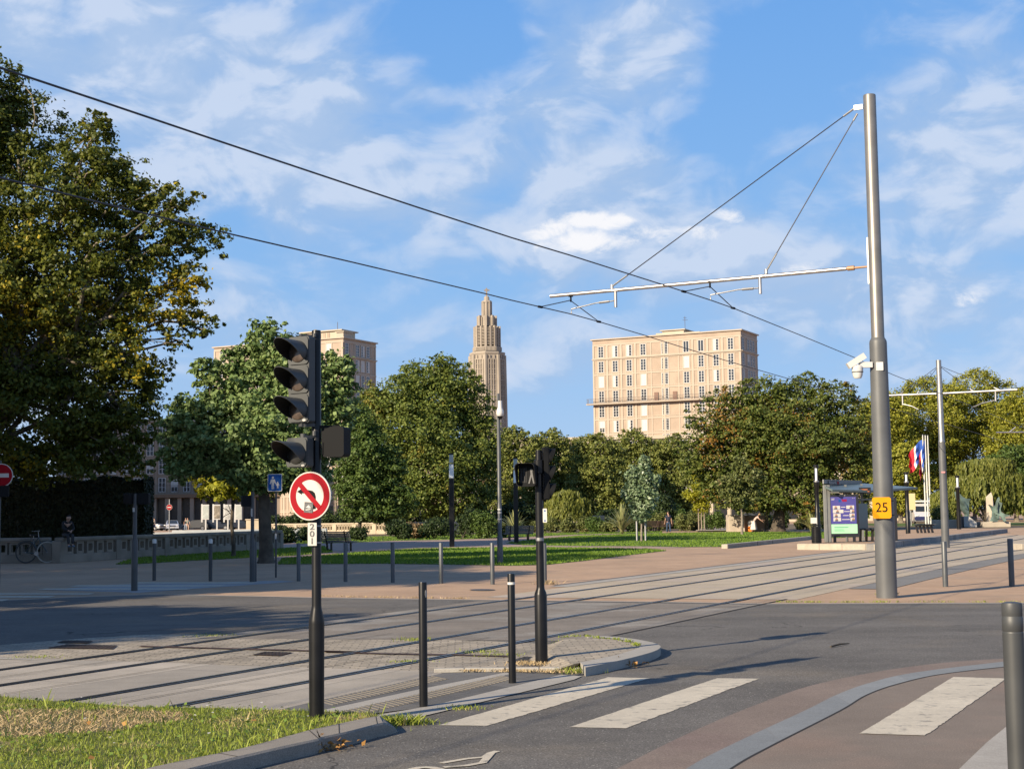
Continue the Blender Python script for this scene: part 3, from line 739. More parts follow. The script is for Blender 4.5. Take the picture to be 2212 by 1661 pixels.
on([(c_[0] + x, c_[1] + y) for x, y in ((-.028, -.016), (.022, -.012), (.020, -.018), (-.026, -.024))], .007, .008, m_sign_white, 'sticker_mark', sign, sg)
# number plate 2 0 1
pm = facing((-.028, -.062, zs_h(1446)), rad(12))
ph = zs_h(1374) - zs_h(1518)
b = MB(); b.prism(rrect(.078, ph, .004), -.006, 0, pm); pl_ = b.build('number_plate', m_sign_white, T)
for i, ch in enumerate('201'):
    text_mesh('digit', ch, ph * .36, m_stick, pl_, pm @ Matrix.Translation((0, ph * .31 - i * ph * .31, .001)) @ Matrix.Scale(1.25, 4, (1, 0, 0)), .001, .0015)
b = MB()
for y_ in (1395, 1500): b.lathe([(.0445, zs_h(y_) - .006), (.0445, zs_h(y_) + .006)], 20)
b.build_each('clamp', m_zinc, T)
for (zz_, x_) in ((zs_h(736), 0), (zs_h(1017), -.01)):
    q = facing((-.135 + .045 * math.cos(yaw) + x_, -.10 - .045 * math.sin(yaw), zz_), yaw)
    on([(.018 * math.cos(t) + .02, .01 * math.sin(t)) for t in [i * pi / 8 for i in range(16)]], .012, .015, m_sign_white, 'sticker', hd_, q)

# --- pedestrian signal on the island
T = pole_thing('pedestrian_signal', 1170, 1438, 'black pedestrian signal pole with hooded lamp box, on the paved island nose', 'traffic light', z=.0)
top = H(T, 1158, 972); sh = H(T, 1165, 1285)
b = MB(); b.lathe([(.072, 0), (.073, sh), (.066, sh + .03), (.049, sh + .07), (.046, sh + .1), (.045, top - .28), (.06, top - .27), (.06, top - .12), (.04, top - .115), (.035, top)], 28); b.build('pole', m_black, T, smooth=True)
hz = (H(T, *zm(360, 400)) + H(T, *zm(360, 680))) / 2
Mx = facing((-.135, -.06, hz), rad(14))
b = MB(); b.prism(rrect(.21, .26, .03), -.10, .0, Mx); hdp = b.build('signal_head', m_sigb, T)
# hood
v = MB(); pf = rrect(.23, .27, .045, 4); n_ = len(pf)
outer = [(x, y, 0.) for x, y in pf]; outer2 = [(x * 1.02, y, .15 if y > -.05 else .08) for x, y in pf]; inn2 = [(x * .96, y * .96, .15 if y > -.05 else .08) for x, y in pf]; inn = [(x * .95, y * .95, 0.004) for x, y in pf]
for A_, B_ in ((outer, outer2), (outer2, inn2), (inn2, inn)): v.strip(A_ + [A_[0]], B_ + [B_[0]])
v.v = [tuple(Mx @ Vector(p)) for p in v.v]; v.build('visor', m_sigb, hdp)
q = MB()
m_louv = mat('signal_louvre', (.05, .05, .052), .5)
for i in range(5): q.prism([(-.09 + i * .018, -.09), (-.084 + i * .018, -.09), (-.082 + i * .018, .08), (-.088 + i * .018, .08)], .002, .006, Mx)
q.build_each('louvre', m_louv, hdp)
q = MB(); q.prism([(.01, -.10), (.028, -.10), (.05, -.02), (.07, -.10), (.085, -.10), (.062, .03), (.064, .06), (.044, .075), (.034, .06), (.04, .01)], .002, .007, Mx); q.build('walking_figure', mat('dim_white', (.12, .12, .12), .5), hdp)
# vehicle head on the same pole seen edge-on from behind
sh_ = signal_box(T, (H(T, *zm(500, 240)) + H(T, *zm(500, 800))) / 2 , rad(-97), 3, w=.20, hh=.205, d=.05, off=(.10, .05), visor=.075, body=m_sigb)
b = MB(); b.box((.06, .02, H(T, *zm(460, 250))), (.12, .03, .02), rz=rad(20)); b.box((.06, .02, H(T, *zm(460, 700))), (.12, .03, .02), rz=rad(20)); b.build_each('bracket', m_dgrey, T)
q = facing((.062, -.035, (H(T, *zm(500, 960)) + H(T, *zm(500, 1135))) / 2), rad(20))
b = MB(); b.prism(rrect(.05, H(T, *zm(500, 960)) - H(T, *zm(500, 1135)), .008), -.004, 0, q); plq = b.build('sign_plate', m_sign_white, T)
for yy in (.055, -.06): on([(x * .9 + .0, y + yy) for x, y in ((-.012, -.008), (.012, -.008), (.012, .008), (-.012, .008))], .001, .002, m_sign_blue, 'plate_mark', plq, q)
b = MB(); b.lathe([(.0475, H(T, *zm(430, 1365))), (.0475, H(T, *zm(430, 1325)))], 20); b.build('sticker', m_zinc, T)

# --- bollards
def bollard(px, pyb, pyt, r, m, label, group, style='plain', lean=0, w=None):
    T = pole_thing('bollard', px, pyb, label, 'bollard', group=group)
    h_ = H(T, px, pyt); b = MB()
    if style == 'plain': b.lathe([(r, -.05), (r, h_ - .012), (r * .93, h_ - .003), (r * .6, h_)], 24)
    elif style == 'cap': b.lathe([(r, -.05), (r, h_ - .17), (r * 1.0, h_ - .168), (r * .96, h_ - .165), (r * .96, h_ - .16), (r, h_ - .157), (r, h_ - .085), (r * .96, h_ - .082), (r * .96, h_ - .075), (r * .985, h_ - .072), (r * .985, h_ - .02), (r * .93, h_ - .006), (r * .5, h_)], 32)
    elif style == 'white': b.lathe([(r, -.05), (r, h_ - .12), (r * .9, h_ - .118)], 20)
    b.build('post', m, T, smooth=True)
    if style == 'white':
        q = MB(); q.lathe([(r * 1.06, h_ - .119), (r * 1.06, h_ - .03), (r * .95, h_ - .005), (r * .5, h_)], 20); q.build('cap', m_white, T, smooth=True)
    return T, h_
gN = 'thin black bollards by the tactile paving'
T, h_ = bollard(915, 1528, 1256, .0385, m_black, 'thin black bollard with a pale scuff near its top, left of the banded one', gN)
b = MB(); b.prism([(x * .010, y * .035) for x, y in disc(1, 16)], -.002, .0015, facing((.030, -.0265, h_ - .11), rad(-48))); b.build('scuff', m_zinc, T)
T, h_ = bollard(1107, 1477, 1238, .0385, m_black, 'thin black bollard with a white band, between the tactile slabs and the island', gN)
b = MB(); b.lathe([(.0392, h_ - .115), (.0392, h_ - .09)], 24); b.build('band', m_white, T)
T, h_ = bollard(2206, 1790, 1299, .0565, m_dgrey, 'stout dark bollard with ringed cap, cut by the right edge in the foreground', None, 'cap')
gR = 'grey bollards along the far kerb'
for (px, pb_, pt, lb) in ((645, 1255, 1173, 'grey bollard in the shade between the blue sign and the traffic light'),
                          (746.5, 1256, 1172, 'grey bollard in front of the end of the slatted bench'),
                          (848.5, 1258, 1171, 'grey bollard at the foot of the lawn, left of the tall square lamp'),
                          (953, 1260, 1172, 'grey bollard at the foot of the lawn, right below the first square lamp'),
                          (1064, 1262, 1172, 'grey bollard just left of the pole with the dome camera'),
                          (1177, 1258, 1173, 'grey bollard half hidden behind the pedestrian signal')):
    bollard(px, pb_, pt, .054, m_grey, lb, gR)
gW = 'white-capped bollards in the shade'
bollard(333, 1254, 1164, .052, m_dgrey, 'white-capped dark bollard right of the small signal mast, left one of two', gW, 'white')
bollard(454.5, 1255, 1164, .052, m_dgrey, 'white-capped dark bollard standing in front of the stone balustrade pillar, right one of two', gW, 'white')
bollard(549.5, 1256, 1170, .062, m_dgrey, 'stout dark bollard standing against the shaded signal pole', None)
bollard(2042.5, 1267, 1169, .06, m_grey, 'grey bollard with a torn sticker, in front of the second tram mast', 'grey bollards beside the tram track')
bollard(2186, 1266.5, 1163, .063, m_grey, 'grey bollard beside the tram track near the right edge', 'grey bollards beside the tram track')

# --- catenary masts, arms and wires
ARMLIST = []
mt = pole_thing('tram_mast', 1916, 1291, 'thick grey tram mast with the yellow 25 plate and a single arm', 'tram mast')
tz = H(mt, 1876, 206); jz = H(mt, 1892, 738)
b = MB(); b.lathe([(.205, -.1), (.203, .9), (.172, jz - .03)], 40)
b.build('lower_shaft', m_mastlo, mt, smooth=True)
b = MB(); b.lathe([(.1725, jz - .03), (.165, jz + .015), (.135, jz + .07), (.130, jz + .09), (.1265, tz - .02), (.12, tz)], 40); b.build('upper_shaft', m_mastup, mt, smooth=True)
b = MB(); b.lathe([(.1735, jz - .16), (.1735, jz - .028), (.166, jz + .016), (.138, jz + .066)], 40); b.build('collar', m_mastlo, mt, smooth=True)
# yellow plate 25
py_ = H(mt, *zb(760, 472)); Mx = facing((-.10, -.235, py_), rad(16)); ps = .375
b = MB(); b.prism(rrect(.36, .42, .045), -.03, 0, Mx); p25 = b.build('number_plate', m_yellow, mt)
text_mesh('digits', '25', .25, m_sign_black, p25, Mx @ Matrix.Translation((0, 0, .002)) @ Matrix.Scale(1.06, 4, (0, 1, 0)), .002, .001)
b = MB(); b.prism(rrect(.30, .36, .04), -.10, -.03, Mx); b.lathe([(.2, py_ + .13), (.2, py_ + .145)], 32); b.lathe([(.2, py_ - .155), (.2, py_ - .14)], 32); b.build_each('plate_bracket', m_sigb, mt)
# arm: from the mast, square to the track
mp_ = Vector(mt.location)
tdir = (railpt('d', 31) - railpt('d', 27)).normalized(); nrm = Vector((-tdir.y, tdir.x, 0))    # toward the tracks
def raypoint_on_line(px, py, p0, d):
    """point p0 + s*d (horizontal) whose heading matches the pixel column, height from pixel"""
    r = ray(px, py); s_ = (p0.x * r[1] - p0.y * r[0]) / (d.y * r[0] - d.x * r[1]); q = p0 + d * s_
    return Vector((q.x, q.y, at(px, py, q.y).z))
# arm heading from its two ends assuming it is level
za = H(mt, 1872, 575)
hend = ray(1189, 640); tt = (za - CAMH) / hend[2]; armend = Vector((hend[0] * tt, hend[1] * tt, za))
ad = (armend - Vector((mp_.x, mp_.y, za))); armlen = ad.length; ad.normalize()
def armpt(px, py): return raypoint_on_line(px, py, Vector((mp_.x, mp_.y, 0)), Vector((ad.x, ad.y, 0)))
def rel(T, p): return Vector(p) - Vector(T.location)
A0 = Vector((mp_.x, mp_.y, za)) + ad * .15
b = MB(); b.tube([rel(mt, A0 + ad * .45), rel(mt, armend)], .042, 14); arm = b.build('arm', m_alu, mt, smooth=True)
b = MB(); b.tube([rel(mt, A0), rel(mt, A0 + ad * .45)], [.02, .03], 10); b.tube([rel(mt, A0 + ad * .28), rel(mt, A0 + ad * .42)], .05, 12); b.build_each('insulator', mat('insulator_brown', (.35, .2, .1), .4), arm, smooth=True)
b = MB(); q = rel(mt, A0 - ad * .02); b.box((q.x, q.y, q.z + .12), (.05, .06, .95), rz=math.atan2(ad.y, ad.x)); b.build_each('wall_rail', m_zinc, mt)
def zra(x, y): return armpt(*zr(x, y))
ta = zra(1497, 465); b = MB(); b.box(rel(mt, ta - ad * .0), (.18, .05, .10), rz=math.atan2(ad.y, ad.x)); b.build('stay_bracket', m_zinc, mt)
for (e0, e1, kx) in (((1485, 465), (432, 1238), (498, 1190)), ((1492, 492), (1098, 1172), (1143, 1095))):
    a_p, c_p, k_p = zra(*e0), zra(*e1), zra(*kx)
    b = MB(); b.tube([rel(mt, a_p), rel(mt, k_p)], .011, 6); st = b.build('stay_rope', m_wire, mt)
    b = MB(); b.tube([rel(mt, k_p), rel(mt, c_p)], .02, 8); b.tube([rel(mt, c_p) - Vector((0, 0, .06)), rel(mt, c_p) + Vector((0, 0, .04))], .035, 8); b.tube([rel(mt, a_p), rel(mt, a_p + (k_p - a_p) * .05)], .022, 8); b.build_each('turnbuckle', m_zinc, st)
for (tx, ty, by) in ((447, 1255, 1328), (1071, 1195, 1270)):
    p = zra(tx, ty); q_ = zra(tx, by); q_.x, q_.y = p.x, p.y
    b = MB(); b.tube([rel(mt, p), rel(mt, q_)], .035, 12); b.box(rel(mt, p) + Vector((0, 0, .0)), (.16, .12, .03), rz=math.atan2(ad.y, ad.x)); b.build_each('drop_tube', m_alu, arm, smooth=True)
for (hx, hy, s0, s1) in ((254, 1280, (440, 1300), (257, 1355)), (855, 1218, (1065, 1245), (858, 1295))):
    p = zra(hx, hy); b = MB(); b.tube([rel(mt, p), rel(mt, p) + Vector((0, 0, -.13))], .02, 8); b.box(rel(mt, p), (.1, .1, .02)); b.build_each('hanger', m_sigb, arm)
    a_p, c_p = zra(*s0), zra(*s1); mid_ = a_p.lerp(c_p, .42) + Vector((0, 0, .07))
    b = MB(); b.tube([rel(mt, a_p), rel(mt, mid_), rel(mt, c_p) + Vector((0, 0, .1)), rel(mt, c_p)], .014, 8); b.tube([rel(mt, a_p.lerp(mid_, .25)), rel(mt, a_p.lerp(mid_, .8))], .028, 8); b.build('registration_arm', m_zinc, arm)
# dome camera
cz = H(mt, 1852, 800); cpx = at(*zq(1831, 1585), mp_.y - .12)
q = rel(mt, cpx)
b = MB(); b.lathe([(.03, -.155), (.07, -.15), (.095, -.10), (.105, -.03), (.112, .0), (.112, .07), (.085, .10), (.05, .12)], 20, c=q); cam_o = b.build('security_camera', m_white, mt, smooth=True)
b = MB(); b.lathe([(.108, -.035), (.116, -.03), (.116, -.02), (.108, -.015)], 20, c=q); b.build('camera_ring', m_grey, cam_o)
b = MB(); b.box((q.x - .02, q.y, q.z + .20), (.40, .13, .12), ry=rad(-32)); b.box((q.x + .17, q.y + .02, q.z + .12), (.26, .10, .11)); b.build_each('camera_bracket', m_white, cam_o)
b = MB(); b.prism(rrect(.14, .17, .01), -.01, 0, facing((-.03, -.182, cz + .06), rad(10))); b.build('camera_plate', m_white, cam_o)

# contact wires (run beyond the frame at both ends)
def wire_pts(px_list, k_, o_):
    """each pixel lies on a vertical sheet above the track line k_ offset o_ : find where the heading meets it"""
    out = []
    for px, py in px_list:
        r = ray(px, py); best = None; prev = None
        for t in [i * .25 - 4 for i in range(500)]:
            p = railpt(k_, t, o_); c = p.x * r[1] - p.y * r[0]
            if prev is not None and (c > 0) != (prev[0] > 0) and p.y > 2:
                f = prev[0] / (prev[0] - c); best = prev[1].lerp(p, f); break
            prev = (c, p)
        if best is not None: out.append(Vector((best.x, best.y, at(px, py, best.y).z)))
    return out
w1 = [zr(0, 1028), zr(250, 1103), zr(640, 1227), zr(858, 1297), zr(960, 1333), zr(1250, 1450), zr(1480, 1545)]
w1l = [(0, 147), (zc(0, 0, 1.7281)(440, 440)), zc(0, 0, 1.7281)(870, 585), zc(0, 0, 1.7281)(1400, 762), zc(0, 0, 1.7281)(1800, 895)]
w2 = [zr(0, 1298), zr(255, 1357), zr(375, 1390), zr(560, 1445), zr(750, 1505), zr(915, 1555)]
w2l = [(0, 384), zc(0, 0, 1.7281)(400, 868), zc(0, 0, 1.7281)(980, 1008), zc(0, 0, 1.7281)(1500, 1128), zc(0, 0, 1.7281)(2100, 1270)]
P1 = wire_pts(w1l + w1, 'c', .72); P2 = wire_pts(w2l + w2, 'a', .72)
for P, k_, o_, lb in ((P1, 'c', .72, 'upper overhead tram wire, crossing the sky high over the traffic light'), (P2, 'a', .72, 'lower overhead tram wire, passing just in front of the church spire')):
    d = (P[0] - P[1]).normalized(); pts = [P[0] + d * 22 + Vector((0, 0, .1))] + P
    tl = 0
    for t in TS:
        p = railpt(k_, t, o_)
        if p.y > P[-1].y + 4: pts.append(Vector((p.x, p.y, 6.0)))
    b = MB(); b.tube(pts, .0115, 6); tag(b.build('contact_wire', m_wire), lb, 'wire', 'overhead tram wires')
# bridles under the arm
for kx, P, e0, e1, hp in ((0, P2, (122, 1320), (375, 1388), (252, 1298)), (1, P1, (742, 1254), (955, 1332), (855, 1238))):
    hang = zra(*hp)
    def onw(px):
        r = ray(*zr(*px))
        for i in range(len(P) - 1):
            c0 = P[i].x * r[1] - P[i].y * r[0]; c1 = P[i + 1].x * r[1] - P[i + 1].y * r[0]
            if (c0 > 0) != (c1 > 0): return P[i].lerp(P[i + 1], c0 / (c0 - c1))
        return P[-1]
    for e in (e0, e1):
        q_ = onw(e); b = MB(); b.tube([rel(mt, hang), rel(mt, q_)], .011, 6); b.build('bridle_wire', m_wire, arm)
        b = MB(); b.tube([rel(mt, q_) + Vector((-.04, -.05, 0)), rel(mt, q_) + Vector((.04, .05, 0))], .026, 8); b.build('wire_clamp', m_sigb, arm)

# second mast with arms on both sides
m2 = pole_thing('tram_mast', 2043, 1183, 'slim two-tone tram mast with arms on both sides, beyond the thick mast', 'tram mast')
tz2 = H(m2, 2028, 778); jz2 = H(m2, 2035, 952)
b = MB(); b.lathe([(.175, -.1), (.165, 2.5), (.15, jz2 - .05)], 24); b.build('lower_shaft', m_mastlo, m2, smooth=True)
b = MB(); b.lathe([(.15, jz2 - .05), (.14, jz2), (.128, jz2 + .06), (.115, tz2)], 24); b.build('upper_shaft', m_zinc, m2, smooth=True)
za2 = H(m2, 2036, 850) ; base2 = Vector(m2.location)
t2 = (railpt('b', 80) - railpt('b', 70)).normalized(); 
for sgn, ex in ((-1, 1918), (1, 2198)):
    # level arms square to the track
    d2 = Vector((-t2.y, t2.x, 0)) * (-sgn); d2.z = 0
    r = ray(ex, 850); s_ = (base2.x * r[1] - base2.y * r[0]) / (d2.y * r[0] - d2.x * r[1]); s_ = min(abs(s_), 6.5)
    b = MB(); b.tube([d2 * .15 + Vector((0, 0, za2)), d2 * s_ + Vector((0, 0, za2 + .02))], .05, 10); a2 = b.build('arm', m_alu, m2, smooth=True)
    for f in (.45, .8):
        q = d2 * s_ * f + Vector((0, 0, za2)); b = MB(); b.tube([q, Vector((0, 0, tz2 - .25))], .012, 5); b.build('stay_rope', m_wire, a2)
        b = MB(); b.tube([q, q + (Vector((0, 0, tz2 - .25)) - q) * .12], .035, 6); b.build('turnbuckle', m_zinc, a2)
    q = d2 * s_ * .72 + Vector((0, 0, za2)); b = MB(); b.tube([q, q - Vector((0, 0, .45))], .035, 8); b.build('drop_tube', m_alu, a2)
    b = MB(); b.tube([q - Vector((0, 0, .4)), q - d2 * s_ * .18 - Vector((0, 0, .52)), q - d2 * s_ * .3 - Vector((0, 0, .68))], .022, 6); b.build('registration_arm', m_zinc, a2)
b = MB(); b.prism(rrect(.16, .07, .01), -.003, .003, facing((-.03, -.165, H(m2, 2037, 1020)), rad(10))); b.build('sticker', mat('pink_sticker', (.6, .25, .25), .6), m2)
# third mast just outside the right edge, its arm reaching in
m3 = thing('tram_mast', (41.5, 112, 0), 'tram mast beyond the right edge, only the tip of its pale arm showing', 'tram mast')
b = MB(); b.lathe([(.16, 0), (.13, 6), (.11, 9.5)], 16); b.build('shaft', m_mastlo, m3, smooth=True)
tip = at(2152, 934, 112) - Vector(m3.location); b = MB(); b.tube([Vector((0, 0, tip.z)), tip], .05, 8); a3 = b.build('arm', m_alu, m3)
b = MB(); b.tube([tip * .96 + Vector((.9, 0, .25)), Vector((0, 0, 9.2))], .015, 5); b.build('stay_rope', m_wire, a3)
b = MB(); b.tube([tip + Vector((1.0, 0, 0)), tip + Vector((1.5, 0, .38))], .05, 6); b.build('turnbuckle', m_zinc, a3)

# --- left group: no-entry sign at the frame edge, small signal masts, blue sign
def noentry(name, T, cx_, cy_, r, par_depth=.0, yaw=0, off=(0, 0)):
    z_ = H(T, cx_, cy_); Mx = facing((off[0], off[1] - .06, z_), yaw)
    b = MB(); b.prism(disc(r), -.01, 0, Mx); s1 = b.build('no_entry_sign', m_sign_white, T)
    on(disc(r * .93), .001, .004, m_sign_red, 'red_disc', s1, Mx)
    on([(-r * .66, -r * .17), (r * .66, -r * .17), (r * .66, r * .17), (-r * .66, r * .17)], .004, .007, m_sign_white, 'white_bar', s1, Mx)
T = pole_thing('sign_post', -5, 1266, 'no-entry sign on a dark post, half cut by the left edge', 'road sign')
b = MB(); b.lathe([(.06, 0), (.06, 1.0), (.045, 1.05), (.045, H(T, -5, 995))], 16); b.build('pole', m_dgrey, T, smooth=True)
noentry('s', T, 0, 1027, 25.5 * T.location.y / FPX, off=(.06, 0))
q = Vector((.14, -.03, H(T, 10, 1061))); box_head(T, q, (.24, .16, .30), rad(-15))
T = pole_thing('pedestrian_signal', 290, 1276, 'small shaded signal mast with two lamp boxes seen from behind, before the hedge', 'traffic light')
hh = H(T, 290, 1066)
b = MB(); b.lathe([(.078, 0), (.078, H(T, 290, 1168)), (.05, H(T, 290, 1160)), (.048, hh)], 18); b.build('pole', m_dgrey, T, smooth=True)
box_head(T, (.215, .03, H(T, 309, 1077)), (.27, .17, .27), rad(185)); box_head(T, (-.15, .02, H(T, 275, 1077)), (.20, .2, .26), rad(120))
on(rrect(.055, .10, .005), 0, .003, m_sign_white, 'sticker', T, facing((-.02, -.05, H(T, 290, 1101)), rad(15)))
T = pole_thing('pedestrian_signal', 545, 1257, 'shaded signal mast behind the stout bollard, under the yellow-green branches', 'traffic light')
b = MB(); b.lathe([(.075, 0), (.075, H(T, 545, 1170)), (.05, H(T, 545, 1162)), (.048, H(T, 547, 1062))], 18); b.build('pole', m_dgrey, T, smooth=True)
box_head(T, (-.17, .02, H(T, 530, 1082)), (.27, .2, .30), rad(160))
on(rrect(.05, .22, .005), 0, .003, m_sign_white, 'sticker', T, facing((-.012, -.05, H(T, 545, 1107)), rad(15)))
T = pole_thing('sign_post', 596, 1247, 'blue square sign with adult and child figures on a thin post', 'road sign')
b = MB(); b.lathe([(.03, 0), (.03, H(T, 594, 1024))], 12); b.build('pole', m_dgrey, T, smooth=True)
kk_ = T.location.y / FPX; Mx = facing((-.03, -.045, H(T, 593, 1042.5)), rad(4)); w_, h_ = 31.5 * kk_, 37.5 * kk_
b = MB(); b.prism(rrect(w_, h_, .03), -.008, 0, Mx); s1 = b.build('sign_plate', m_sign_white, T)
on(rrect(w_ * .92, h_ * .93, .025), .001, .003, m_sign_blue, 'blue_field', s1, Mx)
def figure(cx_, cy_, s, par):
    pts = [(-.10, -.5), (-.02, -.5), (0, -.1), (.02, -.5), (.10, -.5), (.10, .0), (.13, .0), (.2, -.12), (.25, -.08), (.15, .26), (.06, .28), (-.06, .28), (-.15, .26), (-.25, -.08), (-.2, -.12), (-.13, .0), (-.10, .0)]
    on([(cx_ + x * s, cy_ + y * s) for x, y in pts], .003, .006, m_sign_white, 'figure', par, Mx)
    on([(cx_ + x * .085 * s, cy_ + .40 * s + y * .085 * s) for x, y in disc(1, 14)], .003, .006, m_sign_white, 'head', par, Mx)
figure(-w_ * .13, 0, h_ * .74, s1); figure(w_ * .2, -h_ * .13, h_ * .40, s1)
on(rrect(.05, .16, .005), 0, .003, m_sign_white, 'sticker', T, facing((-.0, -.032, H(T, 595, 1158)), 0))

# --- lamps: tall square lanterns
def lamp(px, pb, pt, kind, label, group, w_px=10, zt=None, opal=None, base=None, z=0.):
    T = base if base else pole_thing('street_lamp', px, pb, label, 'street lamp', group=group, z=z)
    k_ = T.location.y / FPX; h_ = H(T, px, pt) if not zt else zt; w = w_px * k_
    z1_, z2_ = (H(T, px, opal[0]), H(T, px, opal[1])) if opal else (h_ * .72, h_ * .88)
    if kind == 'square':
        b = MB(); b.box((0, 0, z1_ / 2), (w, w, z1_), bevel=w * .12); b.build('post', m_black, T)
        b = MB(); b.box((0, 0, (z1_ + z2_) / 2), (w * .92, w * .92, z2_ - z1_ - .02), bevel=w * .1); b.build('diffuser', m_opal, T)
        b = MB(); b.box((0, 0, z2_ + .02), (w * .96, w * .96, .04)); b.build('ring', m_zinc, T)
        b = MB(); b.box((0, 0, (z2_ + h_) / 2 + .015), (w * .86, w * .86, h_ - z2_ - .12), bevel=w * .1); b.build('lantern_glass', m_glass, T)
        b = MB(); b.box((0, 0, h_ - .02), (w, w, .07), bevel=w * .1); b.build('cap', m_black, T)
    else:
        zm_ = H(T, px, opal[0])
        b = MB(); b.lathe([(w * .5, -.02), (w * .5, zm_ * .45), (w * .42, zm_ * .46), (w * .42, zm_ - .25), (w * .52, zm_ - .2), (w * .52, zm_)], 20); b.build('post', m_black, T, smooth=True)
        b = MB(); b.lathe([(w * .3, zm_), (w * .3, h_ - .15)], 14); b.build('diffuser', m_opal, T, smooth=True)
        b = MB()
        for a in range(4): b.box((w * .44 * math.cos(a * pi / 2 + .5), w * .44 * math.sin(a * pi / 2 + .5), (zm_ + h_) / 2), (.035, .035, h_ - zm_))
        b.build_each('lantern_bar', m_black, T)
        b = MB(); b.lathe([(w * .52, zm_), (w * .52, zm_ + .08)], 16); b.build('ring', m_zinc, T)
        b = MB(); b.lathe([(w * .52, h_ - .16), (w * .52, h_)], 16); b.build('cap', m_black, T, smooth=True)
    return T
gL = 'tall lamps with white lanterns in the park'
lamp(976.5, 1181, 980, 'square', 'square black lamp with pale lantern before the big middle tree', gL, 10.5, opal=(1033.5, 1003))
lamp(1115.5, 1173, 989, 'square', 'square black lamp with pale lantern beside the slatted bench and sword-leaf plant', gL, 10, opal=(1044, 1016))
lamp(1036, 1147, 1057, 'square', 'small far lamp with bright white lantern, low before the middle tree', gL, 6.5, opal=(1085, 1065))
T = lamp(1405.5, 1146, 1012, 'square', 'slim dark lamp with a pale wavy banner, behind the staked pale tree', gL, 6, opal=(1036, 1026))
b = MB(); Z_ = lambda y: H(T, 1405, y); xs = [(0, 1030), (-.13, 1036), (-.13, 1042), (.1, 1050), (.12, 1058), (-.02, 1064)]
b.strip([(x - .1, -.16, Z_(y)) for x, y in xs], [(x + .1, -.14, Z_(y)) for x, y in xs]); b.strip([(x + .1, -.13, Z_(y)) for x, y in xs], [(x - .1, -.15, Z_(y)) for x, y in xs]); b.build('banner', m_sign_white, T)
lamp(735, 1148, 1012, 'square', 'black lamp post half hidden behind the traffic light, above the bench', gL, 8.5, opal=(1030, 1020))
lamp(389, 1141, 1076, 'square', 'far lamp with pale lantern left of the map panels', gL, 6, opal=(1100, 1086))
lamp(402.5, 1137, 1068, 'square', 'thin far lamp with a pale lantern before the arcade pillar', gL, 4, opal=(1092, 1074))
lamp(432, 1137, 1048, 'square', 'far lamp with sunlit white lantern under the yellow-green branches', gL, 4, opal=(1070, 1050))
gR2 = 'round lamps along the tram stop'
lamp(1767.5, 1172, 1004, 'round', 'round black lamp with barred lantern beside the tram shelter and litter bin', gR2, 11, opal=(1041, 0))
lamp(1962, 1157, 1019, 'round', 'round black lamp with barred lantern left of the flagpoles', gR2, 10, opal=(1042, 0))
lamp(2072, 1144, 1027, 'round', 'round black lamp with barred lantern right of the second tram mast', gR2, 9, opal=(1053, 0))
# pole with dome camera
T = pole_thing('camera_pole', 1080.5, 1217, 'grey pole with a white dome camera and ragged stickers, standing on the near lawn', 'camera pole')
Z_ = lambda y: H(T, 1079, y)
b = MB(); b.lathe([(.105, 0), (.1, Z_(1160)), (.072, Z_(1156)), (.068, Z_(900)), (.055, Z_(885)), (.05, Z_(850))], 20); b.build('pole', m_grey, T, smooth=True)
b = MB(); b.lathe([(.05, Z_(903)), (.12, Z_(897)), (.135, Z_(893)), (.12, Z_(886)), (.08, Z_(880)), (.075, Z_(866))], 20, c=(.06, -.06, 0)); cd = b.build('dome_camera', m_white, T, smooth=True)
b = MB(); b.lathe([(.04, Z_(906)), (.09, Z_(902)), (.10, Z_(897))], 20, c=(.06, -.06, 0)); b.build('dome', m_black, cd, smooth=True)
b = MB()
for (y_, s) in ((1100, .03), (1107, .02), (1121, .025)): b.lathe([(.0725, Z_(y_) - s), (.0725, Z_(y_) + s)], 16)
b.build_each('sticker', mat('torn_sticker', (.55, .55, .55), .6, 0, .6, 30), T)

# --- benches
def bench(x, y, rz, label, group, m=m_wood, L=1.8):
    T = thing('park_bench', (x, y, 0), label, 'bench', rz, group)
    b = MB()
    for i in range(6): b.box((0, -.05 - .085 * i + .2, .45 + .006 * i), (L, .065, .03), rx=rad(-3))
    b.build('seat', m, T)
    b = MB()
    for i in range(6): b.box((0, .28 + .03 * i, .52 + .085 * i), (L, .03, .068), rx=rad(-18))
    b.build('backrest', m, T)
    for sx in (-L * .33, L * .33):
        b = MB(); b.box((sx, -.1, .215), (.06, .09, .43)); b.box((sx, .05, .42), (.06, .55, .04)); b.box((sx, .22, .22), (.06, .09, .44), rx=rad(-8)); b.box((sx, .36, .72), (.05, .045, .62), rx=rad(-18)); b.build('leg', m_black, T)
    return T
gB = 'slatted benches in the park'
x, y, _ = G(734, 1190); bench(x, y, rad(148), 'dark slatted bench beside the traffic light, on the shaded path', gB, L=1.9); 
x, y, _ = G(1120, 1168); bench(x, y, rad(-165), 'slatted bench under the sword-leaf plant, right of the second square lamp', gB, L=1.9)
m_wood2 = mat('worn_wood', (.17, .11, .075), .7, 0, .25, 12)
x, y, _ = G(1401, 1148.5); bench(x, y, rad(-150), 'brown bench at the far lawn edge beside the wavy banner lamp', gB, m_wood2)
x, y, _ = G(1432, 1148.5); bench(x, y, rad(-150), 'brown bench at the far lawn edge just left of the walking man', gB, m_wood2)

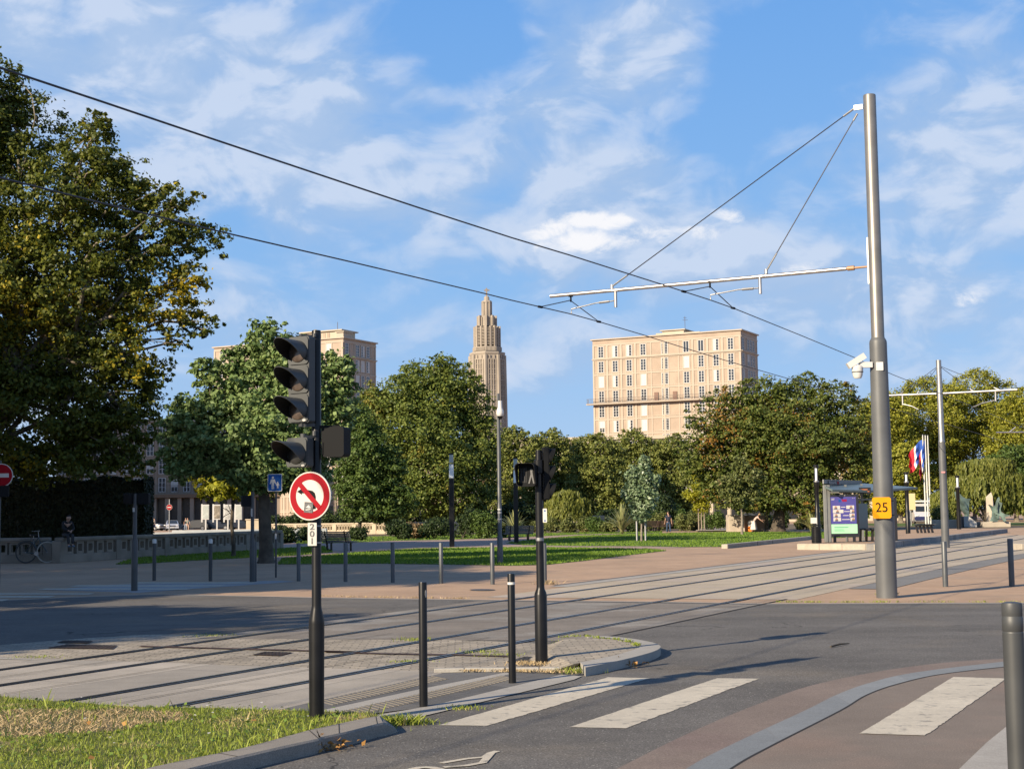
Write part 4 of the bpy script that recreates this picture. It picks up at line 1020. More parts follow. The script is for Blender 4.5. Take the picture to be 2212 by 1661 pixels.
# --- tram stop platform and shelter
zp_ = .26
fl_ = Vector(G(*zb(-30, 884))); fr_ = Vector(G(*zb(745, 890))); er_ = Vector(G(*zb(2052, 716))); dirb = (er_ - fr_).normalized()
el_ = er_ + Vector((-dirb.y, dirb.x, 0)) * 5.2; bl_ = fl_ + dirb * ((er_ - fr_).length - 2)
m_kerbp = ground_mat('pale_kerb_stone', (.37, .335, .28), .15, 60, .14, .7, mode=('brick', .25, 1.0, 7, (.12, .11, .1), .012, 0.))
m_kerbs = ground_mat('grey_kerb_stone', (.25, .245, .24), .15, 60, .14, .7, mode=('brick', rad(-52), 1.0, 7, (.06, .06, .06), .012, 0.))
pl = [fl_, fr_, er_, el_, bl_]
b = MB(); b.sheet([(p.x, p.y) for p in pl], zp_ - .002); T = b.build('platform_paving', g_plaza); tag(T, kind='structure')
b = MB()
def kerbrow(b, a, c, w=.32):
    d = c - a; q = Vector((-d.y, d.x, 0)).normalized(); b.box((a + c) / 2 + q * w / 2 + Vector((0, 0, zp_ / 2 - .02)), (d.length, w, zp_ + .06), rz=math.atan2(d.y, d.x), bevel=.02)
kerbrow(b, fl_, fr_); tag(b.build('platform_kerb', m_kerbp), kind='structure')
b = MB(); kerbrow(b, fr_ + dirb * .02, er_, .4); tag(b.build('platform_kerb', m_kerbs), kind='structure')
b = MB(); a_ = Vector(G(*zb(2120, 885))); b.box(a_ + Vector((2.5, .4, .12)), (5, .8, .28), rz=.2, bevel=.02); tag(b.build('platform_kerb', m_kerbp), kind='structure')
# low lawn kerb
b = MB(); a_ = Vector(G(*zp(1300, 926))); c_ = Vector(G(*zp(2090, 842))); d = c_ - a_; b.box((a_ + c_) / 2 + Vector((0, .15, .09)), (d.length, .3, .22), rz=math.atan2(d.y, d.x), bevel=.02); tag(b.build('lawn_kerb', m_kerbp), kind='structure')

sx, sy, _ = G(*zb(285, 812), z=zp_); sd = Vector((dirb.x, dirb.y, 0)); 
T = thing('tram_shelter', (sx, sy, zp_), 'grey glass tram shelter with a purple and green poster panel on the platform', 'tram shelter')
k_ = sy / FPX; X_ = lambda x, y=700: at(*zb(x, y), sy).x - sx; Z_ = lambda y, x=285: at(*zb(x, y), sy).z - zp_
b = MB(); b.box((X_(257), 0, Z_(245) / 2), (.16, .16, Z_(245)), bevel=.02); b.box((X_(290), .02, Z_(245) / 2), (.18, .12, Z_(245)), bevel=.02); b.build_each('post', m_zinc if 0 else mat('shelter_frame', (.20, .205, .195), .5, .2, .1, 3), T)
m_fr = MATS['shelter_frame']; m_gl = mat('shelter_glass', (.16, .22, .23), .08, 0, spec=.9); m_scr = mat('poster_frame', (.02, .02, .024), .3)
# roof: shallow wedge running away along the platform
r0 = Vector((X_(235, 250), -.1, Z_(247))); u = Vector((sd.x, sd.y, 0)); v = Vector((sd.y, -sd.x, 0))
e1 = at(*zb(610, 228), sy + 4.0) - Vector((sx, sy, zp_)); e2 = at(*zb(1160, 268), sy + 4.5) - Vector((sx, sy, zp_)); e0 = at(*zb(232, 250), sy) - Vector((sx, sy, zp_)); e3 = at(*zb(320, 290), sy - .6) - Vector((sx, sy, zp_)); e4 = at(*zb(700, 300), sy + 1.0) - Vector((sx, sy, zp_))
b = MB(); top_ = [e0, e1, e2, e4, e3]; th = Vector((0, 0, -.10)); n_ = 5
b.add([*top_, *[p + th for p in top_]], [(0, 4, 3, 2, 1), (5, 6, 7, 8, 9)] + [(i, (i + 1) % n_, n_ + (i + 1) % n_, n_ + i) for i in range(n_)]); b.build('roof', mat('roof_glass', (.10, .13, .125), .35, 0, .15, 2), T)
d_ = (e1 - e0); b = MB(); b.box(e0 + d_ * .5 + Vector((-.02, -.03, .10)), (d_.length, .06, .20), rz=math.atan2(d_.y, d_.x)); fas = b.build('fascia', m_fr, T)
fq = e0 + d_ * .24; Mx = Matrix.Translation(fq + Vector((0.0, -.05, .10))) @ facing((0, 0, 0), -math.atan2(d_.y, d_.x))
b = MB(); b.prism([(-.65, -.09), (.65, -.09), (.65, .09), (-.65, .09)], .018, .03, Mx); sn = b.build('stop_name_sign', mat('sign_dark', (.06, .06, .065), .5), fas)
text_mesh('lettering', 'Hôtel de Ville', .165, m_sign_white, sn, Mx @ Matrix.Translation((-.16, 0, .032)), .002)
on([(x + .5, y) for x, y in ((-.09, -.07), (.0, -.07), (.0, .07), (-.09, .07))], .031, .034, m_sign_red, 'sign_mark', sn, Mx)
on([(x + .61, y) for x, y in ((-.07, -.07), (.02, -.07), (.02, .07), (-.07, .07))], .031, .034, m_sign_red, 'sign_mark', sn, Mx)
# poster panel
pw = X_(585) - X_(290); phh = Z_(340) - Z_(760); pc = Vector(((X_(585) + X_(290)) / 2, -.03, (Z_(340) + Z_(760)) / 2)); Mx = facing(pc, rad(2))
b = MB(); b.prism(rrect(pw, phh, .03), -.14, 0, Mx); pan = b.build('poster_panel', m_scr, T)
m_purple = mat('poster_purple', (.065, .06, .25), .4, 0, .08, 3); m_mint = mat('poster_mint', (.36, .66, .42), .35, 0, .06, 3); m_skin = mat('poster_tone', (.35, .2, .15), .6)
PX = lambda x: (x - 437.5) / 295 * pw; PY = lambda y: (550 - y) / 420 * phh
q4 = lambda x0, y0, x1, y1: [(PX(x0), PY(y1)), (PX(x1), PY(y1)), (PX(x1), PY(y0)), (PX(x0), PY(y0))]
on(q4(308, 364, 560, 632), .001, .003, m_purple, 'poster', pan, Mx); on(q4(308, 634, 566, 726), .001, .003, m_mint, 'poster', pan, Mx)
pst = pan
k2_ = MB(); k3 = MB(); k4 = MB()
for i, (x0, y0, x1) in enumerate(((330, 452, 402), (463, 450, 540), (330, 490, 434), (500, 490, 540), (333, 530, 405), (492, 530, 542), (333, 570, 408), (500, 570, 542))):
    k2_.prism(q4(x0, y0, x1, y0 + 34), .0035, .005, Mx); cx_ = (x0 + x1) / 2 + (8 if i % 2 else -6)
    k3.prism([(PX(cx_) + x * .055, PY(y0 + 13) + y * .05) for x, y in disc(1, 10)], .0055, .007, Mx); k4.prism(q4(cx_ - 15, y0 + 20, cx_ + 15, y0 + 33), .0055, .007, Mx)
for y0, x0, x1 in ((462, 410, 455), (505, 440, 495), (545, 428, 484), (584, 416, 494)): k2_.prism(q4(x0, y0, x1, y0 + 7), .0035, .005, Mx)
for y0, x0, x1 in ((380, 318, 350), (390, 318, 345), (376, 525, 532), (376, 540, 546)): k2_.prism(q4(x0, y0, x1, y0 + 4), .0035, .005, Mx)
k2_.build_each('poster_print', m_sign_white, pan); k3.build_each('poster_portrait', m_skin, pan); k4.build_each('poster_shoulders', m_stick, pan)
kk = MB(); 
for y0, x0, x1 in ((660, 340, 480), (664, 340, 470), (684, 340, 430), (696, 340, 440)): kk.prism(q4(x0, y0, x1, y0 + 5), .0035, .005, Mx)
kk.build_each('poster_print', mat('mint_dark', (.12, .38, .22), .5), pan)
on(q4(420, 390, 470, 400), .0035, .005, m_sign_red, 'poster_print', pan, Mx); on(q4(425, 404, 470, 412), .0035, .005, m_sign_red, 'poster_print', pan, Mx); on(q4(388, 390, 410, 416), .0035, .005, m_sign_blue, 'poster_print', pan, Mx)
on(q4(395, 348, 455, 354), .001, .003, m_sign_white, 'panel_lamp', pan, Mx)
b = MB(); b.box((pc.x - .45, 0, .13), (.12, .1, .26)); b.box((pc.x + .45, 0, .13), (.12, .1, .26)); b.build_each('panel_foot', m_scr, T)
# back wall glass, rear posts, seats, timetable totem
for f in (.3, .62, .95):
    p = e0.lerp(e1, f); p2 = p + u * 0
    b = MB(); b.box((p.x + .35 + f * .6, p.y + .3, p.z / 2), (.1, .1, p.z)); b.build('post', m_fr, T)
gx0, gx1 = X_(600), X_(735)
b = MB(); b.box(((gx0 + gx1) / 2, 1.6, (Z_(430) + Z_(690)) / 2), (gx1 - gx0 + .2, .03, Z_(430) - Z_(690))); b.build('glass_pane', m_gl, T)
b = MB(); b.box((X_(650), 1.3, Z_(390)), (X_(735) - X_(590) + .6, .05, .08)); b.box((X_(500), 1.3, Z_(318)), (1.9, .05, .06)); b.build_each('crossbar', m_fr, T)
b = MB(); b.box((X_(700), .9, Z_(303)), (.55, .06, .30)); scr = b.build('display', m_scr, T)
on([(-.2, -.06), (.2, -.06), (.2, -.02), (-.2, -.02)], .001, .003, mat('amber_dots', (.5, .16, .05), .5), 'display_text', scr, facing((X_(700), .86, Z_(303)), 0)); on([(-.2, .03), (.12, .03), (.12, .07), (-.2, .07)], .001, .003, MATS['amber_dots'], 'display_text', scr, facing((X_(700), .86, Z_(303)), 0))
for i in range(3):
    sx_ = X_(625) + i * (X_(745) - X_(625)) / 2; b = MB(); b.box((sx_, .5, Z_(688)), (.42, .4, .06), bevel=.02); b.box((sx_, .6, Z_(688) / 2), (.07, .25, Z_(688)), rx=.2); b.build('seat', m_scr, T)
b = MB(); b.box((X_(950), 1.0, Z_(375) / 2), (.62, .14, Z_(375)), bevel=.02); tt_ = b.build('timetable_totem', m_scr, T)
b = MB(); b.box((X_(948), .922, (Z_(455) + Z_(655)) / 2), (.24, .01, Z_(455) - Z_(655))); b.build('timetable', mat('timetable_paper', (.4, .42, .42), .4), tt_)
# litter bin with ashtray flag
bx, by, _ = G(*zb(165, 820), z=zp_)
T = thing('litter_bin', (bx, by, zp_), 'black slatted litter bin with a white plate, standing at the platform end', 'litter bin')
kb_ = by / FPX; rB = 50 / 3.95 / 1.157 * kb_; hB = H(T, *zb(165, 655))
b = MB()
for i in range(9): b.lathe([(rB, .04 + i * hB / 9.2), (rB, .04 + i * hB / 9.2 + hB / 13)], 20)
b.lathe([(rB * .9, .0), (rB * .9, hB)], 20); b.build('drum', m_black, T)
b = MB(); b.tube([(rB * math.cos(t), rB * math.sin(t), hB + .06) for t in [i * pi / 12 for i in range(25)]], .025, 6); b.build('rim', m_black, T)
b = MB(); b.box((-rB * .45, 0, hB + .27), (.28, .02, .26)); b.build('plate', m_white, T)
b = MB(); b.box((-rB * .45, .02, hB + .08), (.04, .03, .2)); b.build('plate_stem', m_black, T)
# row of platform seats
x, y, _ = G(*zf(665, 1420), z=zp_)
T = thing('seat_row', (x, y, zp_), 'row of dark perch seats on angled legs before the flagpoles', 'seat row', rz=math.atan2(dirb.y, dirb.x) - rad(52))
L_ = 250 / 5.034 / 1.157 * y / FPX
b = MB(); b.box((0, 0, .48), (L_, .12, .06)); b.build('rail', m_scr, T)
for i in range(5):
    xx = -L_ / 2 + .12 + i * (L_ - .24) / 4; b = MB(); b.box((xx, .05, .27), (.10, .12, .55), ry=rad(-14)); b.build('leg', m_scr, T)
    b = MB(); b.box((xx, -.1, .53), (.36, .36, .05), bevel=.015); b.build('seat', m_grey, T)
# flagpoles with tricolour flags
m_fb = mat('flag_blue', (.03, .10, .42), .7); m_fw = mat('flag_white', (.75, .74, .72), .7); m_frd = mat('flag_red', (.60, .02, .04), .7)
gF = 'white flagpoles behind the tram stop'
for i, (pxb, pxt, fl, lb) in enumerate(((680, 630, 1, 'white flagpole flying a tricolour flag, leftmost of the three'), (712, 648, 2, 'white flagpole with a drooping tricolour, middle of the three'), (742, 682, 0, 'bare white flagpole, rightmost of the three'))):
    T = pole_thing('flagpole', *zf(pxb, 1318), lb, 'flagpole', group=gF)
    h_ = at(*zf(pxt, 190 + 4 * i), T.location.y).z
    b = MB(); b.lathe([(.09, 0), (.085, h_ * .4), (.055, h_)], 12); b.build('pole', m_white, T, smooth=True)
    b = MB(); b.lathe([(.03, h_), (.09, h_ + .04), (.03, h_ + .1)], 10); b.build('finial', m_zinc, T)
    if fl:
        # limp flag: columns of cloth falling away from the hoist, folded
        hoist, fly = 1.75, 2.3 if fl == 1 else 1.7; b = MB(); n_ = 18; A = []
        s_ = h_ - .5; drop = 1.75 if fl == 1 else 2.6; reach = 1.55 if fl == 1 else .75
        for j in range(n_ + 1):
            f = j / n_; x_ = -.07 - reach * f ** .85; y_ = .22 * math.sin(f * 9 + fl) * (.3 + f); zt_ = s_ - drop * f ** 1.25 ; zb_ = s_ - 2.25 - (drop - .2) * f ** 1.1 + .25 * f * math.sin(f * 7)
            A.append([(x_ + .1 * math.sin(q * 2.2 + f * 5) * f, y_ + .1 * math.sin(q * 3 + f * 4), zt_ + (zb_ - zt_) * q / 5) for q in range(6)])
        for j in range(n_): b.cur = 0 if j < 8 else (1 if j < 10 else 2); b.strip(A[j], A[j + 1])
        b.build('flag', [m_fb, m_fw, m_frd], T, smooth=True)
# ------------------------------------------------------------------ trees and plants
m_bark = mat('bark', (.085, .068, .05), .9, 0, .4, 3, .7, 14)
m_barkp = mat('plane_bark', (.20, .17, .125), .9, 0, .5, 2.2, .5, 10)
m_barkl = mat('young_bark', (.24, .20, .16), .9, 0, .3, 6, .4, 20)
lm_plane = leaf_mat('plane_leaves', (.048, .074, .012), (.165, .18, .022), (.44, .34, .022), .52, .22, .36)
lm_tulip = leaf_mat('tulip_leaves', (.085, .15, .04), (.26, .34, .125), (.36, .36, .06), .36, .3, .24, .55, .3)
lm_mid = leaf_mat('middle_leaves', (.078, .122, .022), (.215, .25, .05), (.26, .22, .04), .40, .25, .3)
lm_green = leaf_mat('green_leaves', (.050, .095, .020), (.125, .18, .038), (.16, .18, .04), .25, .3, .28)
lm_row = leaf_mat('row_leaves', (.10, .135, .028), (.265, .28, .066), (.30, .235, .05), .42, .2, .28)
lm_horn = leaf_mat('hornbeam_leaves', (.055, .092, .016), (.16, .178, .033), (.30, .15, .03), .48, .35, .24)
lm_right = leaf_mat('right_leaves', (.15, .18, .018), (.38, .36, .045), (.36, .28, .035), .36, .2, .28)
lm_yel = leaf_mat('yellow_leaves', (.22, .24, .02), (.44, .43, .035), (.46, .34, .02), .4, .5, .4)
lm_wil = leaf_mat('willow_leaves', (.10, .125, .020), (.22, .23, .045), (.24, .20, .05), .3, .4, .3)
lm_silver = leaf_mat('silver_leaves', (.10, .16, .065), (.30, .38, .22), (.35, .40, .26), .35, 1., .2, .4, .6)
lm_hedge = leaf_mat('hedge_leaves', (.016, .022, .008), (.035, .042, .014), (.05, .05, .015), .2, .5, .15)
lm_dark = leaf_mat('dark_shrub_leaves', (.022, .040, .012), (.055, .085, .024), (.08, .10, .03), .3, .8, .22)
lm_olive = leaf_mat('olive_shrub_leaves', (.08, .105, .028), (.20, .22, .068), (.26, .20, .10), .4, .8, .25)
lm_blade = leaf_mat('blade_leaves', (.15, .175, .06), (.42, .42, .19), (.46, .43, .22), .35, 2., .2, .4, .5)
lm_straw = leaf_mat('straw_plants', (.22, .15, .075), (.40, .29, .15), (.32, .22, .14), .4, 1., .25)

def leafmesh(name, C, Nrm, size, rng, m, parent, asp=.62, fold=.18):
    n = len(C)
    Nrm = Nrm / (np.linalg.norm(Nrm, axis=1, keepdims=True) + 1e-9)
    R_ = rng.normal(size=(n, 3)); T_ = np.cross(Nrm, R_); T_ /= (np.linalg.norm(T_, axis=1, keepdims=True) + 1e-9); B_ = np.cross(Nrm, T_)
    l = size * rng.uniform(.65, 1.3, (n, 1)); w = l * asp * rng.uniform(.8, 1.2, (n, 1)); f = l * fold * rng.uniform(-.3, 1, (n, 1))
    V = np.stack([C - T_ * l * .5, C + B_ * w * .5 + Nrm * f + T_ * l * .08, C + T_ * l * .5 - Nrm * f * .4, C - B_ * w * .5 + Nrm * f + T_ * l * .08], 1).reshape(-1, 3)
    Q = np.arange(n * 4, dtype=np.int32).reshape(n, 4)
    return npmesh(name, V, Q, m, parent)

def crown_points(blobs, n, rng, sub=(.24, .42), nsub=1.0, flat=.75, shell=.42, droop=0., fill=.34):
    """leaf positions and normals: blobs -> sub-clumps -> leaves"""
    vol = np.array([b[3] * b[4] * b[5] for b in blobs]) ** .78; vol = vol / vol.sum()
    Cs, Ns = [], []
    for b, fr in zip(blobs, vol):
        c = np.array(b[:3]); r = np.array(b[3:6]); mr_ = (r[0] * r[1] * r[2]) ** (1 / 3)
        # a filling of loose leaves all through the blob
        k = int(n * fr * fill); d = rng.normal(size=(k, 3)); d /= np.linalg.norm(d, axis=1, keepdims=True)
        Cs.append(c + d * r * (rng.uniform(.25, 1.0, (k, 1)) ** .6) * (1 + rng.normal(size=(k, 1)) * .06)); Ns.append(d * .5 + np.array([0, 0, .5]) + rng.normal(size=(k, 3)) * .7)
        K = max(8, int(40 * nsub * (fr * len(blobs)) ** .3)); nl = max(8, int(n * fr * (1 - fill) / K))
        for _ in range(K):
            d = rng.normal(size=3); d /= np.linalg.norm(d)
            f = shell + (1.04 - shell) * rng.uniform() ** .55 + (rng.uniform(.08, .34) if rng.uniform() < .16 else 0)
            sc_ = c + d * r * f; rs_ = mr_ * rng.uniform(*sub) * (1.25 - .45 * f)
            k = int(nl * rng.uniform(.5, 1.5))
            u = rng.normal(size=(k, 3)); u /= np.linalg.norm(u, axis=1, keepdims=True)
            st = rng.uniform(.7, 1.35, 3) * np.array([1.15, 1.15, flat])
            p = u * (rng.uniform(size=(k, 1)) ** .5) * rs_ * st * (1 + .25 * rng.normal(size=(k, 1)))
            if droop: p[:, 2] -= droop * (p[:, 0] ** 2 + p[:, 1] ** 2) / rs_
            Cs.append(sc_ + p); Ns.append(u * .6 + d * .35 + np.array([0, 0, .45]) + rng.normal(size=(k, 3)) * .6)
    return np.concatenate(Cs), np.concatenate(Ns)

def limb(b, p0, p1, r0, r1, rng, k=6, wob=.06):
    p0, p1 = Vector(p0), Vector(p1); L_ = (p1 - p0).length; pts = []; rs = []
    for i in range(k + 1):
        f = i / k; p = p0.lerp(p1, f) + Vector(rng.normal(size=3)) * wob * L_ * math.sin(f * pi) * .6
        p.z += L_ * .10 * math.sin(f * pi) * (1 if p1.z > p0.z else 0)
        pts.append(p); rs.append(r0 + (r1 - r0) * f ** .8)
    b.tube(pts, rs, 8)
    return pts

def tree(name, base, blobs_px, n, size, lm, label, cat='tree', group=None, tr=.2, bark=None, seed=1, depthf=.9, trunk_top=None, Y=None, crown='crown', **kw):
    """base = (px,py) on the ground or None with Y; blobs in view pixels (x,y,rx,ry[,dy metres])"""
    rng = np.random.default_rng(seed)
    if isinstance(base[0], float) and Y is None and abs(base[0]) < 400 and len(base) == 3: bx, by = base[0], base[1]
    elif Y is not None: bx, by = at(base[0], 1100, Y).x, Y
    else: bx, by, _ = G(*base)
    T = thing(name, (bx, by, 0), label, cat, group=group); k_ = by / FPX; bl = []
    for q in blobs_px:
        dy = q[4] if len(q) > 4 else rng.uniform(-.35, .35) * q[2] * k_
        p = at(q[0], q[1], by + dy) - Vector((bx, by, 0)); bl.append((p.x, p.y, p.z, q[2] * k_, q[2] * k_ * depthf, q[3] * k_))
    C_, N_ = crown_points(bl, n, rng, **kw)
    ok = C_[:, 2] > .15; leafmesh(crown, C_[ok], N_[ok], size, rng, lm, T)
    b = MB(); cen = sum((Vector(q[:3]) for q in bl), Vector()) / len(bl); low = min(q[2] - q[5] for q in bl)
    fork = Vector((cen.x * .25, cen.y * .25, max(low + .15 * (cen.z - low), .9 if trunk_top is None else trunk_top)))
    b.lathe([(tr * 1.5, -.1), (tr * 1.15, .15), (tr, .6)], 12); b.tube([(0, 0, .5), fork * .55 + Vector((rng.normal() * .05, 0, 0)), fork], [tr, tr * .88, tr * .75], 12)
    lead = Vector((cen.x * .6, cen.y * .6, cen.z)); limb(b, fork, lead, tr * .72, tr * .4, rng)
    for q in bl:
        st = fork.lerp(lead, rng.uniform(0, .9)); pts = limb(b, st, q[:3], tr * .38, tr * .10, rng, wob=.1)
        for _ in range(3):
            d = rng.normal(size=3); d /= np.linalg.norm(d); e = Vector(q[:3]) + Vector(d * np.array(q[3:6]) * .75)
            limb(b, pts[rng.integers(2, 6)], e, tr * .14, tr * .035, rng, 4, .12)
    b.build('trunk', bark or m_bark, T, smooth=True)
    return T

tree('plane_tree', (-110, 1100), [(-160, 330, 210, 240, 0), (10, 190, 55, 75), (-60, 250, 110, 110), (50, 300, 115, 95), (195, 330, 70, 75), (210, 275, 34, 38), (150, 420, 150, 110), (270, 430, 95, 75), (372, 432, 62, 36), (420, 515, 68, 42), (330, 500, 100, 60),
      (270, 590, 130, 80), (410, 600, 52, 36), (350, 660, 85, 55), (430, 700, 48, 30), (385, 735, 34, 26), (130, 580, 170, 130), (-80, 560, 210, 190, 0), (180, 720, 150, 110), (20, 740, 180, 150), (270, 760, 75, 80), (200, 860, 140, 100), (60, 900, 200, 130), (300, 850, 50, 60), (250, 960, 75, 60), (-120, 850, 160, 200), (130, 990, 120, 50), (20, 1000, 90, 45), (290, 1000, 40, 40), (310, 920, 40, 50), (345, 800, 34, 40)],
     190000, .21, lm_plane, 'huge plane tree with yellowing leaves filling the left edge, behind the hedge', tr=.42, bark=m_barkp, seed=4, Y=68., depthf=.8, sub=(.15, .30), nsub=1.9, shell=.30, fill=.10)
tree('tulip_tree', (575, 1216), [(575, 745, 48, 55), (530, 790, 50, 50), (625, 775, 55, 60), (480, 850, 62, 70), (560, 850, 90, 80), (660, 840, 80, 80), (735, 815, 38, 62), (740, 890, 36, 60), (440, 800, 28, 26), (415, 925, 58, 70), (380, 960, 40, 50), (510, 940, 100, 75), (620, 935, 100, 75), (700, 940, 55, 60), (470, 995, 85, 40), (600, 1010, 110, 45), (390, 1010, 36, 34), (560, 1040, 80, 26), (660, 1030, 60, 30), (395, 870, 26, 22)],
     68000, .195, lm_tulip, 'broad light-green tree with one straight trunk, right behind the traffic light', tr=.27, seed=8, depthf=.9, sub=(.16, .34), nsub=1.5, fill=.18, shell=.36)
tree('lime_tree', (505, 1100), [(430, 1030, 26, 22), (465, 1020, 36, 24), (480, 1052, 42, 28), (528, 1050, 34, 30), (445, 1062, 22, 16), (512, 1020, 25, 22), (575, 1030, 40, 40), (600, 1000, 60, 40)], 7500, .20, lm_yel, 'yellow-green young tree glowing in a gap of sun above the map panels', tr=.09, seed=12, Y=66., sub=(.25, .45))
tree('plane_tree', (930, 1100), [(955, 795, 34, 34), (915, 820, 55, 45), (985, 825, 45, 45), (860, 860, 70, 48), (940, 870, 90, 60), (1025, 880, 45, 60), (805, 890, 45, 50), (880, 930, 110, 70), (1000, 950, 75, 75), (1055, 960, 26, 70), (930, 1010, 120, 70), (1035, 1040, 42, 65), (860, 1050, 70, 50), (960, 1075, 95, 48), (1000, 1110, 60, 30)],
     95000, .31, lm_mid, 'big olive-green tree with a peaked top in the middle, left of the church tower', tr=.36, bark=m_barkp, seed=21, Y=150., depthf=.9, sub=(.20, .36), nsub=1.3)
tree('chestnut_tree', (775, 1100), [(775, 925, 40, 60), (790, 985, 55, 60), (755, 1010, 35, 50), (830, 1010, 45, 50), (780, 1065, 60, 45), (850, 1080, 50, 38), (810, 1105, 70, 24)], 42000, .27, lm_green, 'dark green tree between the light-green tree and the big middle tree', tr=.2, seed=22, Y=134., sub=(.2, .36))
gT = 'trees in the row below the church tower'
for i, (px, tops, sd_, wl) in enumerate(((1120, 925, 31, 'first tree right of the church tower, in the far row'), (1205, 930, 32, 'far-row tree behind the small weeping willow'), (1290, 938, 33, 'far-row tree under the left corner of the large tower block'), (1370, 930, 34, 'far-row tree directly under the large tower block'), (1450, 940, 35, 'far-row tree squeezed against the dense hornbeam'))):
    rr = random.Random(sd_)
    bl = [(px + rr.uniform(-10, 10), tops + 26, 34, 26), (px - 34, tops + 50, 30, 34), (px + 32, tops + 48, 32, 32), (px, tops + 78, 52, 36), (px - 30, tops + 115, 42, 36), (px + 32, tops + 115, 44, 38), (px, tops + 150, 46, 26), (px - 40, tops + 160, 34, 24), (px + 40, tops + 162, 34, 24), (px + rr.uniform(-20, 20), tops + 8, 14, 14)]
    tree('plane_tree', (px + rr.uniform(-8, 8), 1100), bl, 32000, .28, lm_row, wl, group=gT, tr=.22, bark=m_barkp, seed=sd_, Y=165. + rr.uniform(-8, 8), sub=(.2, .36), nsub=1.15)
tree('hornbeam_tree', (1681, 1149), [(1735, 835, 50, 28), (1650, 845, 60, 34), (1800, 855, 50, 34), (1580, 875, 55, 42), (1700, 885, 110, 45), (1840, 900, 45, 50), (1525, 930, 50, 55), (1620, 940, 95, 50), (1760, 945, 110, 50), (1500, 990, 40, 48), (1570, 1000, 80, 45), (1690, 1005, 110, 48), (1820, 1005, 70, 55), (1600, 1060, 75, 34), (1720, 1065, 95, 36), (1835, 1065, 45, 40), (1545, 1050, 45, 32), (1770, 1095, 70, 24), (1700, 960, 170, 90), (1640, 1085, 70, 22), (1860, 960, 34, 50), (1850, 1100, 40, 20)],
     110000, .235, lm_horn, 'wide dense dark tree with bronze patches, left of the thick tram mast', tr=.55, seed=41, depthf=.85, sub=(.15, .28), nsub=1.9, flat=.5, droop=.15, shell=.5)
gT2 = 'tall trees behind the tram stop'
for i, (px, tp, w_, sd_, lb, Y_) in enumerate(((1905, 845, 75, 51, 'tall yellow-green tree showing just right of the thick tram mast', 198.), (2000, 812, 95, 52, 'tall yellow-green tree behind the second tram mast', 206.), (2105, 800, 95, 53, 'tallest yellow-green tree, above the right weeping willow', 210.), (2215, 838, 85, 54, 'yellow-green tree cut by the right edge', 202.), (1945, 960, 60, 55, 'lower tree filling the gap behind the flags', 188.), (2195, 960, 75, 56, 'darker tree at the right edge beside the willow', 185.))):
    rr = random.Random(sd_); bl = [(px, tp + w_ * .35, w_ * .55, w_ * .36), (px - w_ * .55, tp + w_ * .7, w_ * .5, w_ * .45), (px + w_ * .55, tp + w_ * .65, w_ * .5, w_ * .45), (px, tp + w_ * 1.05, w_ * .8, w_ * .5), (px - w_ * .5, tp + w_ * 1.5, w_ * .6, w_ * .5), (px + w_ * .5, tp + w_ * 1.5, w_ * .6, w_ * .5), (px, tp + w_ * 2.0, w_ * .75, w_ * .5), (px + w_ * .3, tp + w_ * 2.4, w_ * .6, w_ * .4), (px - w_ * .4, tp + w_ * 2.5, w_ * .6, w_ * .4), (px, tp + w_ * 2.9, w_ * .7, w_ * .3)]
    tree('plane_tree', (px, 1100), [q for q in bl if q[1] < 1085], int(48000 * (w_ / 85) ** 1.5), .31, lm_right if i != 5 else lm_green, lb, group=gT2, tr=.3, bark=m_barkp, seed=sd_, Y=Y_, sub=(.18, .34), nsub=1.3)

def willow(px, Y, tops, n, label, seed, size=.22):
    """weeping: strands falling from an inner dome. tops = (x, y, rx, strand length px)"""
    rng = np.random.default_rng(seed); bx = at(px, 1100, Y).x; T = thing('weeping_willow', (bx, Y, 0), label, 'tree'); k_ = Y / FPX; Cs = []; Ns = []
    b = MB(); b.lathe([(.28, 0), (.2, .5)], 10)
    for (x, y, rx, ln) in tops:
        c = np.array(at(x, y, Y)) - np.array([bx, Y, 0]); R_ = rx * k_; S_ = int(n / len(tops) / 26)
        limb(b, (0, 0, .4), tuple(c + [0, 0, -.6 * R_ * .3]), .18, .05, rng)
        for _ in range(S_):
            a = rng.uniform(0, 2 * pi); rr = R_ * rng.uniform(.15, 1) ** .6; top = c + np.array([rr * math.cos(a), rr * math.sin(a) * .9, R_ * .45 * math.sqrt(max(0, 1 - (rr / R_) ** 2 * .9))])
            L_ = ln * k_ * rng.uniform(.5, 1.1) * (.35 + .65 * rr / R_); t = np.linspace(0, 1, 26)[:, None]
            out = np.array([math.cos(a), math.sin(a), 0]) * .35 * R_ * .5
            p = top + out * np.sqrt(t) + np.array([0, 0, -1]) * L_ * t ** 1.2 + rng.normal(size=(26, 3)) * .07
            Cs.append(p); Ns.append(np.tile(np.array([math.cos(a), math.sin(a), .25]), (26, 1)) + rng.normal(size=(26, 3)) * .5)
    C_, N_ = np.concatenate(Cs), np.concatenate(Ns); ok = C_[:, 2] > .2
    # narrow leaves hanging down
    C_, N_ = C_[ok], N_[ok]; n_ = len(C_); N_ /= np.linalg.norm(N_, axis=1, keepdims=True)
    D = np.array([0, 0, -1.]) + rng.normal(size=(n_, 3)) * .28; B_ = np.cross(N_, D); B_ /= np.linalg.norm(B_, axis=1, keepdims=True)
    l = size * rng.uniform(.8, 1.6, (n_, 1)); V = np.stack([C_ - D * l * .5, C_ + B_ * l * .17, C_ + D * l * .5, C_ - B_ * l * .17], 1).reshape(-1, 3)
    npmesh('crown', V, np.arange(n_ * 4, dtype=np.int32).reshape(n_, 4), lm_wil, T); b.build('trunk', m_bark, T, smooth=True)
    return T
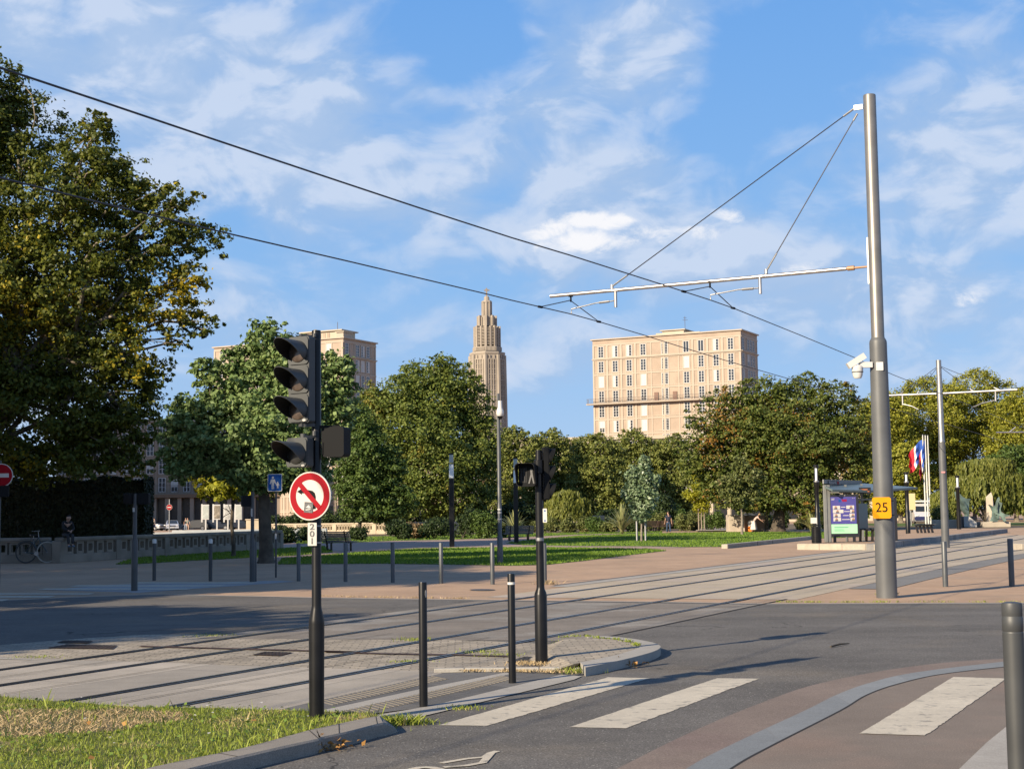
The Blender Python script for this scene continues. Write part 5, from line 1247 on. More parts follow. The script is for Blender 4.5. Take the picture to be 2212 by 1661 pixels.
willow(2130, 150., [(2115, 1015, 45, 85), (2150, 1010, 40, 95), (2075, 1045, 32, 70), (2180, 1040, 38, 75), (2120, 1050, 60, 60), (2035, 1075, 22, 50), (2205, 1060, 30, 60)], 46000, 'large weeping willow behind the bronze sculpture at the right', 61, .34)
willow(1225, 137., [(1225, 1075, 30, 60), (1200, 1092, 22, 48), (1250, 1088, 24, 52), (1225, 1095, 36, 45)], 17000, 'small weeping willow right of the pedestrian signal', 62, .27)

# young staked trees on the sunny lawn
def stake(T, x, y, h_, m=None):
    b = MB(); b.tube([(x, y, 0), (x, y, h_)], .06, 8); b.build('stake', m or m_barkl, T)
T = tree('young_tree', (1386, 1169), [(1392, 1000, 14, 18), (1380, 1030, 26, 26), (1405, 1040, 22, 26), (1370, 1065, 26, 24), (1398, 1075, 26, 26), (1385, 1105, 22, 22)], 5200, .20, lm_silver, 'young staked tree with silvery pale leaves, nearest on the sunny lawn', tr=.06, bark=m_barkl, seed=71, sub=(.3, .5))
stake(T, -.28, 0, 2.1, m_zinc); stake(T, .25, .1, 2.1, m_zinc)
T = tree('young_tree', (1516, 1148), [(1516, 1010, 10, 18), (1515, 1040, 18, 22), (1500, 1068, 20, 18), (1530, 1068, 20, 18), (1516, 1092, 18, 16)], 4200, .22, lm_yel, 'young staked tree with lime-yellow leaves, left of the stone block', tr=.06, bark=m_barkl, seed=72, sub=(.3, .5)); stake(T, -.25, 0, 2.0); stake(T, .25, 0, 2.0)
T = tree('young_tree', (1603, 1155), [(1600, 1005, 22, 22), (1620, 1030, 26, 22), (1580, 1045, 30, 26), (1612, 1065, 34, 26), (1590, 1080, 26, 20)], 6500, .22, lm_olive, 'young olive-leaved tree with a slim bare stem in front of the stone block', tr=.09, bark=m_barkl, seed=73, sub=(.28, .45))
T = tree('young_tree', (1655, 1148), [(1655, 1040, 12, 20), (1660, 1065, 18, 18), (1650, 1088, 16, 16)], 3000, .2, lm_green, 'thin young green tree on a pale stake beside the bending figure', tr=.05, bark=m_barkl, seed=74, sub=(.3, .5)); stake(T, .15, 0, 2.0)

# spiky sword-leaf plants
def swords(px, py, hpx, wpx, label, seed, n=130, Y=None, group='sword-leaf plants in the beds', m=None):
    rng = np.random.default_rng(seed); x, y, _ = G(px, py) if Y is None else (at(px, 1100, Y).x, Y, 0); T = thing('sword_leaf_plant', (x, y, 0), label, 'plant', group=group); k_ = y / FPX; V = []; Q = []
    for i in range(n):
        a = rng.uniform(0, 2 * pi); lean = rng.uniform(.1, 1.25); L_ = hpx * k_ * rng.uniform(.7, 1.1); w = .07 + .05 * rng.uniform(); o = len(V)
        dx, dy = math.cos(a), math.sin(a)
        for j in range(5):
            f = j / 4; r_ = lean * wpx * k_ * (f ** 1.35); z_ = L_ * f * (1 - .42 * lean * f); ww = w * (1 - f * .85)
            V += [(dx * r_ - dy * ww, dy * r_ + dx * ww, z_), (dx * r_ + dy * ww, dy * r_ - dx * ww, z_ + .01)]
        Q += [(o + 2 * j, o + 2 * j + 1, o + 2 * j + 3, o + 2 * j + 2) for j in range(4)]
    npmesh('blades', np.array(V), np.array(Q), m or lm_blade, T)
swords(1112, 1146, 62, 38, 'fan of pale sword leaves behind the slatted bench, left of the pedestrian signal', 81, Y=116.)
swords(1343, 1146, 66, 36, 'fan of pale sword leaves between the small willow and the silvery young tree', 82, Y=122.)
swords(1752, 1144, 48, 32, 'fan of pale sword leaves left of the shelter, beside the round lamp', 83, Y=118.)
swords(2062, 1136, 34, 24, 'low fan of dark sword leaves beside the white van', 84, m=lm_olive)
def banana(px, py, hpx, label, seed):
    rng = np.random.default_rng(seed); x, y, _ = G(px, py); T = thing('banana_plant', (x, y, 0), label, 'plant', group='banana plants in the beds'); k_ = y / FPX; V = []; Q = []
    for i in range(8):
        a = rng.uniform(0, 2 * pi); lean = rng.uniform(.15, .8); L_ = hpx * k_ * rng.uniform(.8, 1.05); dx, dy = math.cos(a), math.sin(a); o = len(V)
        for j in range(7):
            f = j / 6; r_ = lean * L_ * .7 * f ** 1.4; z_ = L_ * f * (1 - .4 * lean * f); ww = .03 + .22 * math.sin(min(1, max(0, (f - .2) / .8)) * pi) ** .7
            V += [(dx * r_ - dy * ww, dy * r_ + dx * ww, z_ + ww * .25), (dx * r_, dy * r_, z_), (dx * r_ + dy * ww, dy * r_ - dx * ww, z_ + ww * .25)]
        for j in range(6): Q += [(o + 3 * j, o + 3 * j + 1, o + 3 * j + 4, o + 3 * j + 3), (o + 3 * j + 1, o + 3 * j + 2, o + 3 * j + 5, o + 3 * j + 4)]
    npmesh('leaves', np.array(V), np.array(Q), lm_tulip, T)
banana(812, 1149, 32, 'broad-leaved banana plant left of the two, before the pale far balustrade', 91)
banana(838, 1149, 40, 'tall broad-leaved banana plant with an upright leaf, before the end of the far balustrade', 92)
banana(1462, 1143, 34, 'broad-leaved banana plant just right of the walking man', 93)
banana(1562, 1143, 26, 'broad-leaved banana plant left of the stone block', 94)
# shrubs in the beds
def shrub(px, py, w, h_, lm, label, seed, n=1500, size=.16, Y=None, name='shrub'):
    rng = np.random.default_rng(seed); x, y, _ = G(px, py) if Y is None else (at(px, 1100, Y).x, Y, 0); T = thing(name, (x, y, 0), label, 'shrub', group='shrubs in the park beds'); k_ = y / FPX
    bl = []
    for i in range(5):
        f = rng.uniform(-.6, .6); bl.append((f * w * k_, rng.uniform(-.5, .5) * w * k_, h_ * k_ * rng.uniform(.35, .62), w * k_ * .5, w * k_ * .5, h_ * k_ * .42))
    C_, N_ = crown_points(bl, n, rng, sub=(.3, .55)); ok = C_[:, 2] > 0.02; leafmesh('foliage', C_[ok], N_[ok], size, rng, lm, T)
    b = MB()
    for q in bl[:3]: b.tube([(0, 0, 0), q[:3]], [.04, .015], 5)
    b.build('stems', m_bark, T)
SH = [(620, 1162, 40, 30, lm_dark, 'dark shrub behind the blue square sign'), (668, 1160, 30, 22, lm_dark, 'dark low shrub left of the no-left-turn sign post'), (770, 1156, 30, 20, lm_dark, 'dark low shrub behind the bench back'), (860, 1154, 40, 30, lm_dark, 'dark shrub under the end of the far balustrade'),
      (905, 1152, 34, 24, lm_straw, 'straw-coloured grassy clump left of the first square lamp'), (938, 1152, 44, 32, lm_dark, 'dark shrub left of the first square lamp foot'), (1000, 1152, 42, 46, lm_dark, 'tall dark shrub right of the first square lamp'), (1040, 1152, 36, 42, lm_green, 'leafy green shrub left of the dome camera pole'), (1075, 1150, 26, 26, lm_olive, 'olive shrub behind the dome camera pole'),
      (1165, 1148, 24, 20, lm_olive, 'olive tuft behind the pedestrian signal'), (1190, 1147, 26, 28, lm_olive, 'olive shrub at the left foot of the small willow'), (1222, 1147, 30, 26, lm_olive, 'grey-olive shrub under the small willow'), (1255, 1147, 28, 30, lm_olive, 'olive shrub at the right foot of the small willow'), (1288, 1147, 26, 30, lm_green, 'bluish green shrub before the low stone wall'), (1315, 1147, 22, 24, lm_olive, 'round olive shrub left of the middle sword-leaf plant'),
      (1366, 1146, 26, 24, lm_dark, 'dark shrub right of the middle sword-leaf plant'), (1390, 1144, 36, 50, lm_green, 'bright green bush behind the silvery young tree'), (1420, 1144, 28, 34, lm_olive, 'olive bush behind the two brown benches'), (1478, 1144, 26, 34, lm_olive, 'grey-green bush right of the walking man'), (1505, 1143, 30, 38, lm_olive, 'feathery grey bush behind the lime-yellow young tree'), (1540, 1143, 30, 36, lm_green, 'green bush left of the stone block'),
      (1690, 1141, 26, 36, lm_dark, 'dark bush right of the bending figure'), (1655, 1141, 24, 34, lm_olive, 'olive bush behind the bending figure'), (1735, 1141, 26, 30, lm_olive, 'olive bush left of the shelter'), (1790, 1139, 30, 34, lm_green, 'green bush behind the shelter end'), (2035, 1136, 30, 40, lm_olive, 'tall grassy bush right of the flagpoles'), (2060, 1134, 24, 46, lm_wil, 'tall yellowish grassy bush left of the stone wedge')]
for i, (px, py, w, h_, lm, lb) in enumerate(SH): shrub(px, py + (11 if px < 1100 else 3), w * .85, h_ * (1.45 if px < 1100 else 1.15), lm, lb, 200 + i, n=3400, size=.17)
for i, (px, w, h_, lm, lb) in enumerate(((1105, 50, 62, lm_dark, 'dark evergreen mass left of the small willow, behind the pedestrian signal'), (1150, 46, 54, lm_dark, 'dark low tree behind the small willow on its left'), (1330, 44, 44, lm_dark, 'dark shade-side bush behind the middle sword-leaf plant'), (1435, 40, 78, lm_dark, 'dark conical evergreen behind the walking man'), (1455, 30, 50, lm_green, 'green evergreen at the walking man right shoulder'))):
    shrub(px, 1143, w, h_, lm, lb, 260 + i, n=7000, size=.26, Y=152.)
for i, (px, w, h_, lb) in enumerate(((610, 50, 40, 'added dark bush in shade behind the far balustrade, right of the straight trunk'), (690, 55, 52, 'added dark bush behind the far balustrade, hidden by the no-left-turn sign'), (770, 55, 46, 'added dark bush behind the middle of the far balustrade'), (850, 55, 54, 'added dark bush behind the right part of the far balustrade'), (930, 55, 44, 'added dark bush under the big middle tree'), (1010, 50, 50, 'added dark bush under the right edge of the big middle tree'))):  # dark bushes added to cover the sunlit building with a dark band
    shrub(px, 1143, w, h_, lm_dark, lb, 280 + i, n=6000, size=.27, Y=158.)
# clipped hedge behind the balustrade
rng = np.random.default_rng(301); hx0, hx1, Yh_ = at(-90, 1100, 76).x, at(322, 1100, 76).x, 76.
T = thing('hedge', ((hx0 + hx1) / 2, Yh_, 0), 'tall dark clipped hedge behind the stone balustrade', 'hedge')
zt_h = at(150, 1036, Yh_).z; n_ = 30000; W_ = hx1 - hx0
side = rng.uniform(size=n_); C_ = np.zeros((n_, 3)); N_ = np.zeros((n_, 3)); xx = rng.uniform(-W_ / 2, W_ / 2, n_); zz = rng.uniform(0, zt_h, n_); dd = rng.uniform(-.9, .9, n_); jit = np.abs(rng.normal(size=n_)) * .07
fr = side < .55; C_[fr] = np.stack([xx, -.9 + jit, zz], 1)[fr]; N_[fr] = (0, -1, .3)
tp = (side >= .55) & (side < .8); C_[tp] = np.stack([xx, dd, zt_h - jit], 1)[tp]; N_[tp] = (0, 0, 1)
en = side >= .8; C_[en] = np.stack([W_ / 2 - jit, dd, zz], 1)[en]; N_[en] = (1, 0, .3)
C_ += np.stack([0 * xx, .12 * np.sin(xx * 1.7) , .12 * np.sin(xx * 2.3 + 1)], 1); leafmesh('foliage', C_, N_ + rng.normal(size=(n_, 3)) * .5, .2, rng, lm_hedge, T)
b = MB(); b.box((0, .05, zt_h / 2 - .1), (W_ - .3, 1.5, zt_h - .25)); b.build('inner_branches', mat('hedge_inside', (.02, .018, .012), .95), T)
# trees standing out of the frame to the left, towards the sun: they shade the plaza
gS = 'plane trees out of view to the left'
def shade(x, y, h_, r_, seed, lb, n=20000):
    rng = np.random.default_rng(seed); T = thing('plane_tree', (x, y, 0), lb, 'tree', group=gS); bl = [(rng.uniform(-.5, .5) * r_, rng.uniform(-.5, .5) * r_, h_ - r_ * rng.uniform(.3, 1.15), r_ * .6, r_ * .6, r_ * .5) for _ in range(9)]
    C_, N_ = crown_points(bl, n, rng); leafmesh('crown', C_, N_, .42, rng, lm_plane, T); b = MB(); b.tube([(0, 0, 0), (0, 0, h_ - r_)], [.4, .25], 10)
    for q in bl: limb(b, (0, 0, h_ - r_ * 1.5), q[:3], .18, .05, rng)
    b.build('trunk', m_barkp, T, smooth=True)
for i, (x, y, h_, r_) in enumerate(((-21.5, 11, 9.5, 4), (-23, 24, 13, 5), (-19, 26, 9.5, 4), (-27, 30, 16.5, 5.5), (-32, 38, 16.3, 5.8), (-38, 64, 20, 6), (-49, 58, 21, 7), (-37, 46, 14.5, 5), (-43, 38, 17, 6), (-35, 54, 15.5, 5.5), (-35, 58.5, 18, 6), (-42, 52, 18, 6), (-44, 62, 19, 6.5), (-34, 25, 16, 6))):
    shade(x, y, h_, r_, 400 + i, 'plane tree out of view to the left, throwing shade over the plaza')
# ------------------------------------------------------------------ buildings
m_panel = mat('pink_concrete_panel', (.375, .295, .228), .9, 0, .12, .35, .2, 12)
m_frame = mat('pale_concrete_frame', (.43, .362, .29), .9, 0, .06, .4)
m_cream = mat('cream_render', (.46, .40, .31), .9, 0, .08, .3)
m_winw = mat('window_white', (.55, .54, .52), .5)
m_pane = mat('window_pane', (.035, .042, .055), .12, 0, .6, .9, spec=.9)
m_blind = mat('window_blind', (.50, .49, .46), .7)
m_rail_ = mat('railing_iron', (.10, .08, .075), .6)
m_stone = mat('church_concrete', (.33, .285, .232), .92, 0, .16, .12, .3, 3)
m_stone2 = mat('church_concrete_dark', (.24, .20, .16), .92, 0, .2, .15)
m_shop = mat('shopfront_dark', (.022, .024, .028), .25, 0, .3, .4, spec=.7)
m_awn = mat('awning_red', (.36, .05, .035), .8)
UM = Vector((-.891, .453, 0)); VM = Vector((.453, .891, 0))
def Fr(o, u, n):
    """frame: x along u, y up, z outward normal n, origin o"""
    return Matrix(((u.x, 0, n.x, o[0]), (u.y, 0, n.y, o[1]), (0, 1, 0, o[2] if len(o) > 2 else 0), (0, 0, 0, 1)))
def fbox(b, F, x0, x1, y0, y1, z0, z1):
    vs = [F @ Vector(p) for p in ((x0, y0, z0), (x1, y0, z0), (x1, y1, z0), (x0, y1, z0), (x0, y0, z1), (x1, y0, z1), (x1, y1, z1), (x0, y1, z1))]
    det = F.to_3x3().determinant(); fs = [(0, 3, 2, 1), (4, 5, 6, 7), (0, 1, 5, 4), (1, 2, 6, 5), (2, 3, 7, 6), (3, 0, 4, 7)]
    b.add(vs, fs if det > 0 else [f[::-1] for f in fs])
WPROTO = {}
def window(parent, F, cx_, y0, w, h_, kind='glass', mull=2):
    key = (round(w, 2), round(h_, 2), kind, mull)
    if key not in WPROTO:
        I = Matrix.Identity(4); b = MB(); t = .09
        fbox(b, I, -w / 2, -w / 2 + t, 0, h_, 0, .10); fbox(b, I, w / 2 - t, w / 2, 0, h_, 0, .10); fbox(b, I, -w / 2 + t, w / 2 - t, h_ - t, h_, 0, .10); fbox(b, I, -w / 2 + t, w / 2 - t, 0, t, 0, .10)
        fbox(b, I, -.05, .05, t, h_ - t, .01, .085)
        if mull > 0:
            for k in range(1, mull + 1): fbox(b, I, -w / 2 + t, -.05, h_ * k / (mull + 1) - .025, h_ * k / (mull + 1) + .025, .01, .07); fbox(b, I, .05, w / 2 - t, h_ * k / (mull + 1) - .025, h_ * k / (mull + 1) + .025, .01, .07)
        fr = b.build('window', m_winw); me = fr.data; bpy.data.objects.remove(fr)
        b = MB(); I2 = Matrix.Translation((0, 0, 0))
        if kind == 'stair':
            fbox(b, I, -w / 2 + t, w / 2 - t, t, h_ - t, -.05, .03)
        else: fbox(b, I, -w / 2 + t, w / 2 - t, t, h_ - t, -.05, .03)
        p = b.build('pane', m_pane); pme = p.data; bpy.data.objects.remove(p)
        bme = None
        if kind in ('blind', 'half'):
            b = MB(); fbox(b, I, -w / 2 + t, w / 2 - t, (h_ * .38 if kind == 'half' else t), h_ - t, .032, .05); p = b.build('blind', m_blind); bme = p.data; bpy.data.objects.remove(p)
        if kind == 'curtain':
            b = MB(); fbox(b, I, .08, w / 2 - t, t, h_ - t, .032, .045); p = b.build('curtain', m_blind); bme = p.data; bpy.data.objects.remove(p)
        WPROTO[key] = (me, pme, bme)
    me, pme, bme = WPROTO[key]
    o = bpy.data.objects.new('window', me); link(o, parent); o.matrix_local = F @ Matrix.Translation((cx_, y0, 0))
    if bme is not None and kind != 'glass': q = bpy.data.objects.new('blind' if kind != 'curtain' else 'curtain', bme); link(q, o)
    p = bpy.data.objects.new('pane', pme); link(p, o)
    return o

def tower(cpx, cpy, Yc, leftpx, leftpy, rightpx, label, cols, stair, rows, balc_row, hidden_left=None, seed=1):
    C = at(cpx, cpy, Yc); H_ = C.z; T = thing('apartment_tower', (C.x, C.y, 0), label, 'apartment block')
    def hit(px, d):
        r = ray(px, 900); return (C.y * r[0] - C.x * r[1]) / (d.x * r[1] - d.y * r[0])
    Lm, Lv = hit(leftpx, UM), hit(rightpx, VM)
    nm, nv = Vector((-.453, -.891, 0)), Vector((.891, -.453, 0)); o = Vector((0, 0, 0))
    Fm = Fr((0, 0, 0), UM, nm); Fv = Fr((0, 0, 0), VM, nv)
    foot = [(0, 0), (UM.x * Lm, UM.y * Lm), (UM.x * Lm + VM.x * Lv, UM.y * Lm + VM.y * Lv), (VM.x * Lv, VM.y * Lv)]
    b = MB(); b.prism(foot, 0, H_ - .25); b.build('wall', m_panel, T)
    big = [(p[0] * 1.0 + q[0], p[1] + q[1]) for p, q in zip(foot, [(nm + nv) * .35, (nm - nv) * .35, (-nm - nv) * .35, (nv - nm) * .35])]
    b = MB(); b.prism(big, H_ - .25, H_); b.build('cornice', m_frame, T)
    rnd = random.Random(seed)
    ycol = lambda s_: C.y + UM.y * s_
    S_ = [hit(px, UM) for px, _ in cols]; refpx, refy = cols[-1][0], None
    sref = S_[-1]; yy = [at(refpx, py, ycol(sref)).z for py in rows]      # window tops, first pairs give height
    pitch = yy[0] - yy[1]; wh = 2.45; ww = 1.25
    b = MB(); bm_ = MB()
    tops = [yy[0] - i * pitch for i in range(int(H_ / pitch))]
    for i, zt_ in enumerate(tops):
        fbox(b, Fm, .02, Lm - .02, zt_ + .12, zt_ + .42, .0, .10); fbox(b, Fv, .02, Lv - .02, zt_ + .12, zt_ + .42, .0, .10)
        if zt_ - wh - .3 > 0: fbox(b, Fm, .3, Lm - .3, zt_ - wh - .16, zt_ - wh - .02, .0, .07)
    fbox(bm_, Fm, -.12, Lm + .12, tops[0] - wh - .42, tops[0] - wh - .2, 0, .32); fbox(bm_, Fv, -.1, Lv + .1, tops[0] - wh - .42, tops[0] - wh - .2, 0, .32)
    for s_ in S_ + [hit(stair[0], UM)]:
        for e in (-1, 1): fbox(b, Fm, s_ + e * (ww / 2 + .14) - .10, s_ + e * (ww / 2 + .14) + .10, 0, tops[0] + .12, .0, .085)
    for x in [0.02, Lm - .42] + [(S_[i] + S_[i + 1]) / 2 for i in range(len(S_) - 1) if abs(S_[i] - S_[i + 1]) > 1.5] :
        fbox(b, Fm, x, x + .4, 0, tops[0] + .12, 0, .13)
    ex = hit(stair[0], UM)
    for e in (-3.1, 3.1): fbox(b, Fm, ex + e - .12, ex + e + .12, 0, tops[0] + .12, 0, .09)
    nv_ = 6; sv = [Lv * (k + .6) / (nv_ + .2) for k in range(nv_)]
    for s_ in sv:
        for e in (-1, 1): fbox(b, Fv, s_ + e * (ww / 2 + .12) - .09, s_ + e * (ww / 2 + .12) + .09, 0, tops[0] + .12, .0, .085)
    b.build('facade_frame', m_frame, T); bm_.build('ledge', m_frame, T)
    kinds = ['glass'] * 10 + ['curtain'] * 3 + ['blind', 'half']
    for i, zt_ in enumerate(tops[:7]):
        for j, s_ in enumerate(S_):
            if hidden_left and (cols[j][0] < hidden_left): continue
            k = cols[j][1][i] if i < len(cols[j][1]) else 'g'
            kd = {'g': 'glass', 'b': 'blind', 'h': 'half', 'c': 'curtain', 'o': 'glass'}.get(k, 'glass')
            window(T, Fm, s_, zt_ - wh, ww, wh, kd, 0 if k == 'o' else 3)
        window(T, Fm, ex, zt_ - wh, 1.5, wh, 'glass', 6)
        if i < 5:
            for j, s_ in enumerate(sv):
                if j % 2 == 0 or j == 3: window(T, Fv, s_, zt_ - wh, ww, wh, rnd.choice(kinds), 3)
    if balc_row is not None:
        zf_ = tops[balc_row] - wh - .28
        b = MB(); fbox(b, Fm, -.6, Lm + 1.2, zf_ - .22, zf_, 0, 1.25); fbox(b, Fv, -.6, Lv + 1.0, zf_ - .22, zf_, .02, 1.2); bal = b.build('balcony', m_frame, T)
        b = MB(); fbox(b, Fm, -.5, Lm + 1.1, zf_ + 1.0, zf_ + 1.06, 1.12, 1.18); fbox(b, Fm, -.5, Lm + 1.1, zf_ + .1, zf_ + .15, 1.12, 1.18); n_ = int((Lm + 1.6) / .32)
        for k in range(n_): fbox(b, Fm, -.5 + k * .32, -.46 + k * .32, zf_, zf_ + 1.03, 1.13, 1.17)
        for k in range(4): fbox(b, Fm, Lm + 1.06, Lm + 1.1, zf_, zf_ + 1.03, .1 + k * .3, .14 + k * .3)
        b.build('railing', m_rail_, bal)
        for e in (-2.6, 1.6):
            b = MB(); fbox(b, Fm, ex + e, ex + e + .9, zf_, zf_ + 1.9, .1, .2); b.build('dividing_screen', mat('brown_screen', (.2, .12, .09), .8), bal)
    return T, C, Fm, Fv, Lm, Lv, H_
c_ = lambda x, k: (zt(x, 500)[0], k)
rows_t = [zt(1780, 214)[1], zt(1782, 400)[1]]
colsA = [c_(218, 'ggbggh'), c_(388, 'cgcggc'), c_(557, 'cggggc'), c_(727, 'ggbgbb'), c_(1247, 'obgggg'), c_(1425, 'oggggg'), c_(1607, 'cgcggg'), c_(1785, 'gggggg')]
T, C, Fm, Fv, Lm, Lv, H_ = tower(*zt(1882, 110), 300., *zt(117, 240), zt(2106, 200)[0], 'tall pinkish concrete apartment block rising above the trees, right of the church tower', colsA, (zt(987, 0)[0],), rows_t, 3, seed=3)
hitA = lambda x, y: (lambda r: (C.y * r[0] - C.x * r[1]) / (UM.x * r[1] - UM.y * r[0]))(ray(*zt(x, y)))
s0, s1 = hitA(1150, 150), hitA(890, 150)
b = MB(); fbox(b, Fm, s0, s1, H_, H_ + 1.05, -9, -2.5); fbox(b, Fm, s0 - 3.5, s0 - .01, H_, H_ + .5, -8, -2.6); fbox(b, Fm, s1 + .01, s1 + 1.5, H_, H_ + .7, -8, -2.6); pent = b.build('roof_pavilion', m_cream, T)
b = MB(); fbox(b, Fm, s0 - .4, s1 + .4, H_ + 1.05, H_ + 1.25, -9.4, -2.1); b.build('roof_slab', m_cream, pent)
b = MB(); p = Fm @ Vector((s0 + .6, H_ + 1.25, -5)); b.tube([p, p + Vector((0, 0, 3))], .05, 5); b.tube([p + Vector((-.5, 0, 2.2)), p + Vector((.6, 0, 2.2))], .04, 5); b.tube([p + Vector((-.35, 0, 2.7)), p + Vector((.4, 0, 2.7))], .04, 5); b.build('antenna', m_rail_, T)
zw = zc(520, 800, 5.027); cw = lambda x, k: (zw(x, 300)[0], k)
rows_w = [zw(1520, 298)[1], zw(1520, 298)[1] + 38 / 1.15732]
T, C, Fm, Fv, Lm, Lv, H_ = tower(*zw(1700, 213), 300., zw(72, 340)[0], zw(72, 340)[1], zw(2114, 290)[0], 'pinkish apartment block half hidden behind the light-green tree and the traffic light', [cw(180, 'gggggg'), cw(420, 'gggggg'), cw(640, 'gcgggg'), cw(860, 'gggggg'), cw(1080, 'gggggg'), cw(1310, 'gggggg'), cw(1520, 'hggggg')], (zw(970, 0)[0],), rows_w, None, seed=5)
hitW = lambda x: (lambda r: (C.y * r[0] - C.x * r[1]) / (UM.x * r[1] - UM.y * r[0]))(ray(*zw(x, 200)))
b = MB(); fbox(b, Fm, .3, hitW(1600), H_, H_ + 1.1, -3.4, -.5); ch = b.build('chimney', m_frame, T)
b = MB(); fbox(b, Fm, .0, hitW(1590), H_ + 1.1, H_ + 1.3, -3.7, -.2); b.build('chimney_cap', m_cream, ch)
b = MB(); fbox(b, Fm, hitW(1560) + .2, hitW(1060), H_, H_ + 1.9, -9, -3.5); pv = b.build('roof_pavilion', m_cream, T); b = MB(); fbox(b, Fm, hitW(1560) - .4, hitW(1040), H_ + 1.9, H_ + 2.15, -9.4, -3.0); b.build('roof_slab', m_cream, pv)
b = MB(); 
for k in range(6): fbox(b, Fm, hitW(1080) - 1.2 - k * 1.1, hitW(1080) - .5 - k * 1.1, H_ + .3, H_ + 1.6, -3.5, -3.42)
b.build_each('vent_panel', m_panel, pv)
b = MB(); p = Fm @ Vector((hitW(1145), H_ + 2.15, -6)); b.lathe([(.9, 0), (.9, .2), (.35, .25), (.3, .6), (.5, .65), (.1, .8)], 10, c=p); b.build('roof_vent', m_cream, pv)
b = MB(); p = Fm @ Vector((hitW(1460), H_, -5)); b.tube([p, p + Vector((0, 0, 4))], .06, 5); b.build('antenna', m_rail_, T)

# --- church lantern tower
Yc_ = 690.; cc = at(*zc1(309, 740), Yc_); CT = thing('church_tower', (cc.x, Yc_, 0), 'tall octagonal stepped concrete church tower with a cross on top', 'church tower')
u_ = Yc_ / FPX / 3.955 / 1.15732      # metres per zoomed pixel
Zc = lambda y: at(*zc1(309, y), Yc_).z
TH = [rad(-5.3 + 45 * k) for k in range(8)]
def octo(R_, off=0.): return [(R_ * math.sin(a + off), -R_ * math.cos(a + off)) for a in TH]
def prismR(b, r0, r1, z0, z1):
    A = [(*p, z0) for p in octo(r0)]; B_ = [(*p, z1) for p in octo(r1)]; n_ = 8
    b.add(A + B_, [(i, (i + 1) % n_, n_ + (i + 1) % n_, n_ + i) for i in range(n_)] + [tuple(range(7, -1, -1)), tuple(range(8, 16))]); return b
Rb, Rt = 183 * u_, 172 * u_
b = MB(); prismR(b, 187 * u_ + 0, Rt, 0, Zc(750)); sh_ = b.build('shaft', m_stone, CT)
b = MB()
for k in range(8):      # corner pilasters, mullions and cross bars on each face
    a = TH[k]; 
    for z0, z1, r0, r1 in ((10, Zc(752), 187 * u_, Rt),):
        p0 = Vector((r0 * math.sin(a), -r0 * math.cos(a), z0)); p1 = Vector((r1 * math.sin(a), -r1 * math.cos(a), z1)); b.tube([p0, p1], [.95, .95], 6)
b.build_each('corner_rib', m_stone, sh_)
b = MB(); bq = MB()
for k in range(8):
    a = TH[k] + rad(22.5); ap = math.cos(rad(22.5)); R_ = 179 * u_ * ap; nrm_ = Vector((math.sin(a), -math.cos(a), 0)); tu = Vector((math.cos(a), math.sin(a), 0))
    F_ = Fr(tuple(nrm_ * (R_ - .3)), tu, nrm_); hw_ = 60 * u_
    for x in (-.34, -.10, .10, .34):
        fbox(b, F_, x * 2 * hw_ - .28, x * 2 * hw_ + .28, 10, Zc(800), -.2, .55)
    fbox(b, F_, -hw_ * .95, hw_ * .95, Zc(800), Zc(790), -.2, .5)
    for e in (-.2, .2): fbox(b, F_, e * 2 * hw_ - .3, e * 2 * hw_ + .3, Zc(790), Zc(756), -.2, .5)
    for j in range(14): fbox(bq, F_, -hw_ * .7, hw_ * .7, Zc(845 + j * 52), Zc(838 + j * 52), -.2, .42)
b.build('mullions', m_stone, sh_); bq.build('cross_bars', m_stone, sh_)
b = MB(); prismR(b, 174 * u_, 180 * u_, Zc(750), Zc(738)); prismR(b, 180 * u_, 178 * u_, Zc(738) + .01, Zc(722)); b.build('cornice', m_stone, CT)
b = MB(); prismR(b, 138 * u_, 138 * u_, Zc(722), Zc(708)); prismR(b, 146 * u_, 146 * u_, Zc(676), Zc(668)); prismR(b, 120 * u_, 120 * u_, Zc(708), Zc(668))
for k in range(8):
    A_, B_ = Vector((*octo(141 * u_)[k], 0)), Vector((*octo(141 * u_)[(k + 1) % 8], 0))
    for j in range(8): p = A_.lerp(B_, j / 8); b.box((p.x, p.y, (Zc(710) + Zc(676)) / 2), (.5, .5, Zc(676) - Zc(710)), rz=TH[k])
b.build('balustrade', m_stone, CT)
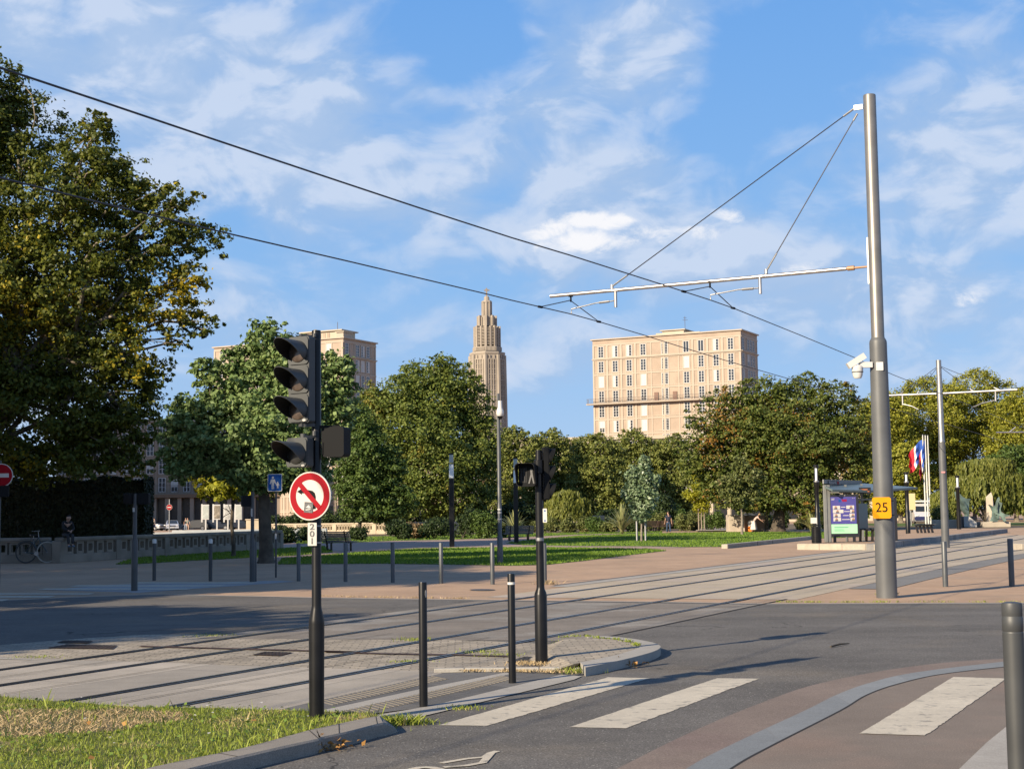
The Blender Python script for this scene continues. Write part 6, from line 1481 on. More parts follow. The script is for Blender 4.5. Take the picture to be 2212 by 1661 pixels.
def tier(name, R_, y0, y1, fin, louv, par):
    b = MB(); prismR(b, R_ * .80 * u_, R_ * .80 * u_, Zc(y0), Zc(y1) - (.5 if louv else .2)); core = b.build(name, m_stone2 if louv else m_stone, par)
    b = MB()
    for k in range(8):
        p = Vector((math.sin(TH[k]), -math.cos(TH[k]), 0)) * (R_ - fin * .5) * u_; b.box((p.x, p.y, (Zc(y0) + Zc(y1)) / 2), (fin * 1.35 * u_, fin * 1.5 * u_, Zc(y1) - Zc(y0)), rz=TH[k])
    b.build_each('buttress', m_stone, core)
    if louv:
        b = MB()
        for k in range(8):
            a = TH[k] + rad(22.5); nrm_ = Vector((math.sin(a), -math.cos(a), 0)); tu = Vector((math.cos(a), math.sin(a), 0)); F_ = Fr(tuple(nrm_ * R_ * .80 * .924 * u_), tu, nrm_); hw_ = R_ * .29 * u_
            for j in range(12): y_ = y0 - 18 - j * (y0 - y1 - 30) / 12; fbox(b, F_, -hw_, hw_, Zc(y_), Zc(y_ - 7), 0, 1.3)
            fbox(b, F_, -.35, .35, Zc(y0), Zc(y1 + 5), .2, 1.5)
        b.build('louvres', m_stone, core)
    else:
        b = MB()
        for k in range(8):
            a = TH[k] + rad(22.5); nrm_ = Vector((math.sin(a), -math.cos(a), 0)); tu = Vector((math.cos(a), math.sin(a), 0)); F_ = Fr(tuple(nrm_ * R_ * .80 * .924 * u_), tu, nrm_)
            for x in (-.15, .15): fbox(b, F_, x * R_ * u_ - .22, x * R_ * u_ + .22, Zc(y0), Zc(y1) - .8, 0, .45)
        b.build('ribs', m_stone, core)
    return core
tier('belfry', 132, 668, 462, 17, True, CT); tier('upper_stage', 97, 462, 358, 16, False, CT); tier('spire_stage', 51, 358, 214, 9, False, CT)
b = MB(); prismR(b, 54 * u_, 48 * u_, Zc(225), Zc(208)); b.build('spire_cap', m_stone, CT)
b = MB(); prismR(b, 29 * u_, 26 * u_, Zc(208), Zc(172)); prismR(b, 26 * u_, 20 * u_, Zc(172) + .01, Zc(163)); b.build('finial', m_stone, CT)
b = MB(); b.box((0, 0, (Zc(165) + Zc(82)) / 2), (.75, .75, Zc(82) - Zc(165))); b.box((.1, 0, Zc(102)), (2.6, .6, .6)); b.build('cross', m_stone2, CT)

# --- lower blocks behind the trees
def block(name, label, p0, p1, h_, storeys, bays, mwall, depth=14, shop=None, awn=None, ww=1.2, wh=2.0, ground_h=4.2, cat='building'):
    a, c = Vector((*p0, 0)), Vector((*p1, 0)); d = (c - a); L_ = d.length; d.normalize(); n_ = Vector((d.y, -d.x, 0))
    T = thing(name, (a.x, a.y, 0), label, cat); F_ = Fr((0, 0, 0), d, n_)
    q = -n_ * depth; b = MB(); b.prism([(0, 0), (d.x * L_, d.y * L_), (d.x * L_ + q.x, d.y * L_ + q.y), (q.x, q.y)], 0, h_); b.build('wall', mwall, T)
    b = MB(); fbox(b, F_, -.2, L_ + .2, h_ + .002, h_ + .5, -depth - .2, .4); b.build('cornice', m_frame if mwall is not m_cream else m_cream, T)
    sp = (h_ - ground_h) / storeys; bw = L_ / bays
    b = MB()
    for k in range(bays + 1): fbox(b, F_, max(.01, k * bw - .2), min(L_ - .01, k * bw + .2), 0, h_ - .05, 0, .16)
    for i in range(storeys): fbox(b, F_, .3, L_ - .3, ground_h + i * sp - .15, ground_h + i * sp + .15, .0, .12)
    b.build('facade_frame', mwall, T)
    for i in range(storeys):
        for k in range(bays):
            if storeys * bays <= 100 or (i * bays + k) % 2 == 0: window(T, F_, (k + .5) * bw, ground_h + i * sp + .35, ww, min(wh, sp - .6), random.Random(i * 31 + k).choice(['glass', 'glass', 'curtain', 'half']), 2)
    b = MB()
    for k in range(bays): fbox(b, F_, k * bw + .35, (k + 1) * bw - .35, .4, ground_h - .7, .01, .05)
    b.build_each('shop_window', m_shop, T)
    if awn:
        b = MB()
        for k in range(bays):
            if k in awn:
                vs = [F_ @ Vector(p) for p in ((k * bw + .2, ground_h - .5, .2), ((k + 1) * bw - .2, ground_h - .5, .2), ((k + 1) * bw - .2, ground_h - 1.3, 1.7), (k * bw + .2, ground_h - 1.3, 1.7), (k * bw + .2, ground_h - .55, .2), ((k + 1) * bw - .2, ground_h - .55, .2), ((k + 1) * bw - .2, ground_h - 1.6, 1.7), (k * bw + .2, ground_h - 1.6, 1.7))]
                b.add(vs, [(3, 2, 1, 0), (4, 5, 6, 7), (0, 1, 5, 4), (1, 2, 6, 5), (2, 3, 7, 6), (3, 0, 4, 7)])
        b.build_each('awning', m_awn, T)
    return T, F_, L_
w3 = lambda px, Y: (at(px, 1100, Y).x, Y)
block('shop_building', 'low cream building with dark shopfronts and red awnings behind the far trees', w3(1060, 236), w3(1960, 226), at(1250, 943, 232).z - .5, 4, 24, m_cream, awn=(14, 15, 16, 17, 18, 19, 20))
block('shop_building', 'dark-windowed building far behind the big middle tree', w3(640, 246), w3(1040, 240), 12.5, 3, 14, m_panel)
m_dim = mat('grey_concrete', (.30, .235, .18), .9, 0, .12, .4)
T, F_, L_ = block('arcade_building', 'grey concrete building with tall narrow windows and an arcade, behind the yellow-green branches', w3(120, 232), w3(600, 238), 17.2, 4, 18, m_dim, ww=1.1, wh=2.9, ground_h=5.6)
b = MB(); fbox(b, F_, -.5, L_ + .5, 5.0, 5.55, .02, 3.6); cnp = b.build('canopy', mat('canopy_brown', (.17, .115, .075), .8), T)
b = MB()
for k in range(19): x = k * L_ / 18; fbox(b, F_, max(.01, x - .3), x + .3, 0, 4.98, 2.6, 3.2)
b.build_each('column', m_dim, T)
b = MB(); fbox(b, F_, 0, L_, 6.9, 6.97, 3.4, 3.46)
for k in range(int(L_ / .5)): fbox(b, F_, k * .5, k * .5 + .04, 5.56, 6.93, 3.4, 3.45)
b.build('railing', m_rail_, cnp)
# tall unseen block, added to keep the arcade street in shade
block('shading_block', 'unseen block added out of view to the left to shade the arcade street', (-119, 185), (-83, 191.5), 41, 4, 8, m_dim, depth=20)
# ------------------------------------------------------------------ people
def skin_mesh(name, chains, m, parent, sub=2):
    """chains: list of [(x,y,z,r)...]; a chain may start at a point of an earlier one and joins it"""
    bm = bmesh.new(); lay = bm.verts.layers.skin.verify(); seen = {}
    for ch in chains:
        prev = None
        for (x, y, z, *r) in ch:
            key = (round(x, 3), round(y, 3), round(z, 3))
            if key not in seen:
                v = bm.verts.new((x, y, z)); rr = r[0] if r else .05; v[lay].radius = (rr, r[1] if len(r) > 1 else rr); v[lay].use_root = len(seen) == 0; seen[key] = v
            v = seen[key]
            if prev is not None and prev is not v and not any(e.other_vert(prev) is v for e in prev.link_edges): bm.edges.new((prev, v))
            prev = v
    me = bpy.data.meshes.new(name); bm.to_mesh(me); bm.free(); o = bpy.data.objects.new(name, me); COL.objects.link(o)
    o.modifiers.new('s', 'SKIN').use_smooth_shade = True; q = o.modifiers.new('u', 'SUBSURF'); q.levels = q.render_levels = sub
    dg = bpy.context.evaluated_depsgraph_get(); dg.update(); me2 = bpy.data.meshes.new_from_object(o.evaluated_get(dg))
    bpy.data.objects.remove(o); me2.name = name; me2.materials.clear(); me2.materials.append(m); me2.polygons.foreach_set('use_smooth', [True] * len(me2.polygons))
    return link(bpy.data.objects.new(name, me2), parent)
m_skin1 = mat('skin', (.46, .27, .19), .55, 0, .05, 20)
def hand(p, d, side, s=1.):
    """palm and five curled fingers hanging along d from wrist p"""
    p, d = Vector(p), Vector(d).normalized(); w = Vector((0, 1, 0)) if abs(d.y) < .8 else Vector((1, 0, 0)); w = (w - d * w.dot(d)).normalized(); n = d.cross(w) * side; out = []
    palm = p + d * .05 * s; out.append([(*p, .026), (*palm, .032, .02), (*(p + d * .09 * s), .034, .018)])
    for i, ln in enumerate((.062, .075, .08, .07)):
        b0 = p + d * .09 * s; k = b0 + w * (.028 - i * .019) * s; e1 = k + d * ln * .5 * s + n * .008; e2 = e1 + d * ln * .4 * s + n * .03
        out.append([(*b0, .034, .018), (*k, .010), (*e1, .0095), (*e2, .008)])
    t0 = palm + w * .035 * s; out.append([(*palm, .032, .02), (*t0, .012), (*(t0 + d * .03 * s + w * .015 + n * .015), .010), (*(t0 + d * .055 * s + w * .015 + n * .03), .009)])
    return out
def head(parent, c, yaw=0., pitch=0., s=1., hair=None, bald=False):
    return [(c, s)]
def person(loc, rz, J, label, top_m, leg_m, shoe_m, hair_m, sleeves='short', skirt=None, group=None, z=0., extra=None):
    """J: joint dictionary, facing -Y before rotation"""
    T = thing('person', (loc[0], loc[1], z), label, 'person', rz, group); g = lambda k: J[k]
    hd = Vector(J['head']); nk = Vector(J['neck']); ax = (hd - nk).normalized(); fw = Vector(J.get('face', (0, -1, 0))).normalized()
    ch = [[(*J['pelvis'], .10, .07), (*J['waist'], .105, .075), (*J['chest'], .15, .105), (*J['neck'], .058), (*(nk + ax * .07), .056), (*(hd - ax * .02), .088, .10), (*(hd + ax * .055), .085, .095), (*(hd + ax * .105), .05)],
          [(*(hd - ax * .02), .088, .10), (*(hd - ax * .045 + fw * .085), .030), (*(hd - ax * .03 + fw * .125), .011)],
          [(*(hd - ax * .02), .088, .10), (*(hd - ax * .09 + fw * .065), .032)]]
    for s in 'LR':
        ch.append([(*J['chest'], .15, .105), (*J['sh' + s], .062), (*J['el' + s], .042), (*J['wr' + s], .027)])
        ch += hand(J['wr' + s], Vector(J['wr' + s]) - Vector(J['el' + s]), 1 if s == 'L' else -1)
        ch.append([(*J['pelvis'], .10, .07), (*J['hip' + s], .078), (*J['kn' + s], .056), (*J['an' + s], .04), (*J['toe' + s], .036, .028)])
        e = ax.cross(fw) * (1 if s == 'L' else -1); ch.append([(*(hd - ax * .02), .088, .10), (*(hd - ax * .015 + e * .088), .022, .03)])
    body = skin_mesh('body', ch, m_skin1, T, 1)
    b = MB()
    for s in (1, -1):
        e = ax.cross(fw) * s; b.lathe([(.001, -.011), (.009, -.006), (.011, 0), (.009, .006), (.001, .011)], 8, c=hd + ax * .012 + fw * .088 + e * .034)
    b.build_each('eye', m_sign_black, T)
    b = MB(); p = hd - ax * .075 + fw * .098; b.box(p, (.045, .012, .010), rz=math.atan2(fw.x, -fw.y)); b.build('mouth', mat('lips', (.34, .13, .11), .6), T)
    k = .014
    tc_ = [[(*(Vector(J['pelvis']) + Vector((0, 0, -.06))), .155, .12), (*J['waist'], .145, .112), (*J['chest'], .172, .122), (*(nk - ax * .02), .075)]]
    for s in 'LR':
        sh, el, wr = Vector(J['sh' + s]), Vector(J['el' + s]), Vector(J['wr' + s])
        tc_.append([(*J['chest'], .172, .122), (*sh, .078), (*(sh.lerp(el, .75)), .064)] if sleeves == 'short' else [(*J['chest'], .172, .122), (*sh, .08), (*el, .06), (*el.lerp(wr, .92), .045)])
    skin_mesh('top', tc_, top_m, T, 1)
    if skirt:
        pv = Vector(J['pelvis']); b = MB(); n_ = 14; rows = []
        for (f, r) in ((0, .15), (.3, .20), (.7, .24), (1, .27)):
            kn = (Vector(J['knL']) + Vector(J['knR'])) / 2; c = pv.lerp(kn, f) + Vector((0, 0, .05 - f * skirt)); rows.append([(c.x + r * math.cos(2 * pi * i / n_) * (1 + .08 * math.sin(5 * i)), c.y + r * math.sin(2 * pi * i / n_) * (1 + .08 * math.cos(4 * i)), c.z) for i in range(n_)])
        for i in range(3): b.strip(rows[i] + [rows[i][0]], rows[i + 1] + [rows[i + 1][0]])
        b.build('skirt', leg_m, T, smooth=True)
    else:
        lg = [[(*(Vector(J['pelvis']) + Vector((0, 0, .10))), .146, .11), (*J['pelvis'], .15, .118)]]
        for s in 'LR': lg.append([(*J['pelvis'], .15, .118), (*J['hip' + s], .105), (*J['kn' + s], .074), (*(Vector(J['kn' + s]).lerp(Vector(J['an' + s]), .93)), .062)])
        skin_mesh('trousers', lg, leg_m, T, 1)
    for s in 'LR':
        a, t = Vector(J['an' + s]), Vector(J['toe' + s]); skin_mesh('shoe', [[(*(a + (a - t) * .25 + Vector((0, 0, -.03))), .045), (*(a.lerp(t, .4)), .05, .045), (*t, .045, .035)]], shoe_m, T, 1)
    if hair_m:
        bk = -fw; skin_mesh('hair', [[(*(hd + ax * .075 + fw * .05), .062), (*(hd + ax * .085 + bk * .01), .088), (*(hd + ax * .03 + bk * .045), .082), (*(hd - ax * .04 + bk * .06), .05)]], hair_m, T, 1)
    return T
def standing(stride=.0, bend=0., arms=(0., 0.), s=1.):
    c, si = math.cos(bend), math.sin(bend)
    up = lambda y, z: (y * c - z * si, y * si + z * c)      # bends toward -Y about the hips
    def b(x, y, z): yy, zz = up(y, z); return (x * s, yy * s, (.93 + zz) * s)
    J = dict(pelvis=(0, 0, .93 * s), waist=b(0, .0, .17), chest=b(0, .0, .40), neck=b(0, .01, .58), head=b(0, -.02, .73), face=(0, -math.cos(bend * .8), -math.sin(bend * .8)))
    for sg, k in ((1, 'L'), (-1, 'R')):
        J['sh' + k] = b(sg * .185, .0, .50); a = arms[0 if sg == 1 else 1]
        J['el' + k] = tuple(Vector(J['sh' + k]) + Vector((sg * .06, -math.sin(a) * .28, -math.cos(a) * .28)) * s); a2 = a + .25; J['wr' + k] = tuple(Vector(J['el' + k]) + Vector((sg * .02, -math.sin(a2) * .25, -math.cos(a2) * .25)) * s)
        f = stride * sg; J['hip' + k] = (sg * .10 * s, 0, .88 * s); J['kn' + k] = (sg * .11 * s, (-f * .25 - .02) * s, .48 * s); J['an' + k] = (sg * .11 * s, (-f * .45 + .03) * s, (.07 + max(0, -f) * .12) * s); J['toe' + k] = (sg * .12 * s, (-f * .45 - .13) * s, .035 * s)
    return J
cl = lambda n, c: mat(n, c, .85, 0, .12, 9)
m_navy, m_jean, m_dk = cl('navy_cotton', (.022, .028, .055)), cl('blue_denim', (.035, .06, .11)), cl('black_cloth', (.012, .012, .014))
x, y, _ = G(1444.5, 1152.5); person((x, y), rad(195), standing(.25, .02, (.1, -.15)), 'person walking away in navy T-shirt and blue jeans across the sunny lawn', m_navy, m_jean, m_dk, cl('hair_brown', (.10, .06, .04)))
x, y, _ = G(1628, 1150); person((x, y), rad(80), standing(.25, .75, (.9, .7), .98), 'person in pale pink dress bending forward beside the orange and white bin', cl('pale_pink', (.62, .42, .37)), cl('pale_skirt', (.66, .56, .50)), m_dk, cl('hair_fair', (.50, .33, .18)), skirt=.28)
# seated person on the balustrade pillar, in deep shade
sy_ = G(*zza(880, 1345))[1] + .12; sx_ = at(139, 1160, sy_).x

ks_ = sy_ / FPX; seat_z = at(142, 1160, sy_).z - .02
J = dict(pelvis=(0, .12, .10), waist=(0, .08, .28), chest=(0, -.02, .50), neck=(0, -.10, .67), head=(0, -.18, .80), face=(0, -.85, -.5))
for sg, k in ((1, 'L'), (-1, 'R')):
    J['sh' + k] = (sg * .18, -.05, .60); J['el' + k] = (sg * .22, -.18, .36); J['wr' + k] = (sg * .06, -.36, .28); J['hip' + k] = (sg * .09, .06, .09); J['kn' + k] = (sg * .10, -.38, .10); J['an' + k] = (sg * .08, -.44, -.32); J['toe' + k] = (sg * .09, -.60, -.36)
person((sx_ + .1, sy_), rad(38), J, 'person in dark hooded clothes sitting hunched on the balustrade pillar, above the bicycle wheel', m_dk, cl('dark_trousers', (.03, .03, .034)), cl('blue_shoe', (.10, .14, .19)), m_dk, 'long', z=seat_z)
# walkers in front of the arcade
for (px, pyb, rz, tm, lm_, lb, st) in ((334, 1137, -90, cl('cream_shirt', (.60, .52, .40)), cl('blue_shorts', (.06, .09, .20)), 'person in cream shirt and blue trousers walking behind the basin at the left', .3), (401.5, 1137, 0, cl('dark_shirt', (.03, .03, .035)), cl('pale_jeans', (.25, .30, .36)), 'person in dark shirt and pale jeans beside the shaded lamp pillar', .1), (405.5, 1137.5, 20, cl('green_patterned', (.20, .26, .22)), cl('sand_shorts', (.5, .33, .24)), 'person in patterned green shirt walking just right of the dark-shirted one', .3)):
    x, y = at(px, 1100, 205).x, 205.; person((x, y), rad(rz), standing(st, 0, (.3, -.2)), lb, tm, lm_, m_dk, cl('hair_dark', (.02, .016, .012)), group='people before the arcade')

# ------------------------------------------------------------------ bicycle leaning on the balustrade
bx, by, _ = G(88, 1215.5); kb_ = by / FPX
by -= .35; T = thing('bicycle', (bx, by, 0), 'bicycle with pale front tyre leaning against the balustrade in the shade', 'bicycle', rad(0))
rw = 23.0 * kb_; xr, xf_ = at(56, 1195, by).x - bx, at(102, 1195, by).x - bx
m_tyre_d, m_tyre_l = mat('tyre_dark', (.05, .05, .05), .8), mat('tyre_pale', (.38, .35, .30), .8); m_bike = mat('bike_frame', (.03, .05, .06), .35)
for xx, mt_ in ((xr, m_tyre_d), (xf_, m_tyre_l)):
    c = Vector((xx, 0, rw)); b = MB(); b.tube([c + Vector((math.cos(t) * (rw - .028), 0, math.sin(t) * (rw - .028))) for t in [2 * pi * i / 32 for i in range(33)]], .028, 8, cap=False); wh_ = b.build('wheel', mt_, T, smooth=True)
    b = MB()
    for i in range(14): a = 2 * pi * i / 14; b.tube([c, c + Vector((math.cos(a) * (rw - .03), 0, math.sin(a) * (rw - .03)))], .003, 4)
    b.tube([c + Vector((0, -.05, 0)), c + Vector((0, .05, 0))], .02, 8); b.build('spokes', m_zinc, wh_)
    b = MB(); b.tube([c + Vector((math.cos(t) * (rw + .03), 0, math.sin(t) * (rw + .03))) for t in [rad(20 + 12 * i) for i in range(12)]], .018, 6); b.build('mudguard', m_bike, T)
bb = Vector((xr + .43, 0, rw - .05)); st_ = Vector((xr + .30, 0, rw + .55)); hd1 = Vector((xf_ - .30, 0, rw + .42)); hd2 = Vector((xf_ - .36, 0, rw + .62))
b = MB()
for p, q in ((Vector((xr, 0, rw)), bb), (Vector((xr, 0, rw)), st_ - Vector((0, 0, .12))), (bb, st_), (bb, hd1), (st_ - Vector((-.01, 0, .22)), hd2 - Vector((0, 0, .03))), (hd1, hd2), (hd1, Vector((xf_, 0, rw)))): b.tube([p, q], .02, 8)
b.build('frame', m_bike, T)
b = MB(); b.tube([hd2, hd2 + Vector((-.02, 0, .22)), hd2 + Vector((.02, -.05, .25)), hd2 + Vector((-.08, -.26, .24)), hd2 + Vector((-.18, -.27, .24))], .013, 6); b.tube([hd2 + Vector((.02, .05, .25)), hd2 + Vector((-.08, .26, .24)), hd2 + Vector((-.18, .27, .24))], .013, 6); b.tube([hd2 + Vector((-.02, -.06, .25)), hd2 + Vector((-.02, .06, .25))], .013, 6); b.build('handlebar', m_zinc, T)
b = MB(); b.prism([(-.14, -.02), (-.10, -.09), (.02, -.05), (.15, -.015), (.15, .015), (.02, .05), (-.10, .09), (-.14, .02)], 0, .06, Matrix.Translation(st_ + Vector((0, 0, .12)))); b.build('saddle', m_black, T)
b = MB(); b.tube([st_ - Vector((0, 0, .2)), st_ + Vector((0, 0, .12))], .014, 6); b.build('seat_post', m_zinc, T)
b = MB(); b.tube([bb + Vector((0, -.03, 0)), bb + Vector((0, .03, 0))], .09, 14); b.box(bb + Vector((.10, -.07, -.12)), (.1, .08, .025)); b.box(bb + Vector((-.10, .07, .12)), (.1, .08, .025)); b.tube([bb + Vector((.1, -.05, -.12)), bb + Vector((-.1, .05, .12))], .012, 6); b.build('pedals', m_zinc, T)
b = MB(); b.box((xr - .02, 0, rw * 2 + .08), (.42, .14, .02)); b.build('carrier', m_bike, T)

# ------------------------------------------------------------------ balustrades
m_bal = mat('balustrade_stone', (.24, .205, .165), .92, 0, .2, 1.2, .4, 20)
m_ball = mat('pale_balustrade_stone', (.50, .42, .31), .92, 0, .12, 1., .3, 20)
def balustrade(p0, p1, h_, spans, label, m, nh=5, first_pillar=None):
    a, c = Vector((*p0, 0)), Vector((*p1, 0)); d = c - a; L_ = d.length; rz = math.atan2(d.y, d.x)
    T = thing('balustrade', tuple(a), label, 'balustrade', rz); sl_ = L_ / spans
    b = MB(); b.box((L_ / 2, 0, .17), (L_, .34, .34), bevel=.01); b.build('plinth', m, T)
    b = MB(); b.box((L_ / 2, 0, h_ - .07), (L_ + .1, .42, .14), bevel=.02); b.box((L_ / 2, .0, h_ - .16), (L_, .32, .05)); b.build_each('coping', m, T)
    for i in range(spans + 1):
        b = MB(); w = .5 if (i == 0 and first_pillar) else .38; b.box((i * sl_, -.0, (h_ - .14) / 2), (w, .40, h_ - .14 - .004), bevel=.015); b.build('pillar', m, T)
    pr = None
    zz0, zz1 = .345, h_ - .185; hh_ = zz1 - zz0
    fr = MB(); cw_ = (sl_ - .38) / nh; s_ = min(cw_ * .82, hh_ * 1.1)
    for (x0, x1, z0, z1) in ((-s_ / 2, -s_ / 2 + s_ * .2, 0, hh_), (s_ / 2 - s_ * .2, s_ / 2, 0, hh_), (-s_ / 2 + s_ * .2, s_ / 2 - s_ * .2, 0, hh_ * .2), (-s_ / 2 + s_ * .2, s_ / 2 - s_ * .2, hh_ * .8, hh_)):
        fr.box(((x0 + x1) / 2, 0, (z0 + z1) / 2), (x1 - x0, .22, z1 - z0))
    o = fr.build('pierced_block', m, None); me = o.data; bpy.data.objects.remove(o); cnt = 0
    for i in range(spans):
        for k in range(nh):
            cnt += 1
            if cnt > 100: break
            q = bpy.data.objects.new('pierced_block', me); link(q, T); q.location = (i * sl_ + .19 + (k + .5) * cw_, 0, zz0)
    return T
pA = G(*zza(880, 1345)); pB = G(*zl(2160, 1345)); 
hbal = at(*zza(1590, 945), G(*zza(1590, 1300))[1]).z
dAB = Vector(pB) - Vector(pA)
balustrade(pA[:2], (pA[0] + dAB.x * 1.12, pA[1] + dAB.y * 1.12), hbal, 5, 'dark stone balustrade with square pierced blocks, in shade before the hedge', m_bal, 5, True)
pC = (pA[0] - 7.5, pA[1] + .5)
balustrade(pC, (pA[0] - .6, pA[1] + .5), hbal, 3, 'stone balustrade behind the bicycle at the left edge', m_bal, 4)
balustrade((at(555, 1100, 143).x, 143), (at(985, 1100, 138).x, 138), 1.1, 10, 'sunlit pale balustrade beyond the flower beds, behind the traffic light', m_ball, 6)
b = MB(); b.box((0, 0, .75), (1.5, .6, 1.5), bevel=.02); x, y = at(551, 1100, 132).x, 132.; T = thing('stone_pillar', (x, y, 0), 'sunlit stone end block right of the map panels', 'pillar'); b.build('block', m_ball, T)
b = MB(); b.box((0, 0, 1.55), (1.65, .75, .1), bevel=.02); b.build('cap', m_ball, T)
# basin with pale water edge
m_water = mat('pale_water', (.10, .16, .20), .12, 0, .5, .6, .3, 3, spec=.8)
bp = [(at(300, 1100, 96).x, 96), (at(590, 1100, 96).x, 96), (at(590, 1100, 112).x, 112), (at(300, 1100, 112).x, 112)]
T = thing('water_basin', (bp[0][0], 96, 0), 'long low basin with a pale rim between the balustrade and the arcade street', 'basin')
W_ = bp[1][0] - bp[0][0]
b = MB(); b.box((W_ / 2, 0, .42), (W_, .5, .84), bevel=.03); b.box((W_ / 2, 16, .42), (W_ + 3, .5, .84), bevel=.03); b.build_each('rim', mat('basin_stone', (.36, .38, .38), .8, 0, .15, .8), T)
b = MB(); b.box((W_ / 2, 8, .3), (W_, 15.4, .6)); b.build('water', m_water, T)
# map panels
for i, zx in enumerate((1205, 1400, 1588, 1775)):
    px = zl(zx, 0)[0]; Yp = 150.; x = at(px, 1100, Yp).x; T = thing('map_panel', (x, Yp, 0), ('white-framed map panel nearest the sunlit far lamp, first of four', 'white-framed map panel with a brown town plan, second of four', 'white-framed map panel with black street lines, third of four', 'white-framed map panel with little print, last before the stone end block')[i], 'map panel', rad(12), 'map panels under the yellow-green branches')
    zt_, zb_ = at(px, zl(zx, 560)[1], Yp).z, at(px, zl(zx, 822)[1], Yp).z; w = 115 / 6.9125 / 1.157 * Yp / FPX; b = MB(); b.box((0, 0, (zt_ + zb_) / 2), (w, .12, zt_ - zb_), bevel=.02); b.build('frame', m_white, T)
    b = MB(); b.box((.0, -.065, (zt_ + zb_) / 2), (w * .86, .012, (zt_ - zb_) * .86)); b.build('map', mat('map_%s' % 'abcd'[i], ((.48, .52, .48), (.30, .26, .20), (.50, .50, .47), (.50, .52, .47))[i], .5, 0, (.15, .5, .3, .1)[i], 4), T)
    if i == 2:
        b = MB()
        for q in ((-.2, .3, .5), (.1, .0, .9), (-.1, -.3, -.5), (.2, .35, 1.2)): b.box((q[0], -.074, (zt_ + zb_) / 2 + q[1] * .9), (.9, .006, .06), ry=q[2])
        b.build_each('street_line', m_sign_black, T)
    b = MB(); b.box((0, 0, zb_ / 2), (.14, .1, zb_)); b.box((-w * .56, .05, (zt_ + zb_) / 2 - .1), (.16, .2, zt_ - zb_ + .3)); b.build_each('stem', m_white, T)
x = at(366, 1100, 150).x; T = thing('sign_post', (x, 150, 0), 'small far no-entry sign before the arcade', 'road sign'); b = MB(); b.tube([(0, 0, 0), (0, 0, at(366, 1078, 150).z)], .05, 8); b.build('pole', m_zinc, T); noentry('s', T, 365.5, 1095.5, 6.2 * 150 / FPX)

